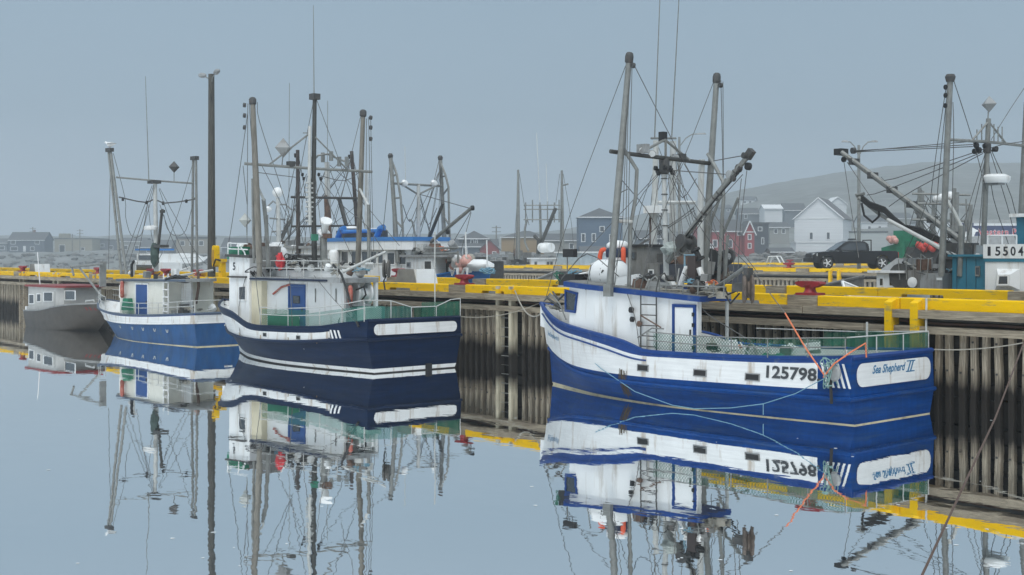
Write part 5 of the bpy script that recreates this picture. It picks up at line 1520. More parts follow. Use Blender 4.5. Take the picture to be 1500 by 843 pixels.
# F: white boat with ladder poles
Fb = bgboat('trawler', 'white boat with two arched ladder poles and a heap of faded pink buoys', 585, 720, 37.4, 1, 12.0, 4.2, 2.35, white_rusty, white_rusty)
xa, xb = Fb.Y(594, 390, -1.7).x, Fb.Y(636, 390, -1.7).x
MB().prism([(xa, -1.7), (xb, -1.7), (xb, 1.7), (xa, 1.7)], 1.9, 3.50).build('deckhouse', white_rusty, Fb.t)
xc = Fb.Y(655, 390, -1.7).x
MB().prism([(xb, -1.0), (xc, -1.0), (xc, 1.7), (xb, 1.7)], 1.9, 3.3).build('shelter_wall', darkgrey, Fb.t)
MB().prism([(xa - .3, -1.85), (xc + .2, -1.85), (xc + .2, 1.85), (xa - .3, 1.85)], 3.503, 3.62).build('roof', greyp, Fb.t)
Fb.window([Fb.Y(596, 384, -1.705), Fb.Y(602, 384, -1.705), Fb.Y(602, 392, -1.705), Fb.Y(596, 392, -1.705)], greyp, (0, -1, 0), .05)
Fb.door(xb - .75, xb - .2, 1.95, 3.3, -1.7, darkgrey, white, sg=-1)
for i in range(34):
    p = Fb.Y(rnd.uniform(655, 688), rnd.uniform(380, 398), rnd.uniform(-1.5, -.6))
    MB().blob(p, rnd.uniform(.16, .27), 100 + i, .12, 6).build('buoy', (pink, white, pink, rope_grey)[i % 4], Fb.t, smooth=60)
for sg, fo, to, leg in ((-1, (583, 385), (572, 228), [(574, 236), (581, 255), (587, 290), (590, 335), (591, 378)]), (1, (652, 372), (645, 231), [(646, 240), (653, 258), (657, 275), (658, 330), (660, 368)])):
    Fb.seg('outrigger_pole', galv, [.12, .10], [(*fo, 1.7 * sg), (*to, 1.7 * sg)], 8)
    MB().lathe([(.11, -.15), (.14, 0), (.08, .1)], Fb.Y(*to, 1.7 * sg), (0, 0, 1), 8).build('pole_cap', darkgrey, Fb.t)
    Fb.seg('ladder_leg', galv, .06, [(*p, 1.5 * sg) for p in leg], 6)
    for k in range(1, 5): Fb.seg('pole_rung', galv, .05, [(to[0] + (fo[0] - to[0]) * k / 5 , to[1] + (fo[1] - to[1]) * k / 5, 1.7 * sg), (leg[k][0], leg[k][1], 1.5 * sg)], 5)
Fb.seg('mast', galv_light, [.12, .09], [(613, 362, 0), (613, 271, 0)], 8)
Fb.seg('crossbar', galv, .06, [(576, 269, -1.7), (648, 273, 1.7)], 6)
Fb.seg('crossbar_brace', galv, .05, [(588, 270, -1.0), (612, 285, 0)], 5)
Fb.seg('crossbar_brace', galv, .05, [(638, 273, 1.0), (613, 285, 0)], 5)
for px, y in ((592, -1.0), (635, 1.0)): Fb.flood(Fb.Y(px, 268, y), 1.15, white)
Fb.seg('cargo_boom', galv, [.10, .085], [(622, 362, -.2), (692, 304, -.2)], 8)
Fb.block(Fb.Y(692, 305, -.2), blackr, 2); Fb.block(Fb.Y(656, 340, -.3), blackr, 2)
Fb.seg('dark_boom', darkmast, .085, [(625, 358, .2), (649, 298, .2)], 8)
Fb.rail('roof_rail', galv, [Fb.Y(621, 372, -1.6), Fb.Y(671, 371, -1.6)], (0, .25), [], .05)
Fb.seg('rail_post', galv, .06, [(671, 368, -1.6), (671, 386, -1.6)], 6)
for i in range(12): Fb.box('deck_gear', (greyp, rusty, darkgrey, midgrey)[i % 4], Fb.Y(596 + i * 4.6, 366 + (i * 7) % 9, -.9 + (i * 5 % 7) * .25), (.6, .5, .35 + .1 * (i % 3)), i * .4, tilt=('X', .1 * i))
Fb.tangle('net_heap', M('pale_green_rope', (.22, .36, .33)), Fb.Y(608, 366, -.5), (.9, .5, .35), .035, 8, 81)
Fb.seg('davit', galv, .05, [(610, 352, -.3), (604, 325, -.3), (600, 322, -.3)], 6)
Fb.wires([[(571, 240, -1.7), (562, 330, -1.7), (557, 372, -1.5)], [(573, 235, -1.7), (577, 372, -1.5)], [(612, 280, 0), (590, 330, -1.2), (580, 372, -1.5)], [(614, 280, 0), (630, 345, .9)],
          [(643, 235, 1.7), (630, 290, .8), (615, 345, .2)], [(615, 285, 0), (690, 306, -.2)], [(690, 310, -.2), (664, 355, -.6)], [(690, 312, -.2), (675, 370, -.9)], [(612, 300, 0), (600, 325, -.6), (590, 300, -1.3)], [(616, 300, 0), (627, 330, .5), (640, 305, 1.3)]], .02)
Fb.seg('whip_aerial', galv_light, .02, [(594, 268, -.5), (593, 215, -.5)], 4)

# small open boat right of the pink heap
Sk = bgboat('skiff', 'low skiff with white pipe arches and a white cover, left of the grey concrete block', 655, 770, 36.4, 1, 6.5, 2.4, 2.35, blackr, greyp)
for px in (667, 681): Sk.seg('pipe_arch', white, .05, [(px - 5, 404, -.9), (px - 1, 394, -.9), (px + 4, 393, -.9), (px + 3, 404, -.9)], 6)
MB().blob(Sk.Y(703, 389, 0), .62, 91, .12, 7, 0, (1.3, .8, .45)).build('white_cover', white, Sk.t, smooth=50)
Sk.tangle('rope_heap', rope_blue, Sk.Y(712, 397, -.9), (.5, .2, .15), .025, 6, 92)
Sk.seg('staff', white, .035, [(714, 400, -.3), (713, 352, -.3)], 6)
Sk.seg('staff', white, .035, [(683, 395, -.3), (682, 340, -.3)], 6)

# G: boat beyond the second wharf
Gb = bgboat('trawler', 'white boat with two upright poles and a ladder-like aerial frame beyond the second wharf', 722, 850, 90.5, 1, 15, 4.8, 2.3, greyp, white)
for a, c, z0, z1, m in ((776, 815, 380, 0, white_rusty), (815, 850, 371, 0, M('pale_blue_house', (.48, .55, .58), .5))):
    x0, x1 = Gb.Y(a, 385, -1.9).x, Gb.Y(c, 385, -1.9).x
    zt = Gb.Y(a, z0, -1.9).z
    MB().prism([(x0, -1.9), (x1, -1.9), (x1, 1.9), (x0, 1.9)], 1.8, zt).build('wheelhouse', m, Gb.t)
    MB().prism([(x0 - .2, -2.1), (x1 + .2, -2.1), (x1 + .2, 2.1), (x0 - .2, 2.1)], zt + .003, zt + .15).build('roof', white, Gb.t)
for px in (783, 801, 806): Gb.window([Gb.Y(px, 383.5, -1.905), Gb.Y(px + 4, 383.5, -1.905), Gb.Y(px + 4, 390, -1.905), Gb.Y(px, 390, -1.905)], greyp, (0, -1, 0), .06)
for sg, fo, to in ((-1, (760, 380), (759, 249)), (1, (825, 372), (823, 250))):
    Gb.seg('outrigger_pole', galv, [.17, .13], [(*fo, 2 * sg), (*to, 2 * sg)], 8)
    Gb.seg('pole_brace', galv, .09, [(fo[0] - 4, fo[1], 2 * sg), (to[0] - .5, to[1] + 10, 2 * sg)], 6)
for py in (301, 307, 322): Gb.seg('frame_bar', galv, .06, [(767, py, -1.6), (822, py, 1.6)], 5)
for px in (770, 780, 791, 802, 812, 819): Gb.seg('frame_post', galv, .075, [(px, 293 + (px % 3) * 2, -1 + (px - 770) * .04), (px, 326, -1 + (px - 770) * .04)], 6)
Gb.seg('frame_leg', galv, .13, [(772, 322, -1.5), (769, 335, -1.5), (769, 355, -1.5), (774, 368, -1.5)], 6)
Gb.seg('mast', galv, .15, [(791, 300, 0), (792, 345, 0), (790, 375, 0)], 6)
Gb.seg('dark_boom', darkmast, .22, [(814, 305, .8), (790, 364, -.2)], 6)
Gb.seg('exhaust', darkmast, .22, [(783, 346, -.5), (789, 352, -.5), (788, 372, -.5)], 6)
Gb.seg('whip_aerial', galv_light, .045, [(786, 195, 0), (791, 300, 0)], 4)
Gb.seg('whip_aerial', galv_light, .04, [(800, 240, 0), (802, 300, 0)], 4)
MB().lathe([(.5, -.9), (.55, 0), (.5, .9)], Gb.Y(800, 363, -.5), (1, 0, 0), 12).build('liferaft_canister', white, Gb.t, smooth=50)
MB().blob(Gb.Y(796, 364, -1), .5, 93, .1, 6).build('white_buoy', white, Gb.t, smooth=60)
for i in range(10): Gb.box('deck_gear', (greyp, darkgrey, midgrey)[i % 3], Gb.Y(740 + i * 4, 372 + (i * 5) % 12, -1 + .2 * i), (1.0, .8, .5 + .2 * (i % 3)), i * .5)
Gb.wires([[(761, 255, -2), (768, 300, -1.6), (775, 330, -1)], [(825, 255, 2), (836, 320, 2), (840, 360, 2)], [(758, 290, -2), (752, 375, -2)], [(820, 255, 2), (814, 300, 1.2)]], .035)
Gb.seg('arm', galv, .10, [(824, 272, 2), (832, 270, 2)], 5)

# H: weathered boat directly behind boat 125798
Hb = bgboat('trawler', 'weathered boat with a grey plywood wheelhouse and white posts behind boat 125798', 893, 1075, 37.3, 1, 10.5, 4.2, 2.3, M('dark_slate_hull', (.045, .05, .065), .6, .25), midgrey, inner=midgrey)
xa, xb = Hb.Y(912, 385, -1.5).x, Hb.Y(948, 385, -1.5).x
MB().prism([(xa, -1.5), (xb, -1.5), (xb, 1.2), (xa, 1.2)], 1.9, 3.93).build('plywood_wheelhouse', midgrey, Hb.t)
MB().prism([(xa - .1, -1.6), (xb + .1, -1.6), (xb + .1, 1.3), (xa - .1, 1.3)], 3.933, 4.02).build('roof', blackr, Hb.t)
Hb.window([Hb.Y(918, 369, -1.505), Hb.Y(932, 369, -1.505), Hb.Y(932, 380, -1.505), Hb.Y(918, 380, -1.505)], darkgrey, (0, -1, 0), .05)
xa, xb = Hb.Y(946, 395, -1.6).x, Hb.Y(964, 395, -1.6).x
MB().prism([(xa, -1.6), (xb, -1.6), (xb, 1.2), (xa, 1.2)], 1.9, 3.3).build('after_cabin', midgrey, Hb.t)
Hb.window([Hb.Y(950, 395, -1.605), Hb.Y(958, 395, -1.605), Hb.Y(958, 406, -1.605), Hb.Y(950, 406, -1.605)], white, (0, -1, 0), .05)
xa, xb = Hb.Y(966, 395, -1.5).x, Hb.Y(1010, 395, -1.5).x
MB().prism([(xa, -1.5), (xb, -1.5), (xb, 1.5), (xa, 1.5)], 1.9, 3.25).build('dark_deckhouse', M('dark_slate_house', (.05, .055, .07), .6, .25), Hb.t)
Hb.seg('white_post', galv_light, [.14, .12], [(957, 400, -.8), (961, 206, -.8)], 8)
Hb.seg('white_post', galv_light, [.16, .14], [(985, 400, .6), (986, 207, .6)], 8)
Hb.seg('dark_post', rusty, .15, [(957, 400, -.6), (956, 305, -.6)], 8)
Hb.seg('post_crossbar', galv, .05, [(954, 203, -.9), (990, 203, .7)], 5)
for py, a, c in ((297, 958, 1018), (316, 953, 968)): Hb.seg('crossbar', galv_light, .08, [(a, py, -.8), (c, py, .6)], 6)
Hb.box('radar', white, Hb.Y(962, 307, -.9), (1.0, .5, .3))
Hb.seg('whip_aerial', galv, [.03, .02], [(959, 203, -.8), (967, -8, -.8)], 5)
Hb.seg('whip_aerial', galv, [.03, .02], [(984, 203, .6), (995, -8, .6)], 5)
for i in range(14): Hb.box('deck_gear', (darkgrey, rusty, midgrey, blackr)[i % 4], Hb.Y(975 + i * 6.2, 378 + (i * 11) % 24, -1.2 + (i % 5) * .4), (.5, .45, .35 + .12 * (i % 3)), i * .7, tilt=('Y', .15 * (i % 3)))
for k in range(6): Hb.ring('tyre_fender', blackr, Hb.Y(1020 + k * 9, 395 - (k % 3) * 9, -1.0 + .2 * k), .26, .09, (.3, -1, .1 * k))
for p in ([(1010, 410, -1), (1012, 360, -1), (1034, 356, -1)], [(1034, 410, -1), (1040, 330, -1)], [(1062, 405, -.5), (1066, 345, -.5)], [(1000, 345, .5), (1002, 410, .5)], [(1040, 330, .8), (1064, 262, .8)], [(1055, 352, .5), (1082, 290, .5)]):
    Hb.seg('derrick_pipe', galv, .07, p, 6)
Hb.wires([[(962, 210, -.8), (950, 330, -.8), (940, 362, -1)], [(986, 212, .6), (1012, 330, .8), (1030, 400, .8)], [(962, 212, -.8), (975, 300, -.2), (982, 395, .3)], [(985, 212, .6), (970, 300, 0), (962, 395, -.5)],
          [(987, 215, .6), (1035, 300, 1.2), (1060, 380, 1.5)], [(962, 240, -.8), (940, 300, -1), (925, 362, -1.2)]], .016)

# I: teal and white boat on the right
Ib = bgboat('trawler', 'white and teal boat with the number 155048 on its cabin at the right edge', 1345, 1800, 37.0, 1, 14, 4.6, 2.2, white_rusty, white_rusty)
xa = Ib.Y(1443, 400, -1.9).x
MB().prism([(xa, -1.9), (xa + 5.5, -1.9), (xa + 5.5, 1.9), (xa, 1.9)], 1.6, 3.40).build('deckhouse', white, Ib.t)
MB().prism([(xa - .03, -1.93), (xa + 5.6, -1.93), (xa + 5.6, 1.93), (xa - .03, 1.93)], 3.403, 3.50).build('teal_band', teal, Ib.t)
MB().prism([(xa - .04, -1.94), (xa + 4.5, -1.94), (xa + 4.5, -1.86), (xa - .04, -1.86)], 3.503, 3.92).build('number_board', white, Ib.t)
p0, p1 = Ib.Y(1445, 381.5, -1.945), Ib.Y(1500, 382.5, -1.945)
for i, ch in enumerate('155048'):
    px = 1446.5 + i * 11.2
    a, c = Ib.Y(px, 381.5, -1.95), Ib.Y(px + (4.5 if ch == '1' else 7.6), 370, -1.95)
    Ib.flat_text(ch, inkblack, (a.x, -1.945, 3.58), (1, 0, 0), (0, 0, 1), c.x - a.x, .27, 0, .02)
xt = Ib.Y(1395, 400, -1.6).x
MB().prism([(xt, -1.6), (xa - .002, -1.6), (xa - .002, 1.6), (xt, 1.6)], 1.7, 3.55).build('teal_cabin', teal, Ib.t)
for k in range(4):
    x = xt + (xa - xt) * (k + .5) / 4
    MB().box((x, -1.607, 2.7), (.02, .02, 1.6)).build('panel_joint', M('dark_teal', (.02, .10, .15), .6), Ib.t)
MB().prism([(xt - .1, -1.7), (xa - .05, -1.7), (xa - .05, 1.7), (xt - .1, 1.7)], 3.553, 3.62).build('cabin_roof', teal, Ib.t)
Ib.window([Ib.Y(1429, 390, -1.605), Ib.Y(1436, 390, -1.605), Ib.Y(1436, 405, -1.605), Ib.Y(1429, 405, -1.605)], galv, (0, -1, 0), .04)
# flared bay window
o_ = [Ib.Y(1460, 394, -1.905), Ib.Y(1494, 394, -1.905), Ib.Y(1494, 425, -1.905), Ib.Y(1457, 425, -1.905)]
c_ = sum(o_, Vector()) / 4
i_ = [c_ + (p - c_) * .52 + Vector((0, -.22, -.02)) for p in o_]
b = MB().add(o_ + i_, [(0, 1, 5, 4), (1, 2, 6, 5), (2, 3, 7, 6), (3, 0, 4, 7)]).build('flared_surround', white, Ib.t)
Ib.window([p + Vector((0, -.005, 0)) for p in i_], white, (0, -1, 0), .06, .03)
xq = Ib.Y(1489, 350, -1.2).x
MB().prism([(xq, -1.2), (xq + 3, -1.2), (xq + 3, 1.2), (xq, 1.2)], 3.51, 4.72).build('teal_bridge', teal, Ib.t)
MB().box((xq + 1.5, 0, 4.78), (3.3, 2.7, .10)).build('bridge_roof', white, Ib.t)
Ib.box('name_board', M('weathered_board', (.16, .155, .14), .8, .2), Ib.Y(1468, 363, -1.5), (1.1, .05, .13))
pn = Ib.Y(1457, 364.5, -1.5)
Ib.flat_text('GRISSENE', inkblack, (pn.x, -1.53, pn.z - .02), (1, 0, 0), (0, 0, 1), .60, .08, 0, .01)
Ib.rail('bridge_rail', white, [Ib.Y(1447, 366, -1.7), Ib.Y(1489, 366, -1.7)], (.0, .42), [Ib.Y(1447, 366, -1.7), Ib.Y(1489, 366, -1.7), Ib.Y(1468, 366, -1.7)], .025)
Ib.seg('outrigger_pole', galv, [.10, .09], [(1379, 405, -1.9), (1392, 112, -1.9)], 10)
MB().lathe([(.12, -.15), (.16, 0), (.12, .08)], Ib.Y(1392, 113, -1.9), (0, 0, 1), 10).build('pole_cap', darkgrey, Ib.t)
Ib.seg('outrigger_pole', galv, [.10, .09], [(1494, 360, 1.9), (1504, 150, 1.9)], 10)
for py in (128, 140, 155): Ib.block(Ib.Y(1386, py, -1.95), blackr, 1.3)
Ib.seg('gallows_frame', galv_light, .06, [(1386, 292, -1.8), (1398, 312, -1.7), (1408, 332, -1.6)], 8)
Ib.seg('gallows_frame', galv, .085, [(1408, 331, -1.6), (1408, 366, -1.6), (1406, 405, -1.6)], 8)
Ib.seg('mast', galv, [.09, .075], [(1440, 374, 0), (1448, 174, 0)], 10)
Ib.seg('crossbar', galv, .05, [(1391, 205, -1.9), (1446, 208, 0), (1502, 214, 1.9)], 8)
Ib.seg('crossbar_brace', galv, .035, [(1424, 206, -.8), (1448, 178, 0), (1474, 211, .9)], 6)
Ib.reflector(Ib.Y(1449, 153, 0), .26, greyp)
Ib.seg('reflector_post', galv, .02, [(1448, 160, 0), (1447, 178, 0)])
mh = Ib.Y(1446, 216, 0)
MB().lathe([(.08, -.2), (.12, -.15), (.12, .1), (.07, .15)], mh, (0, 0, 1), 10).build('mast_head', darkgrey, Ib.t)
for k in range(7): Ib.block(mh + Vector((.3 * math.cos(k), .3 * math.sin(k), -.1 + .06 * (k % 3))), blackr, 1.1)
for px, py, y in ((1430, 213, -.6), (1434, 220, -.5), (1428, 222, -.5)): Ib.block(Ib.Y(px, py, y), blackr, 1.4)
MB().lathe([(.40, -.10), (.45, 0), (.45, .10), (.3, .18)], Ib.Y(1458, 264, .2), (0, 0, 1), 14).build('radar_dome', white, Ib.t, smooth=50)
Ib.box('radar_bracket', greyp, Ib.Y(1456, 269, .2), (.5, .4, .10))
for dy, oy in ((-.15, -1.5), (.15, 1.5)): Ib.seg('cargo_boom', galv, [.085, .07], [(1428, 368 + oy, dy), (1233, 224 + oy * .6, dy)], 8)
for t_ in (.15, .3, .45, .6, .75, .9):
    p = Ib.Y(1428, 368, 0).lerp(Ib.Y(1233, 224, 0), t_)
    Ib.box('boom_clamp', darkgrey, p, (.14, .44, .22))
Ib.box('boom_head', blackr, Ib.Y(1232, 223, 0), (.32, .4, .22))
Ib.block(Ib.Y(1250, 221, 0), darkgrey, 1.8); Ib.block(Ib.Y(1236, 234, 0), blackr, 1.5)
Ib.seg('lower_boom', galv, [.075, .06], [(1420, 388, -.6), (1290, 315, -.6), (1258, 290, -.6)], 8)
Ib.seg('lower_boom', galv_light, [.075, .06], [(1412, 382, -.9), (1300, 322, -.9)], 8)
Ib.seg('lower_boom_head', galv, .06, [(1258, 292, -.6), (1254, 286, -.6), (1266, 284, -.6)], 6)
for k, off in enumerate((0, 3, -3)):
    Ib.seg('hydraulic_hose', blackr, .045, [(1262, 290 + off, -.7), (1274, 300 + off, -.7), (1296, 308 + off, -.7), (1310, 322 + off, -.7), (1325, 334 + off, -.7), (1348, 338 + off, -.7), (1362, 346 + off, -.7), (1390, 358 + off, -.6), (1412, 372 + off, -.4)], 6)
Ib.seg('hydraulic_hose', blackr, .04, [(1262, 298, -.7), (1266, 316, -.7), (1278, 326, -.7), (1287, 318, -.7), (1288, 308, -.7)], 6)
Ib.box('winch_body', darkgrey, Ib.Y(1408, 368, -.6), (.9, .6, .5), .2)
Ib.drum('net_drum', darkgrey, Ib.Y(1395, 385, -.5), (.2, 1, 0), .4, .6)
Ib.wires([[(1386, 128, -1.95), (1372, 220, -1.8), (1362, 300, -1.6)], [(1388, 130, -1.95), (1376, 250, -1.8), (1370, 330, -1.6)], [(1397, 118, -1.9), (1425, 206, -.7), (1445, 280, -.1)],
          [(1396, 150, -1.9), (1397, 205, -1.9), (1394, 330, -1.8)], [(1444, 218, -.2), (1310, 262, -.4), (1291, 260, -.2)], [(1442, 222, -.2), (1300, 278, -.6), (1270, 286, -.6)],
          [(1440, 225, -.2), (1340, 278, -.6), (1302, 303, -.7)], [(1252, 221, 0), (1425, 212, -.3)], [(1252, 223, 0), (1425, 215, -.3)], [(1255, 222, 0), (1440, 206, -.2)],
          [(1236, 236, 0), (1252, 340, -.3), (1258, 378, -.6)], [(1241, 238, 0), (1290, 310, -.4), (1310, 330, -.6)], [(1450, 220, .1), (1475, 300, .9), (1488, 352, 1.2)], [(1452, 220, .1), (1482, 290, 1.4), (1494, 352, 1.7)],
          [(1444, 222, -.1), (1420, 300, -.8), (1400, 372, -1.3)], [(1445, 225, 0), (1428, 300, -.4), (1412, 372, -.7)], [(1452, 205, .1), (1480, 160, 1.4), (1510, 115, 2.2)], [(1447, 222, 0), (1455, 290, .3), (1478, 360, .9)],
          [(1449, 218, 0), (1470, 212, .6), (1510, 206, 1.9)], [(1443, 226, -.2), (1435, 330, -.2), (1430, 372, -.4)]], .014)
for px, py in ((1431, 190), (1438, 182), (1456, 182), (1462, 186), (1468, 186)): Ib.seg('aerial', galv, .02, [(px, py, 0), (px, 209, 0)], 5)

# J: white launch between the teal boat and the truck
Jb = bgboat('launch', 'small white launch with a slanted pilothouse front, left of the teal cabin', 1278, 1396, 36.6, -1, 5.0, 2.4, 2.15, white_rusty, white)
Jb.t.location.x = s_at(1396, 35.4); Jb.o.x = Jb.t.location.x; Jb.eye = Jb.r @ (Vector((0, 0, EYE)) - Jb.o)
xa, xb = Jb.Y(1320, 400, .8).x, Jb.Y(1284, 400, .8).x
MB().prism([(xa, -.8), (xb, -.8), (xb, .8), (xa, .8)], 1.8, 3.02).build('pilothouse', white, Jb.t)
MB().prism([(xa - .2, -.95), (xb + .25, -.95), (xb + .25, .95), (xa - .2, .95)], 3.023, 3.10).build('roof', white, Jb.t)
MB().add([(xa + .1, -.7, 3.1), (xb - .05, -.7, 3.1), (xb - .05, .7, 3.1), (xa + .1, .7, 3.1), (xa + .1, -.5, 3.5), (xb - .55, -.5, 3.5), (xb - .55, .5, 3.5), (xa + .1, .5, 3.5)],
         [(3, 2, 1, 0), (4, 5, 6, 7), (0, 1, 5, 4), (1, 2, 6, 5), (2, 3, 7, 6), (3, 0, 4, 7)]).build('slanted_screen', greyp, Jb.t)
for a, c in ((1288, 1295), (1302, 1311)): Jb.window([Jb.Y(a, 406, .804), Jb.Y(c, 406, .804), Jb.Y(c, 421, .804), Jb.Y(a, 421, .804)], white, (0, 1, 0), .05)
Jb.seg('grey_spar', galv, .05, [(1325, 384, .6), (1362, 408, .6)], 8)
Jb.drum('net_drum', darkgrey, Jb.Y(1325, 405, .6), (0, 1, 0), .42, .5)
MB().lathe([(.04, -.02), (.17, 0), (.17, .04), (.04, .06)], Jb.Y(1337, 414, .9), (0, 1, 0), 14).build('white_disc', white, Jb.t)
Jb.box('grey_locker', greyp, Jb.Y(1372, 412, .6), (.8, .6, .5))
Jb.box('locker_label', white, Jb.Y(1376, 409, .92), (.2, .01, .08))
Jb.box('grey_locker', midgrey, Jb.Y(1350, 409, .6), (.7, .5, .55), .1)
for i in range(10): Jb.box('deck_gear', (greyp, darkgrey, galv, white)[i % 4], Jb.Y(1328 + i * 6, 390 + (i * 13) % 20, .1 * i - .4), (.3, .3, .3), i * .6, tilt=('X', .2 * i))
for k in range(5): Jb.seg('rail_pipe', galv, .018, [(1318 + k * 10, 410, .9), (1316 + k * 11, 380 - (k % 2) * 8, .9), (1326 + k * 10, 378, .8)], 5)
Jb.wires([[(1320, 385, .3), (1345, 330, .3), (1360, 290, .3)], [(1330, 410, .5), (1372, 340, .3)], [(1316, 400, .5), (1350, 350, .4)]], .014)

# small cabin cruiser far left behind the smallest blue boat
Qb = bgboat('cabin_cruiser', 'white cabin cruiser with dark windows behind the smallest blue boat', 185, 245, 37.0, 1, 7.5, 2.6, 2.25, white, white)
xa, xb = Qb.Y(196, 385, -1.0).x, Qb.Y(226, 385, -1.0).x
MB().prism([(xa, -1), (xb, -1), (xb + .7, -.7), (xb + .7, .7), (xb, 1), (xa, 1)], 1.9, 3.1).build('cabin', white, Qb.t)
MB().prism([(xa + .3, -.9), (xb - .1, -.9), (xb - .1, .9), (xa + .3, .9)], 3.1, 3.7).build('flybridge', white, Qb.t)
MB().box((xa + 1.2, 0, 3.98), (2.0, 2.0, .12)).build('canopy', brightblue, Qb.t)
for y in (-.9, .9): MB().tube([(xa + .6, y, 3.6), (xa + .6, y, 3.95)], .03, 5).build('canopy_post', white, Qb.t)
Qb.window([(xa + .4, -1.004, 2.95), (xb - .2, -1.004, 2.95), (xb - .2, -1.004, 2.45), (xa + .4, -1.004, 2.45)], white, (0, -1, 0), .05)
Qb.window([(xa + .6, -.904, 3.6), (xb - .5, -.904, 3.6), (xb - .5, -.904, 3.25), (xa + .6, -.904, 3.25)], white, (0, -1, 0), .05)

# green boat, and masts beyond the second wharf on the right
Nb = bgboat('trawler', 'green boat with pink and red buoys beyond the second wharf behind the long boom', 1270, 1390, 92, 1, 16, 5, 2.4, greenp, greenp)
xa, xb = Nb.Y(1291, 360, -2).x, Nb.Y(1325, 360, -2).x
MB().prism([(xa, -2), (xb, -2), (xb, 2), (xa, 2)], 1.8, lambda x, y: 4.2 + .5 * (x - xa) / (xb - xa)).build('wheelhouse', greenp, Nb.t)
MB().prism([(xb - 1.6, -1.2), (xb, -1.2), (xb + .6, 1.2), (xb - 1.0, 1.2)], 4.4, 5.6).build('funnel', greenp, Nb.t)
for i in range(4): MB().blob(Nb.Y(1303 + i * 3, 350 + (i % 2) * 3, -2.2), .26, 200 + i, .1, 6).build('pink_buoy', pink, Nb.t, smooth=60)
for i in range(7): MB().blob(Nb.Y(1346 + i * 4, 359 + (i % 3) * 3, -2.2), .28, 210 + i, .1, 6).build('red_buoy', M('red_buoys', (.55, .05, .035), .6), Nb.t, smooth=60)
MB().box(Nb.Y(1372, 376, -1.6), (5, .8, 1.5)).build('grey_locker_row', darkgrey, Nb.t)
for a, py0, py1 in ((1345, 275, 372), (1349, 280, 372), (1396, 276, 372), (1400, 282, 372), (1420, 300, 372), (1366, 290, 372)): Nb.seg('mast_pipe', galv, .17, [(a, py1, 0), (a + 2, py0, 0)], 6)
for py in (284, 298, 322): Nb.seg('crossbar', galv, .10, [(1336, py, -1), (1422, py + 2, 1)], 6)
for i in range(12):
    a = 1330 + i * 8
    Nb.seg('derrick_pipe', galv, .07, [(a, 372, 0), (a + rnd.uniform(-14, 14), rnd.uniform(290, 335), 0)], 5)
for px, py in ((1380, 290), (1392, 287), (1372, 291)): MB().blob(Nb.Y(px, py, 0), .35, 3, .05, 6).build('radome', white, Nb.t, smooth=60)

# more running rigging on the boats behind, strung from mast heads to rails
q2 = random.Random(17)
for bt, heads, feet, k in ((Lb, ((481, 240, .4), (437, 224, -1.7), (516, 226, 1.7), (430, 290, -1.9), (526, 292, 1.9)), ((400, 372, -1.5), (420, 374, -1), (450, 374, .4), (470, 374, 0), (500, 372, .8), (530, 374, 1.6), (545, 372, 1.9)), 16),
                           (Hb, ((962, 207, -.8), (986, 208, .6), (958, 298, -.8), (1016, 298, .6)), ((925, 365, -1.3), (950, 396, -1), (990, 390, 0), (1015, 400, .6), (1040, 400, 1), (1065, 395, 1.4)), 14),
                           (Nb, ((1347, 276, 0), (1398, 278, 0), (1422, 300, .6), (1338, 298, -.8)), ((1320, 372, -1), (1335, 374, -.6), (1360, 374, 0), (1385, 374, .4), (1410, 374, .8), (1430, 374, 1)), 16),
                           (Mb, ((407, 292, 0), (390, 312, -.8), (424, 312, .7)), ((385, 374, -1), (400, 374, -.4), (415, 374, .4), (432, 374, 1)), 8),
                           (Fb, ((613, 275, 0), (574, 236, -1.6), (646, 238, 1.6)), ((580, 374, -1.5), (600, 372, -.6), (622, 370, .2), (640, 370, .9), (655, 372, 1.5)), 10)):
    for i in range(k):
        a, c = q2.choice(heads), q2.choice(feet)
        a = (a[0] + q2.uniform(-2, 2), a[1] + q2.uniform(0, 14), a[2])
        bt.wires([[a, c, q2.uniform(0, .25)]], .016 if bt is not Nb else .035, name='running_line')

clutter(Fb, 18, (592, 670), (355, 373), (-1.4, .8), (.2, .5), qc)
clutter(Gb, 12, (732, 776), (368, 392), (-1.5, 1), (.4, .9), qc)
clutter(Hb, 22, (940, 1070), (360, 402), (-1.2, 1.2), (.2, .5), qc)
clutter(Ib, 22, (1385, 1445), (366, 380), (-1.4, .6), (.15, .4), qc)
clutter(Jb, 24, (1315, 1400), (385, 416), (-.4, .9), (.15, .38), qc)
clutter(Lb, 16, (395, 470), (352, 366), (-1.4, 1.2), (.2, .5), qc)

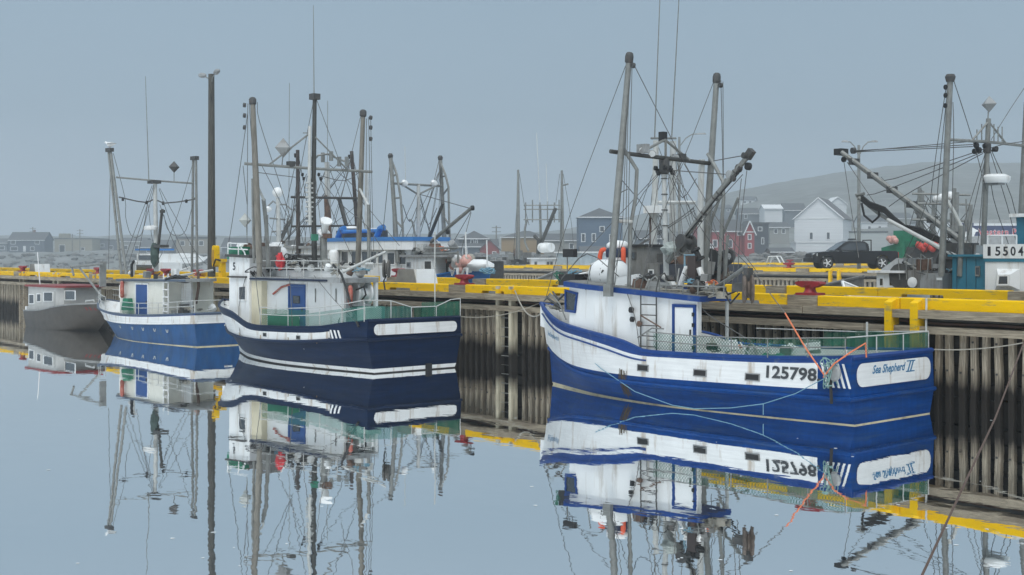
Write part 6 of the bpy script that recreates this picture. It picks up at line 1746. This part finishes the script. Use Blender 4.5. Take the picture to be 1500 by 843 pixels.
# ------------------------------------------------------------------ pickup truck
def pickup():
    p = at_n(1246, 392, N2 + 3.6)
    t = thing('pickup_truck', 'dark charcoal crew-cab pickup truck parked on the second wharf facing left', 'pickup truck', (p.x, p.y, ZD + .22), R(231.1 + 3))
    t.scale = (1.14, 1.14, 1.14)
    paint = M('charcoal_car_paint', (.012, .012, .014), .35, .1, 2, spec=.3)
    plast = M('black_plastic', (.012, .012, .012), .6)
    def shell(prof, w, name, mat, parent, tw=None):
        b = MB()
        n = len(prof)
        tw = tw or [1] * n
        b.add([(x, -w * k, z) for (x, z), k in zip(prof, tw)] + [(x, w * k, z) for (x, z), k in zip(prof, tw)],
              [tuple(range(n)), tuple(range(n, 2 * n))] + [(i, (i + 1) % n, n + (i + 1) % n, n + i) for i in range(n)])
        return b.build(name, mat, parent)
    # lower body with wheel arches
    pr = [(-2.95, .55), (-2.9, 1.16), (-.95, 1.2), (1.15, 1.2), (1.35, 1.22), (2.62, 1.12), (2.86, .95), (2.9, .5), (2.45, .45)]
    def arch(c): return [(c + .52 * math.cos(R(a)), .45 + .52 * math.sin(R(a))) for a in (0, 30, 60, 90, 120, 150, 180)]
    pr += arch(1.88) + [(1.3, .38), (-1.25, .38)] + arch(-1.85) + [(-2.45, .5)]
    body = shell(pr, .98, 'body', paint, t)
    MB().box((-2.0, 0, 1.13), (1.72, 1.72, .2)).build('bed_floor', plast, t)
    cp = [(-.98, 1.2), (-.90, 1.72), (-.72, 1.86), (.35, 1.89), (.62, 1.80), (1.42, 1.24)]
    cab = shell(cp, .93, 'cab', paint, t, [1.02, .86, .80, .80, .83, 1.02])
    for sy in (-1, 1):
        def gp(a, z): return (a, sy * (.955 - (z - 1.2) * .23), z)
        for nm, q in (('rear_side_window', [(-.78, 1.27), (-.74, 1.70), (-.18, 1.78), (-.18, 1.27)]), ('front_side_window', [(-.08, 1.27), (-.08, 1.78), (.45, 1.76), (1.12, 1.27)])):
            MB().plate([gp(a, z) for a, z in q], .012, (0, sy, .2)).build(nm, glass, cab)
        d1 = MB().plate([(x, sy * .982, z) for x, z in ((-.12, .52), (1.02, .52), (1.02, 1.18), (-.12, 1.18))], .012, (0, sy, 0)).build('door', paint, body)
        d2 = MB().plate([(x, sy * .982, z) for x, z in ((-.92, .52), (-.15, .52), (-.15, 1.18), (-.92, 1.18))], .012, (0, sy, 0)).build('door', paint, body)
        for x, d in ((0, d1), (-.82, d2)): MB().box((x, sy * 1.0, 1.06), (.2, .03, .04)).build('handle', plast, d)
        MB().box((1.02, sy * 1.10, 1.3), (.14, .2, .2)).build('wing_mirror', plast, t)
        MB().box((2.66, sy * .78, .98), (.3, .36, .18), sy * -.25).build('headlight', M('lamp_glass', (.6, .62, .62), .15), t)
        MB().box((-2.93, sy * .86, .95), (.06, .2, .4)).build('tail_light', M('red_lamp', (.5, .01, .015), .25), t)
        for x in (1.88, -1.85):
            w = MB().lathe([(.30, -.13), (.40, -.12), (.42, -.05), (.42, .05), (.40, .12), (.30, .13)], (x, sy * .86, .42), (0, sy, 0), 20).build('wheel', blackr, t, smooth=35)
            r_ = MB().lathe([(.05, .02), (.28, .0), (.30, .03), (.30, .0)], (x, sy * .86, .42), (0, sy, 0), 20)
            MB().lathe([(.30, .02), (.30, .128), (.27, .135), (.25, .05)], (x, sy * .86, .42), (0, sy, 0), 20).build('rim', alu, w, smooth=35)
            for k in range(5):
                a = 2 * math.pi * k / 5
                MB().box((x + .14 * math.cos(a), sy * .985, .42 + .14 * math.sin(a)), (.26, .03, .07), tilt=('Y', -a)).build('spoke', white, w)
    MB().box((2.9, 0, .62), (.14, 1.9, .26)).build('front_bumper', plast, t)
    MB().box((2.88, 0, .92), (.05, 1.2, .26)).build('grille', plast, t)
    MB().box((-2.98, 0, .62), (.14, 1.9, .2)).build('rear_bumper', alu, t)
    MB().plate([(.66, .78, 1.78), (.66, -.78, 1.78), (1.38, -.92, 1.27), (1.38, .92, 1.27)], .012, (.6, 0, .7)).build('windscreen', glass, cab)
    MB().plate([(-.935, .78, 1.7), (-.935, -.78, 1.7), (-1.0, -.88, 1.3), (-1.0, .88, 1.3)], .012, (-1, 0, .1)).build('rear_window', glass, cab)
    MB().box((-.1, 0, 2.0), (.3, 1.1, .13), taper=.8).build('light_bar', plast, t)
    MB().tube([(-1.1, -.9, 1.2), (-1.12, -.85, 1.95), (-1.12, .85, 1.95), (-1.1, .9, 1.2)], .04, 6).build('headache_rack', plast, t)
pickup()

# ------------------------------------------------------------------ land, shore and the town
SV = [Vector((ST, CT, 0)), Vector((-CT, ST, 0))]       # across and along the sight direction
def land_z(u, d):
    dn = 345 - 105 * min(1, max(0, (u + .32) / .25))
    k = max(0, d - dn)
    z = -1.2 + 3.9 * min(1, k / 40) + .012 * k
    hill = max(0, min(1, (u + .02) / .35))
    hill = hill * hill * (3 - 2 * hill)
    z += hill * 23 * max(0, min(1, (d - 335) / 230)) ** 1.2 + hill * 24 * max(0, min(1, (d - 560) / 260))
    z += 7 * max(0, min(1, (d - 470) / 400))
    return z
b = MB()
nu, nd = 90, 44
q = random.Random(5)
for i in range(nu + 1):
    u = -.60 + 1.25 * i / nu
    for j in range(nd + 1):
        d = 205 + 700 * (j / nd) ** 1.2
        z = land_z(u, d) + (q.uniform(-.25, .25) * (1 + .002 * d) + (d > 500) * 1.6 * math.sin(u * 23 + d * .013) * math.sin(u * 9)) * (j > 0)
        b.v.append(tuple(SV[0] * u * d + SV[1] * d + Vector((0, 0, z))))
for i in range(nu):
    for j in range(nd):
        a = i * (nd + 1) + j
        b.f.append((a, a + nd + 1, a + nd + 2, a + 1)); b.m.append(0)
b.build('hillside', M('rough_grass_and_rock', (.16, .168, .155), .95, .3, .05, .4, 2, dirt=(.25, .255, .25), damt=.8, dscale=(.05, .05, .05), dthr=.48), kind='structure', smooth=60)
b = MB()
for i in range(900):
    u = q.uniform(-.45, .45)
    dn = 345 - 105 * min(1, max(0, (u + .32) / .25))
    d = dn + q.uniform(2, 55) * (1 if u < .1 else 1.3)
    z = land_z(u, d)
    b.blob(SV[0] * u * d + SV[1] * d + Vector((0, 0, z + .1)), q.uniform(.5, 1.5), i, .3, 3, 0, (1.2, 1, .7))
b.build('shore_rocks', stoneg, kind='stuff')

def wall_mat(nm, c): return M(nm, c, .8, .08, .6, .15, 1.2, stretch=(.1, .1, 6))
shingle = M('grey_shingles', (.09, .095, .10), .9, .15, 1)
trimw = M('white_trim', (.75, .76, .76), .6, .04, 1)
def house(name, label, cat, px0, px1, ybase, yeave, ytop, d, depth, wallm, roofm, style, wins=(), yaw=0., group='buildings of the far town', door=None, trim=True, chimney=None, over=.35):
    pc = at_d((px0 + px1) / 2, ybase, d)
    k = d / F
    w, h, rh = (px1 - px0) * k, (ybase - yeave) * k, (yeave - ytop) * k
    t = thing(name, label, cat, pc, math.atan2(CT, ST) + yaw, group)
    x0, x1 = -w / 2, w / 2
    MB().add([(x, y, z) for z in (-3.5, h) for x, y in ((x0, 0), (x1, 0), (x1, depth), (x0, depth))],
             [(3, 2, 1, 0), (4, 5, 6, 7), (0, 1, 5, 4), (1, 2, 6, 5), (2, 3, 7, 6), (3, 0, 4, 7)]).build('wall', wallm, t)
    o = over
    rf = MB()
    e = .18
    def slab(pts):
        P = [Vector(p) for p in pts]
        nv = (P[1] - P[0]).cross(P[2] - P[0]).normalized()
        if nv.z < 0: nv = -nv
        rf.plate(P, e, nv)
    if style == 'gable_x':
        m = depth / 2
        slab([(x0 - o, -o, h - o * rh / m), (x1 + o, -o, h - o * rh / m), (x1 + o, m, h + rh), (x0 - o, m, h + rh)])
        slab([(x0 - o, depth + o, h - o * rh / m), (x1 + o, depth + o, h - o * rh / m), (x1 + o, m, h + rh), (x0 - o, m, h + rh)])
        for x in (x0 + .01, x1 - .01): MB().plate([(x, 0, h), (x, depth, h), (x, m, h + rh)], .05, (1 if x > 0 else -1, 0, 0)).build('gable_wall', wallm, t)
    elif style == 'gable_y':
        slab([(x0 - o, -o, h - o * rh / x1), (0, -o, h + rh), (0, depth + o, h + rh), (x0 - o, depth + o, h - o * rh / x1)])
        slab([(x1 + o, -o, h - o * rh / x1), (0, -o, h + rh), (0, depth + o, h + rh), (x1 + o, depth + o, h - o * rh / x1)])
        MB().plate([(x0, .02, h), (x1, .02, h), (0, .02, h + rh)], .05, (0, -1, 0)).build('gable_wall', wallm, t)
        if trim:
            for sx in (-1, 1): MB().tube([(sx * (x1 + o), -o - .03, h - o * rh / x1), (0, -o - .03, h + rh)], .14, 4).build('barge_board', trimw, t)
    elif style == 'hip':
        m = min(depth, w) / 2
        r0, r1 = x0 + m, x1 - m
        if r0 > r1: r0 = r1 = 0
        a, c, f, g = (x0 - o, -o, h), (x1 + o, -o, h), (x1 + o, depth + o, h), (x0 - o, depth + o, h)
        r0, r1 = (r0, depth / 2, h + rh), (r1, depth / 2, h + rh)
        rf.add([a, c, f, g, r0, r1], [(0, 1, 5, 4), (1, 2, 5), (2, 3, 4, 5), (3, 0, 4), (0, 3, 2, 1)])
    else:
        rf.box((0, depth / 2, h + max(.15, rh / 2)), (w + .3, depth + .3, max(.3, rh)))
    R_ = rf.build('roof', roofm, t)
    if trim and style != 'flat':
        MB().box((0, -o - .02 if style != 'gable_y' else -.06, h - (o * rh / (depth / 2) if style == 'gable_x' else 0) - .02), (w + 2 * o * (style != 'gable_y'), .08, .24)).build('eave_trim', trimw, t)
    if chimney: MB().box((chimney * w, depth / 2, h + rh + .2), (.7, .7, 1.6)).build('chimney', M('brick_chimney', (.15, .07, .05), .9), R_)
    for fx, fz, ww, hh in wins:
        x, z = x0 + fx * w, fz * h
        f = MB()
        for a in (-1, 1):
            f.box((x + a * ww / 2, -.04, z), (.16, .08, hh + .16))
            f.box((x, -.045, z + a * hh / 2), (ww + .17, .08, .16))
        f = f.build('window', trimw, t)
        MB().box((x, -.02, z), (ww, .03, hh)).build('pane', glass, f)
    if door:
        x = x0 + door[0] * w
        dd = MB().box((x, -.03, 1.05), (1.0, .08, 2.1)).build('door', door[1], t)
    return t

house('grey_house', 'grey two-storey house with white windows at the far left of the town', 'house', 13, 65, 369, 351.5, 340.5, 480, 9, wall_mat('slate_siding', (.10, .12, .15)), shingle, 'gable_x',
      ((.12, .80, 1.7, 1.5), (.80, .80, 1.7, 1.5), (.15, .25, 2.6, 1.4), (.66, .25, 1.4, 1.4)), door=(.44, trimw), chimney=.1)
house('low_house', 'low grey house cut by the left edge behind the white car', 'house', -25, 10, 371, 356, 350, 490, 9, wall_mat('grey_siding', (.16, .18, .20)), shingle, 'gable_x', ((.8, .5, 1.8, 1.4),))
house('warehouse', 'wide beige flat-roofed warehouse right of the grey house at far left', 'warehouse', 80, 135, 371, 350.5, 349, 500, 20, wall_mat('beige_siding', (.33, .31, .24)), shingle, 'flat', ((.2, .3, 2.2, 3.0), (.75, .3, 1.4, 1.2)))
MB().box(at_d(95, 347, 505), (3.5, 3.5, 2.4)).build('roof_hut', wall_mat('beige_siding', (.33, .31, .24)), label='small beige hut on the roof of the far beige warehouse', cat='roof hut')
house('shed', 'long low dark shed between the beige warehouse and the left boat poles', 'shed', 135, 172, 370, 353, 351, 510, 10, wall_mat('dark_siding', (.12, .13, .15)), shingle, 'flat', ((.4, .6, 1.5, 1.2), (.75, .4, 1.5, 1.6)))
house('pale_house', 'pale low house just right of the left pole pair', 'house', 172, 212, 372, 354, 349, 470, 10, wall_mat('pale_siding', (.30, .30, .28)), shingle, 'gable_x', ((.3, .5, 1.6, 1.5), (.7, .5, 1.6, 1.5)))
house('beige_building', 'beige two-storey building left of the wooden light pole', 'building', 258, 304, 372, 350, 347, 420, 12, wall_mat('tan_siding', (.30, .27, .22)), shingle, 'flat', ((.2, .7, 1.5, 1.5), (.5, .7, 1.5, 1.5), (.8, .7, 1.5, 1.5)))
house('dark_house', 'dark gabled house seen between the mast and poles of the smallest blue boat', 'house', 205, 250, 373, 362, 352, 440, 10, wall_mat('dark_siding2', (.13, .12, .12)), shingle, 'gable_x', ((.3, .5, 1.6, 1.2),))
house('row_house', 'low grey roof behind the green bin of the navy boat', 'house', 325, 372, 374, 362, 349, 380, 11, wall_mat('grey_siding', (.16, .18, .20)), shingle, 'gable_x')
house('slate_house', 'slate grey house with a tall dormer roof left of the small red shed', 'house', 655, 728, 381, 361, 351, 300, 9, wall_mat('slate_siding2', (.12, .145, .175)), shingle, 'gable_x', ((.36, .62, 1.1, 1.6),))
house('dormer', 'tall dormer on the slate grey house roof', 'dormer', 673, 715, 362, 350, 338, 301.5, 7, shingle, shingle, 'hip', ((.45, .62, .7, .9), (.6, .62, .4, .9)), group='upper roofs')
house('red_shed', 'small red gabled shed against the slate grey house', 'shed', 703, 731, 378, 365.5, 352, 290, 6, wall_mat('red_siding', (.28, .06, .055)), shingle, 'gable_y', ((.75, .4, .8, 1.2),), trim=False)
house('tan_house', 'tan house with a low hip roof right of the slate grey house', 'house', 734, 800, 376, 348, 338, 330, 10, wall_mat('ochre_siding', (.33, .22, .10)), shingle, 'hip', (), yaw=-.15)
house('low_shed', 'low pale shed with a grey roof between the tan house and the blue house', 'shed', 798, 850, 374, 352, 343, 320, 9, wall_mat('pale_siding', (.30, .30, .28)), shingle, 'gable_x', ((.75, .6, 1.0, 1.4),))
house('blue_house', 'tall slate blue house with a hip roof and white windows', 'house', 848, 912, 373, 318.5, 304, 290, 10, wall_mat('blue_siding', (.085, .13, .19)), shingle, 'hip',
      ((.53, .68, 1.0, 1.2), (.10, .45, .8, 1.8), (.34, .45, .8, 1.8), (.74, .45, .8, 1.4)))
house('grey_annex', 'grey boarded annex below the blue house', 'shed', 852, 935, 392, 371, 362, 262, 8, wall_mat('board_siding', (.20, .20, .19)), shingle, 'gable_x')
house('red_barn', 'red barn with white trim and windows on the rocky shore', 'barn', 1035, 1092, 371, 338, 322, 290, 9, wall_mat('barn_red', (.33, .05, .055)), shingle, 'gable_x',
      ((.20, .42, 1.0, 1.6), (.62, .42, .9, 1.7), (.86, .86, .9, .7), (.4, .86, .9, .7)), yaw=.22, door=(.1, trimw))
b_ = house('red_gable', 'red gable end of the barn with two white windows', 'barn wing', 1091, 1105, 370, 340, 324, 288, 7, wall_mat('barn_red', (.33, .05, .055)), shingle, 'gable_y', ((.5, .75, .7, 1.1), (.5, .32, .7, 1.1)))
house('navy_house', 'dark hazy house with a white window right of the red barn', 'house', 1103, 1126, 356, 329, 326, 330, 9, wall_mat('navy_siding', (.06, .07, .085)), shingle, 'flat', ((.45, .75, 1.0, 1.0), (.62, .1, .6, 1.6)))
house('white_hall', 'large white gabled hall with two windows in front of the foggy hill', 'hall', 1164, 1234, 366, 320, 290, 310, 16, wall_mat('white_siding', (.70, .72, .73)), M('dark_hall_roof', (.12, .115, .12), .9), 'gable_y',
      ((.35, .44, .8, 1.7), (.70, .44, .8, 1.7)), yaw=-.38)
house('white_ground_floor', 'low white ground floor of the large white hall', 'building', 1166, 1225, 376, 356, 355, 300, 6, wall_mat('white_siding', (.70, .72, .73)), trimw, 'flat')
house('pale_shed', 'long pale flat-roofed shed behind the pickup truck', 'shed', 1222, 1300, 372, 341, 339, 318, 14, wall_mat('pale_green_siding', (.45, .48, .47)), shingle, 'flat')
house('white_house', 'white gabled house high on the foggy hill above the hall', 'house', 1214, 1240, 306, 299, 289, 450, 9, wall_mat('white_siding', (.70, .72, .73)), trimw, 'gable_y')
house('white_house', 'long white roofed house on the foggy hill left of the hall', 'house', 1120, 1146, 313, 306, 300, 430, 9, wall_mat('white_siding', (.70, .72, .73)), trimw, 'gable_x')
house('white_house', 'faint white house on the hill between the light pole and the teal boat', 'house', 1262, 1300, 344, 325, 316, 430, 9, wall_mat('white_siding', (.70, .72, .73)), shingle, 'gable_x', ((.3, .5, 1.0, 1.3), (.7, .5, 1.0, 1.3)))
house('dim_house', 'dim grey house in the fog behind the white hall', 'house', 1150, 1180, 320, 308, 298, 460, 9, wall_mat('grey_siding', (.16, .18, .20)), shingle, 'gable_x')
house('grey_house', 'grey house in the fog left of the red barn roof', 'house', 985, 1030, 374, 350, 340, 330, 9, wall_mat('grey_siding', (.16, .18, .20)), shingle, 'gable_x')
house('dim_house', 'dim gabled house on the foggy slope left of the long white roof', 'house', 1084, 1112, 322, 313, 305, 440, 9, wall_mat('grey_siding', (.16, .18, .20)), shingle, 'gable_x', ((.3, .5, 1.0, 1.3),))
house('pale_house', 'pale house low on the slope between the navy house and the white hall', 'house', 1128, 1156, 345, 333, 326, 380, 9, wall_mat('pale_siding', (.30, .30, .28)), shingle, 'gable_x', ((.3, .5, 1.0, 1.3), (.7, .5, 1.0, 1.3)))
house('brown_shed', 'low brown shed on the rocks in front of the white hall', 'shed', 1130, 1162, 378, 369, 364, 285, 6, wall_mat('brown_siding', (.15, .12, .10)), shingle, 'gable_x')
house('pale_house', 'pale house on the slope right of the hall above the pickup truck', 'house', 1302, 1336, 332, 320, 312, 440, 9, wall_mat('pale_siding', (.30, .30, .28)), shingle, 'gable_x', ((.4, .5, 1.0, 1.3),))
house('white_house', 'small white house on the slope above the green boat', 'house', 1345, 1372, 336, 326, 318, 420, 8, wall_mat('white_siding', (.70, .72, .73)), shingle, 'gable_y')
house('grey_house', 'grey house partly hidden by the white posts behind boat 125798', 'house', 935, 975, 372, 349, 338, 310, 9, wall_mat('grey_siding', (.16, .18, .20)), shingle, 'gable_x', ((.3, .5, 1.0, 1.3), (.7, .5, 1.0, 1.3)))
qh = random.Random(4)
for i, (px, yb, d, l) in enumerate(((1095, 300, 640, 'faint house high on the foggy slope above the red barn'), (1158, 286, 720, 'faint house near the top of the foggy slope left of the white hall roof'), (1192, 282, 760, 'faint house at the top of the foggy slope above the white hall ridge'),
        (1280, 296, 640, 'faint house on the foggy slope just right of the metal light pole'), (1325, 290, 700, 'faint house on the foggy slope above the long boom'), (1368, 300, 620, 'faint house on the foggy slope left of the tall right pole'),
        (1425, 292, 690, 'faint house on the foggy slope below the crossbar of the teal boat'), (1475, 300, 640, 'faint house on the foggy slope right of the teal boat mast'), (1062, 312, 560, 'faint house on the foggy slope behind the cargo boom of boat 125798'))):
    w = qh.uniform(18, 26)
    house('hill_house', l, 'house', px - w / 2, px + w / 2, yb, yb - 7, yb - 12, d, 9, wall_mat(*(('white_siding', (.70, .72, .73)), ('pale_siding', (.30, .30, .28)), ('grey_siding', (.16, .18, .20)))[i % 3]), shingle, ('gable_x', 'gable_y')[i % 2], ((.3, .5, 1.2, 1.2), (.7, .5, 1.2, 1.2)), yaw=qh.uniform(-.4, .4), trim=False)
t = house('plant_building', 'long building with a navy sign panel and red lettering behind the teal boat', 'building', 1392, 1530, 383, 327, 322, 205, 10, white, greyp, 'flat', trim=False)
k = 205 / F
def panel(a, c, y0, y1, off, m, nm):
    x0, x1 = (a - 1461) * k, (c - 1461) * k
    return MB().box(((x0 + x1) / 2, -off, (383 - (y0 + y1) / 2) * k), (x1 - x0, .06, (y1 - y0) * k)).build(nm, m, t)
panel(1393, 1529, 331, 346, .04, M('navy_sign', (.018, .03, .10), .5), 'sign_panel')
panel(1393, 1529, 346.2, 383, .04, greyp, 'lower_wall')
for a, c in ((1402, 1413), (1414, 1426)): panel(a, c, 326, 331, .05, M('navy_sign', (.018, .03, .10), .5), 'sign_corner')
MB().plate([((px - 1461) * k, -.10, (383 - py) * k) for px, py in ((1409, 344), (1423, 333), (1434, 339), (1429, 340), (1426, 347), (1417, 346), (1412, 348), (1404, 348))], .05, (0, -1, 0)).build('white_emblem', white, t)
for off, m, bd in ((.11, white, .05), (.16, M('sign_red', (.55, .03, .06), .5), .01)):
    for i, ch in enumerate('Western P'):
        if ch == ' ': continue
        vs, fs = text_mesh(ch, 1, 0, bd)
        w_c = (9.5, 6.5, 6, 5, 6.5, 5, 7, 0, 7)
        MB().add([((1433 + sum(w_c[:i]) + (4 if i > 7 else 0) + v.x * 11 - 1461) * k, -off, (383 - 344.5 + v.y * 13) * k) for v in vs], fs).build('sign_letter', m, t)

# poles and lamps
def utility_pole(px, y0, y1, d, label):
    p = at_d(px, y0, d)
    t = thing('utility_pole', label, 'utility pole', p, math.atan2(CT, ST), 'utility poles of the far town')
    h = (y0 - y1) * d / F
    MB().tube([(0, 0, -3), (0, 0, h)], [.22, .16], 6).build('pole', woodpole, t)
    for z in (h - .5, h - 1.6): MB().box((0, .05, z), (2.4, .14, .16)).build('crossarm', woodpole, t)
utility_pole(117, 372, 336, 470, 'utility pole behind the right part of the beige warehouse')
utility_pole(106, 372, 343, 480, 'thinner utility pole behind the middle of the beige warehouse')
utility_pole(727, 374, 331, 340, 'utility pole between the slate grey house and the tan house')
utility_pole(48, 345, 333, 490, 'utility pole above the roof of the grey house at far left')
def street_lamp(px, ytop, n, label, arms):
    p = at_n(px, 300, n)
    t = thing('street_lamp', label, 'street lamp', (p.x, p.y, ZD), math.atan2(CT, ST), 'metal street lamps on the wharves')
    h = at_n(px, ytop, n).z - ZD
    k_ = (p.x ** 2 + p.y ** 2) ** .5 / F
    MB().tube([(0, 0, 0), (0, 0, h)], [.16, .11], 8).build('pole', galv, t, smooth=40)
    for a in arms:
        L_ = a * k_
        MB().tube([(0, 0, h - .9), (L_ * .3, 0, h - .1), (L_ * .6, 0, h + .25), (L_, 0, h + .3)], .05, 6).build('arm', galv, t, smooth=40)
        MB().box((L_ * 1.0, 0, h + .30), (abs(L_) * .45, .3, .13), taper=.7).build('lamp_head', greyp, t)
street_lamp(1258, 213, N2 + 6.5, 'metal street lamp with two arms behind the tip of the long boom', (22, -20))
street_lamp(995, 201, N2 + 6.0, 'metal street lamp with one arm behind the mast of boat 125798', (32,))

# things parked on the far shore
def far_car(px, y, d, label):
    p = at_d(px, y, d)
    t = thing('parked_car', label, 'car', p, math.atan2(CT, ST) + .1, 'cars parked by the far houses')
    MB().box((0, 0, .62), (4.4, 1.8, .62)).build('body', white, t)
    MB().box((.1, 0, 1.2), (2.5, 1.6, .56), taper=.8).build('cabin', glass, t)
    for x in (-1.4, 1.4):
        for yy in (-.85, .85): MB().lathe([(.2, -.1), (.34, -.1), (.34, .1), (.2, .1)], (x, yy, .34), (0, 1, 0), 10).build('wheel', blackr, t)
far_car(5, 377, 470, 'white car parked at the far left edge in front of the grey houses')
lp = at_d(277, 387, 262)
t = thing('covered_motorboat', 'white covered motorboat hauled out on the shore left of the light pole', 'motorboat', lp, math.atan2(CT, ST), 'boats on the far shore')
hh = MB()
pr = [(-3.6, .9, 1.1, .25), (-2, 1.2, 1.1, .1), (1, 1.2, 1.2, .15), (2.8, .7, 1.4, .5), (3.7, .05, 1.6, 1.2)]
for x, y, z1, z0 in pr: hh.v += [(x, -y, z1), (x, -y * .55, z0), (x, y * .55, z0), (x, y, z1)]
for i in range(4):
    for j in range(3): hh.f.append((4 * i + j, 4 * i + j + 1, 4 * i + 5 + j, 4 * i + 4 + j)); hh.m.append(0)
hh.f += [(0, 1, 2, 3)]; hh.m += [0]
hh.build('hull', white, t, smooth=30)
MB().add([(-3.5, -.9, 1.1), (-3.5, .9, 1.1), (2.8, .7, 1.4), (2.8, -.7, 1.4), (-2.2, 0, 2.2), (1.2, 0, 2.1), (-3.0, 0, 1.6)], [(0, 1, 6), (0, 6, 4), (1, 4, 6), (0, 4, 5), (0, 5, 3), (1, 2, 5), (1, 5, 4), (2, 3, 5)]).build('cover', M('white_tarp', (.62, .63, .62), .7), t)
for x in (-2, 1.5): MB().box((x, 0, .05), (.3, 1.6, .5)).build('keel_block', timber, t)

# ------------------------------------------------------------------ mooring lines across the picture
rope('mooring_rope', rope_grey, .012, sag(B.W((.05, -1.9, 1.62)), (s_at(820, NF + .5), NF + .35, 2.35), .25, 14), 'thin pale mooring line from the navy stern across the pale-posted ladder')
rope('mooring_rope', rope_grey, .022, sag(A.W((10.9, 0, 2.1)), (s_at(752, NF + .2), NF + .2, 2.6), .55, 14), 'slack pale mooring rope from the bow of boat 125798 up to the curb')
rope('mooring_rope', rope_grey, .014, sag(A.W((0, -1.68, 1.45)), (s_at(1640), NF + .3, 2.45), .25, 14), 'pale mooring line from the stern of boat 125798 to the right along the fenders')
p0, p1 = at_d(1346, 853, 8.2), at_d(1512, 470, 17)
rope('mooring_rope', rope_brown, .0095, [p0 - (p1 - p0) * .25, p0, p0.lerp(p1, .5) - Vector((0, 0, .12)), p1, p1 + (p1 - p0) * .4], 'brown mooring rope slanting across the bottom right in front of the water')

# flecks of foam drifting on the water
b = MB()
q = random.Random(8)
for i in range(46):
    px, py = q.uniform(20, 1480), q.uniform(600, 838)
    p = at_z(px, py, .004)
    r = q.uniform(.012, .035)
    k = q.randrange(5, 8)
    b.add([(p.x + r * q.uniform(.6, 1.3) * math.cos(2 * math.pi * j / k), p.y + r * q.uniform(.6, 1.3) * math.sin(2 * math.pi * j / k), .004) for j in range(k)], [tuple(range(k))])
b.build('foam_flecks', M('foam', (.7, .72, .72), .9), kind='stuff')
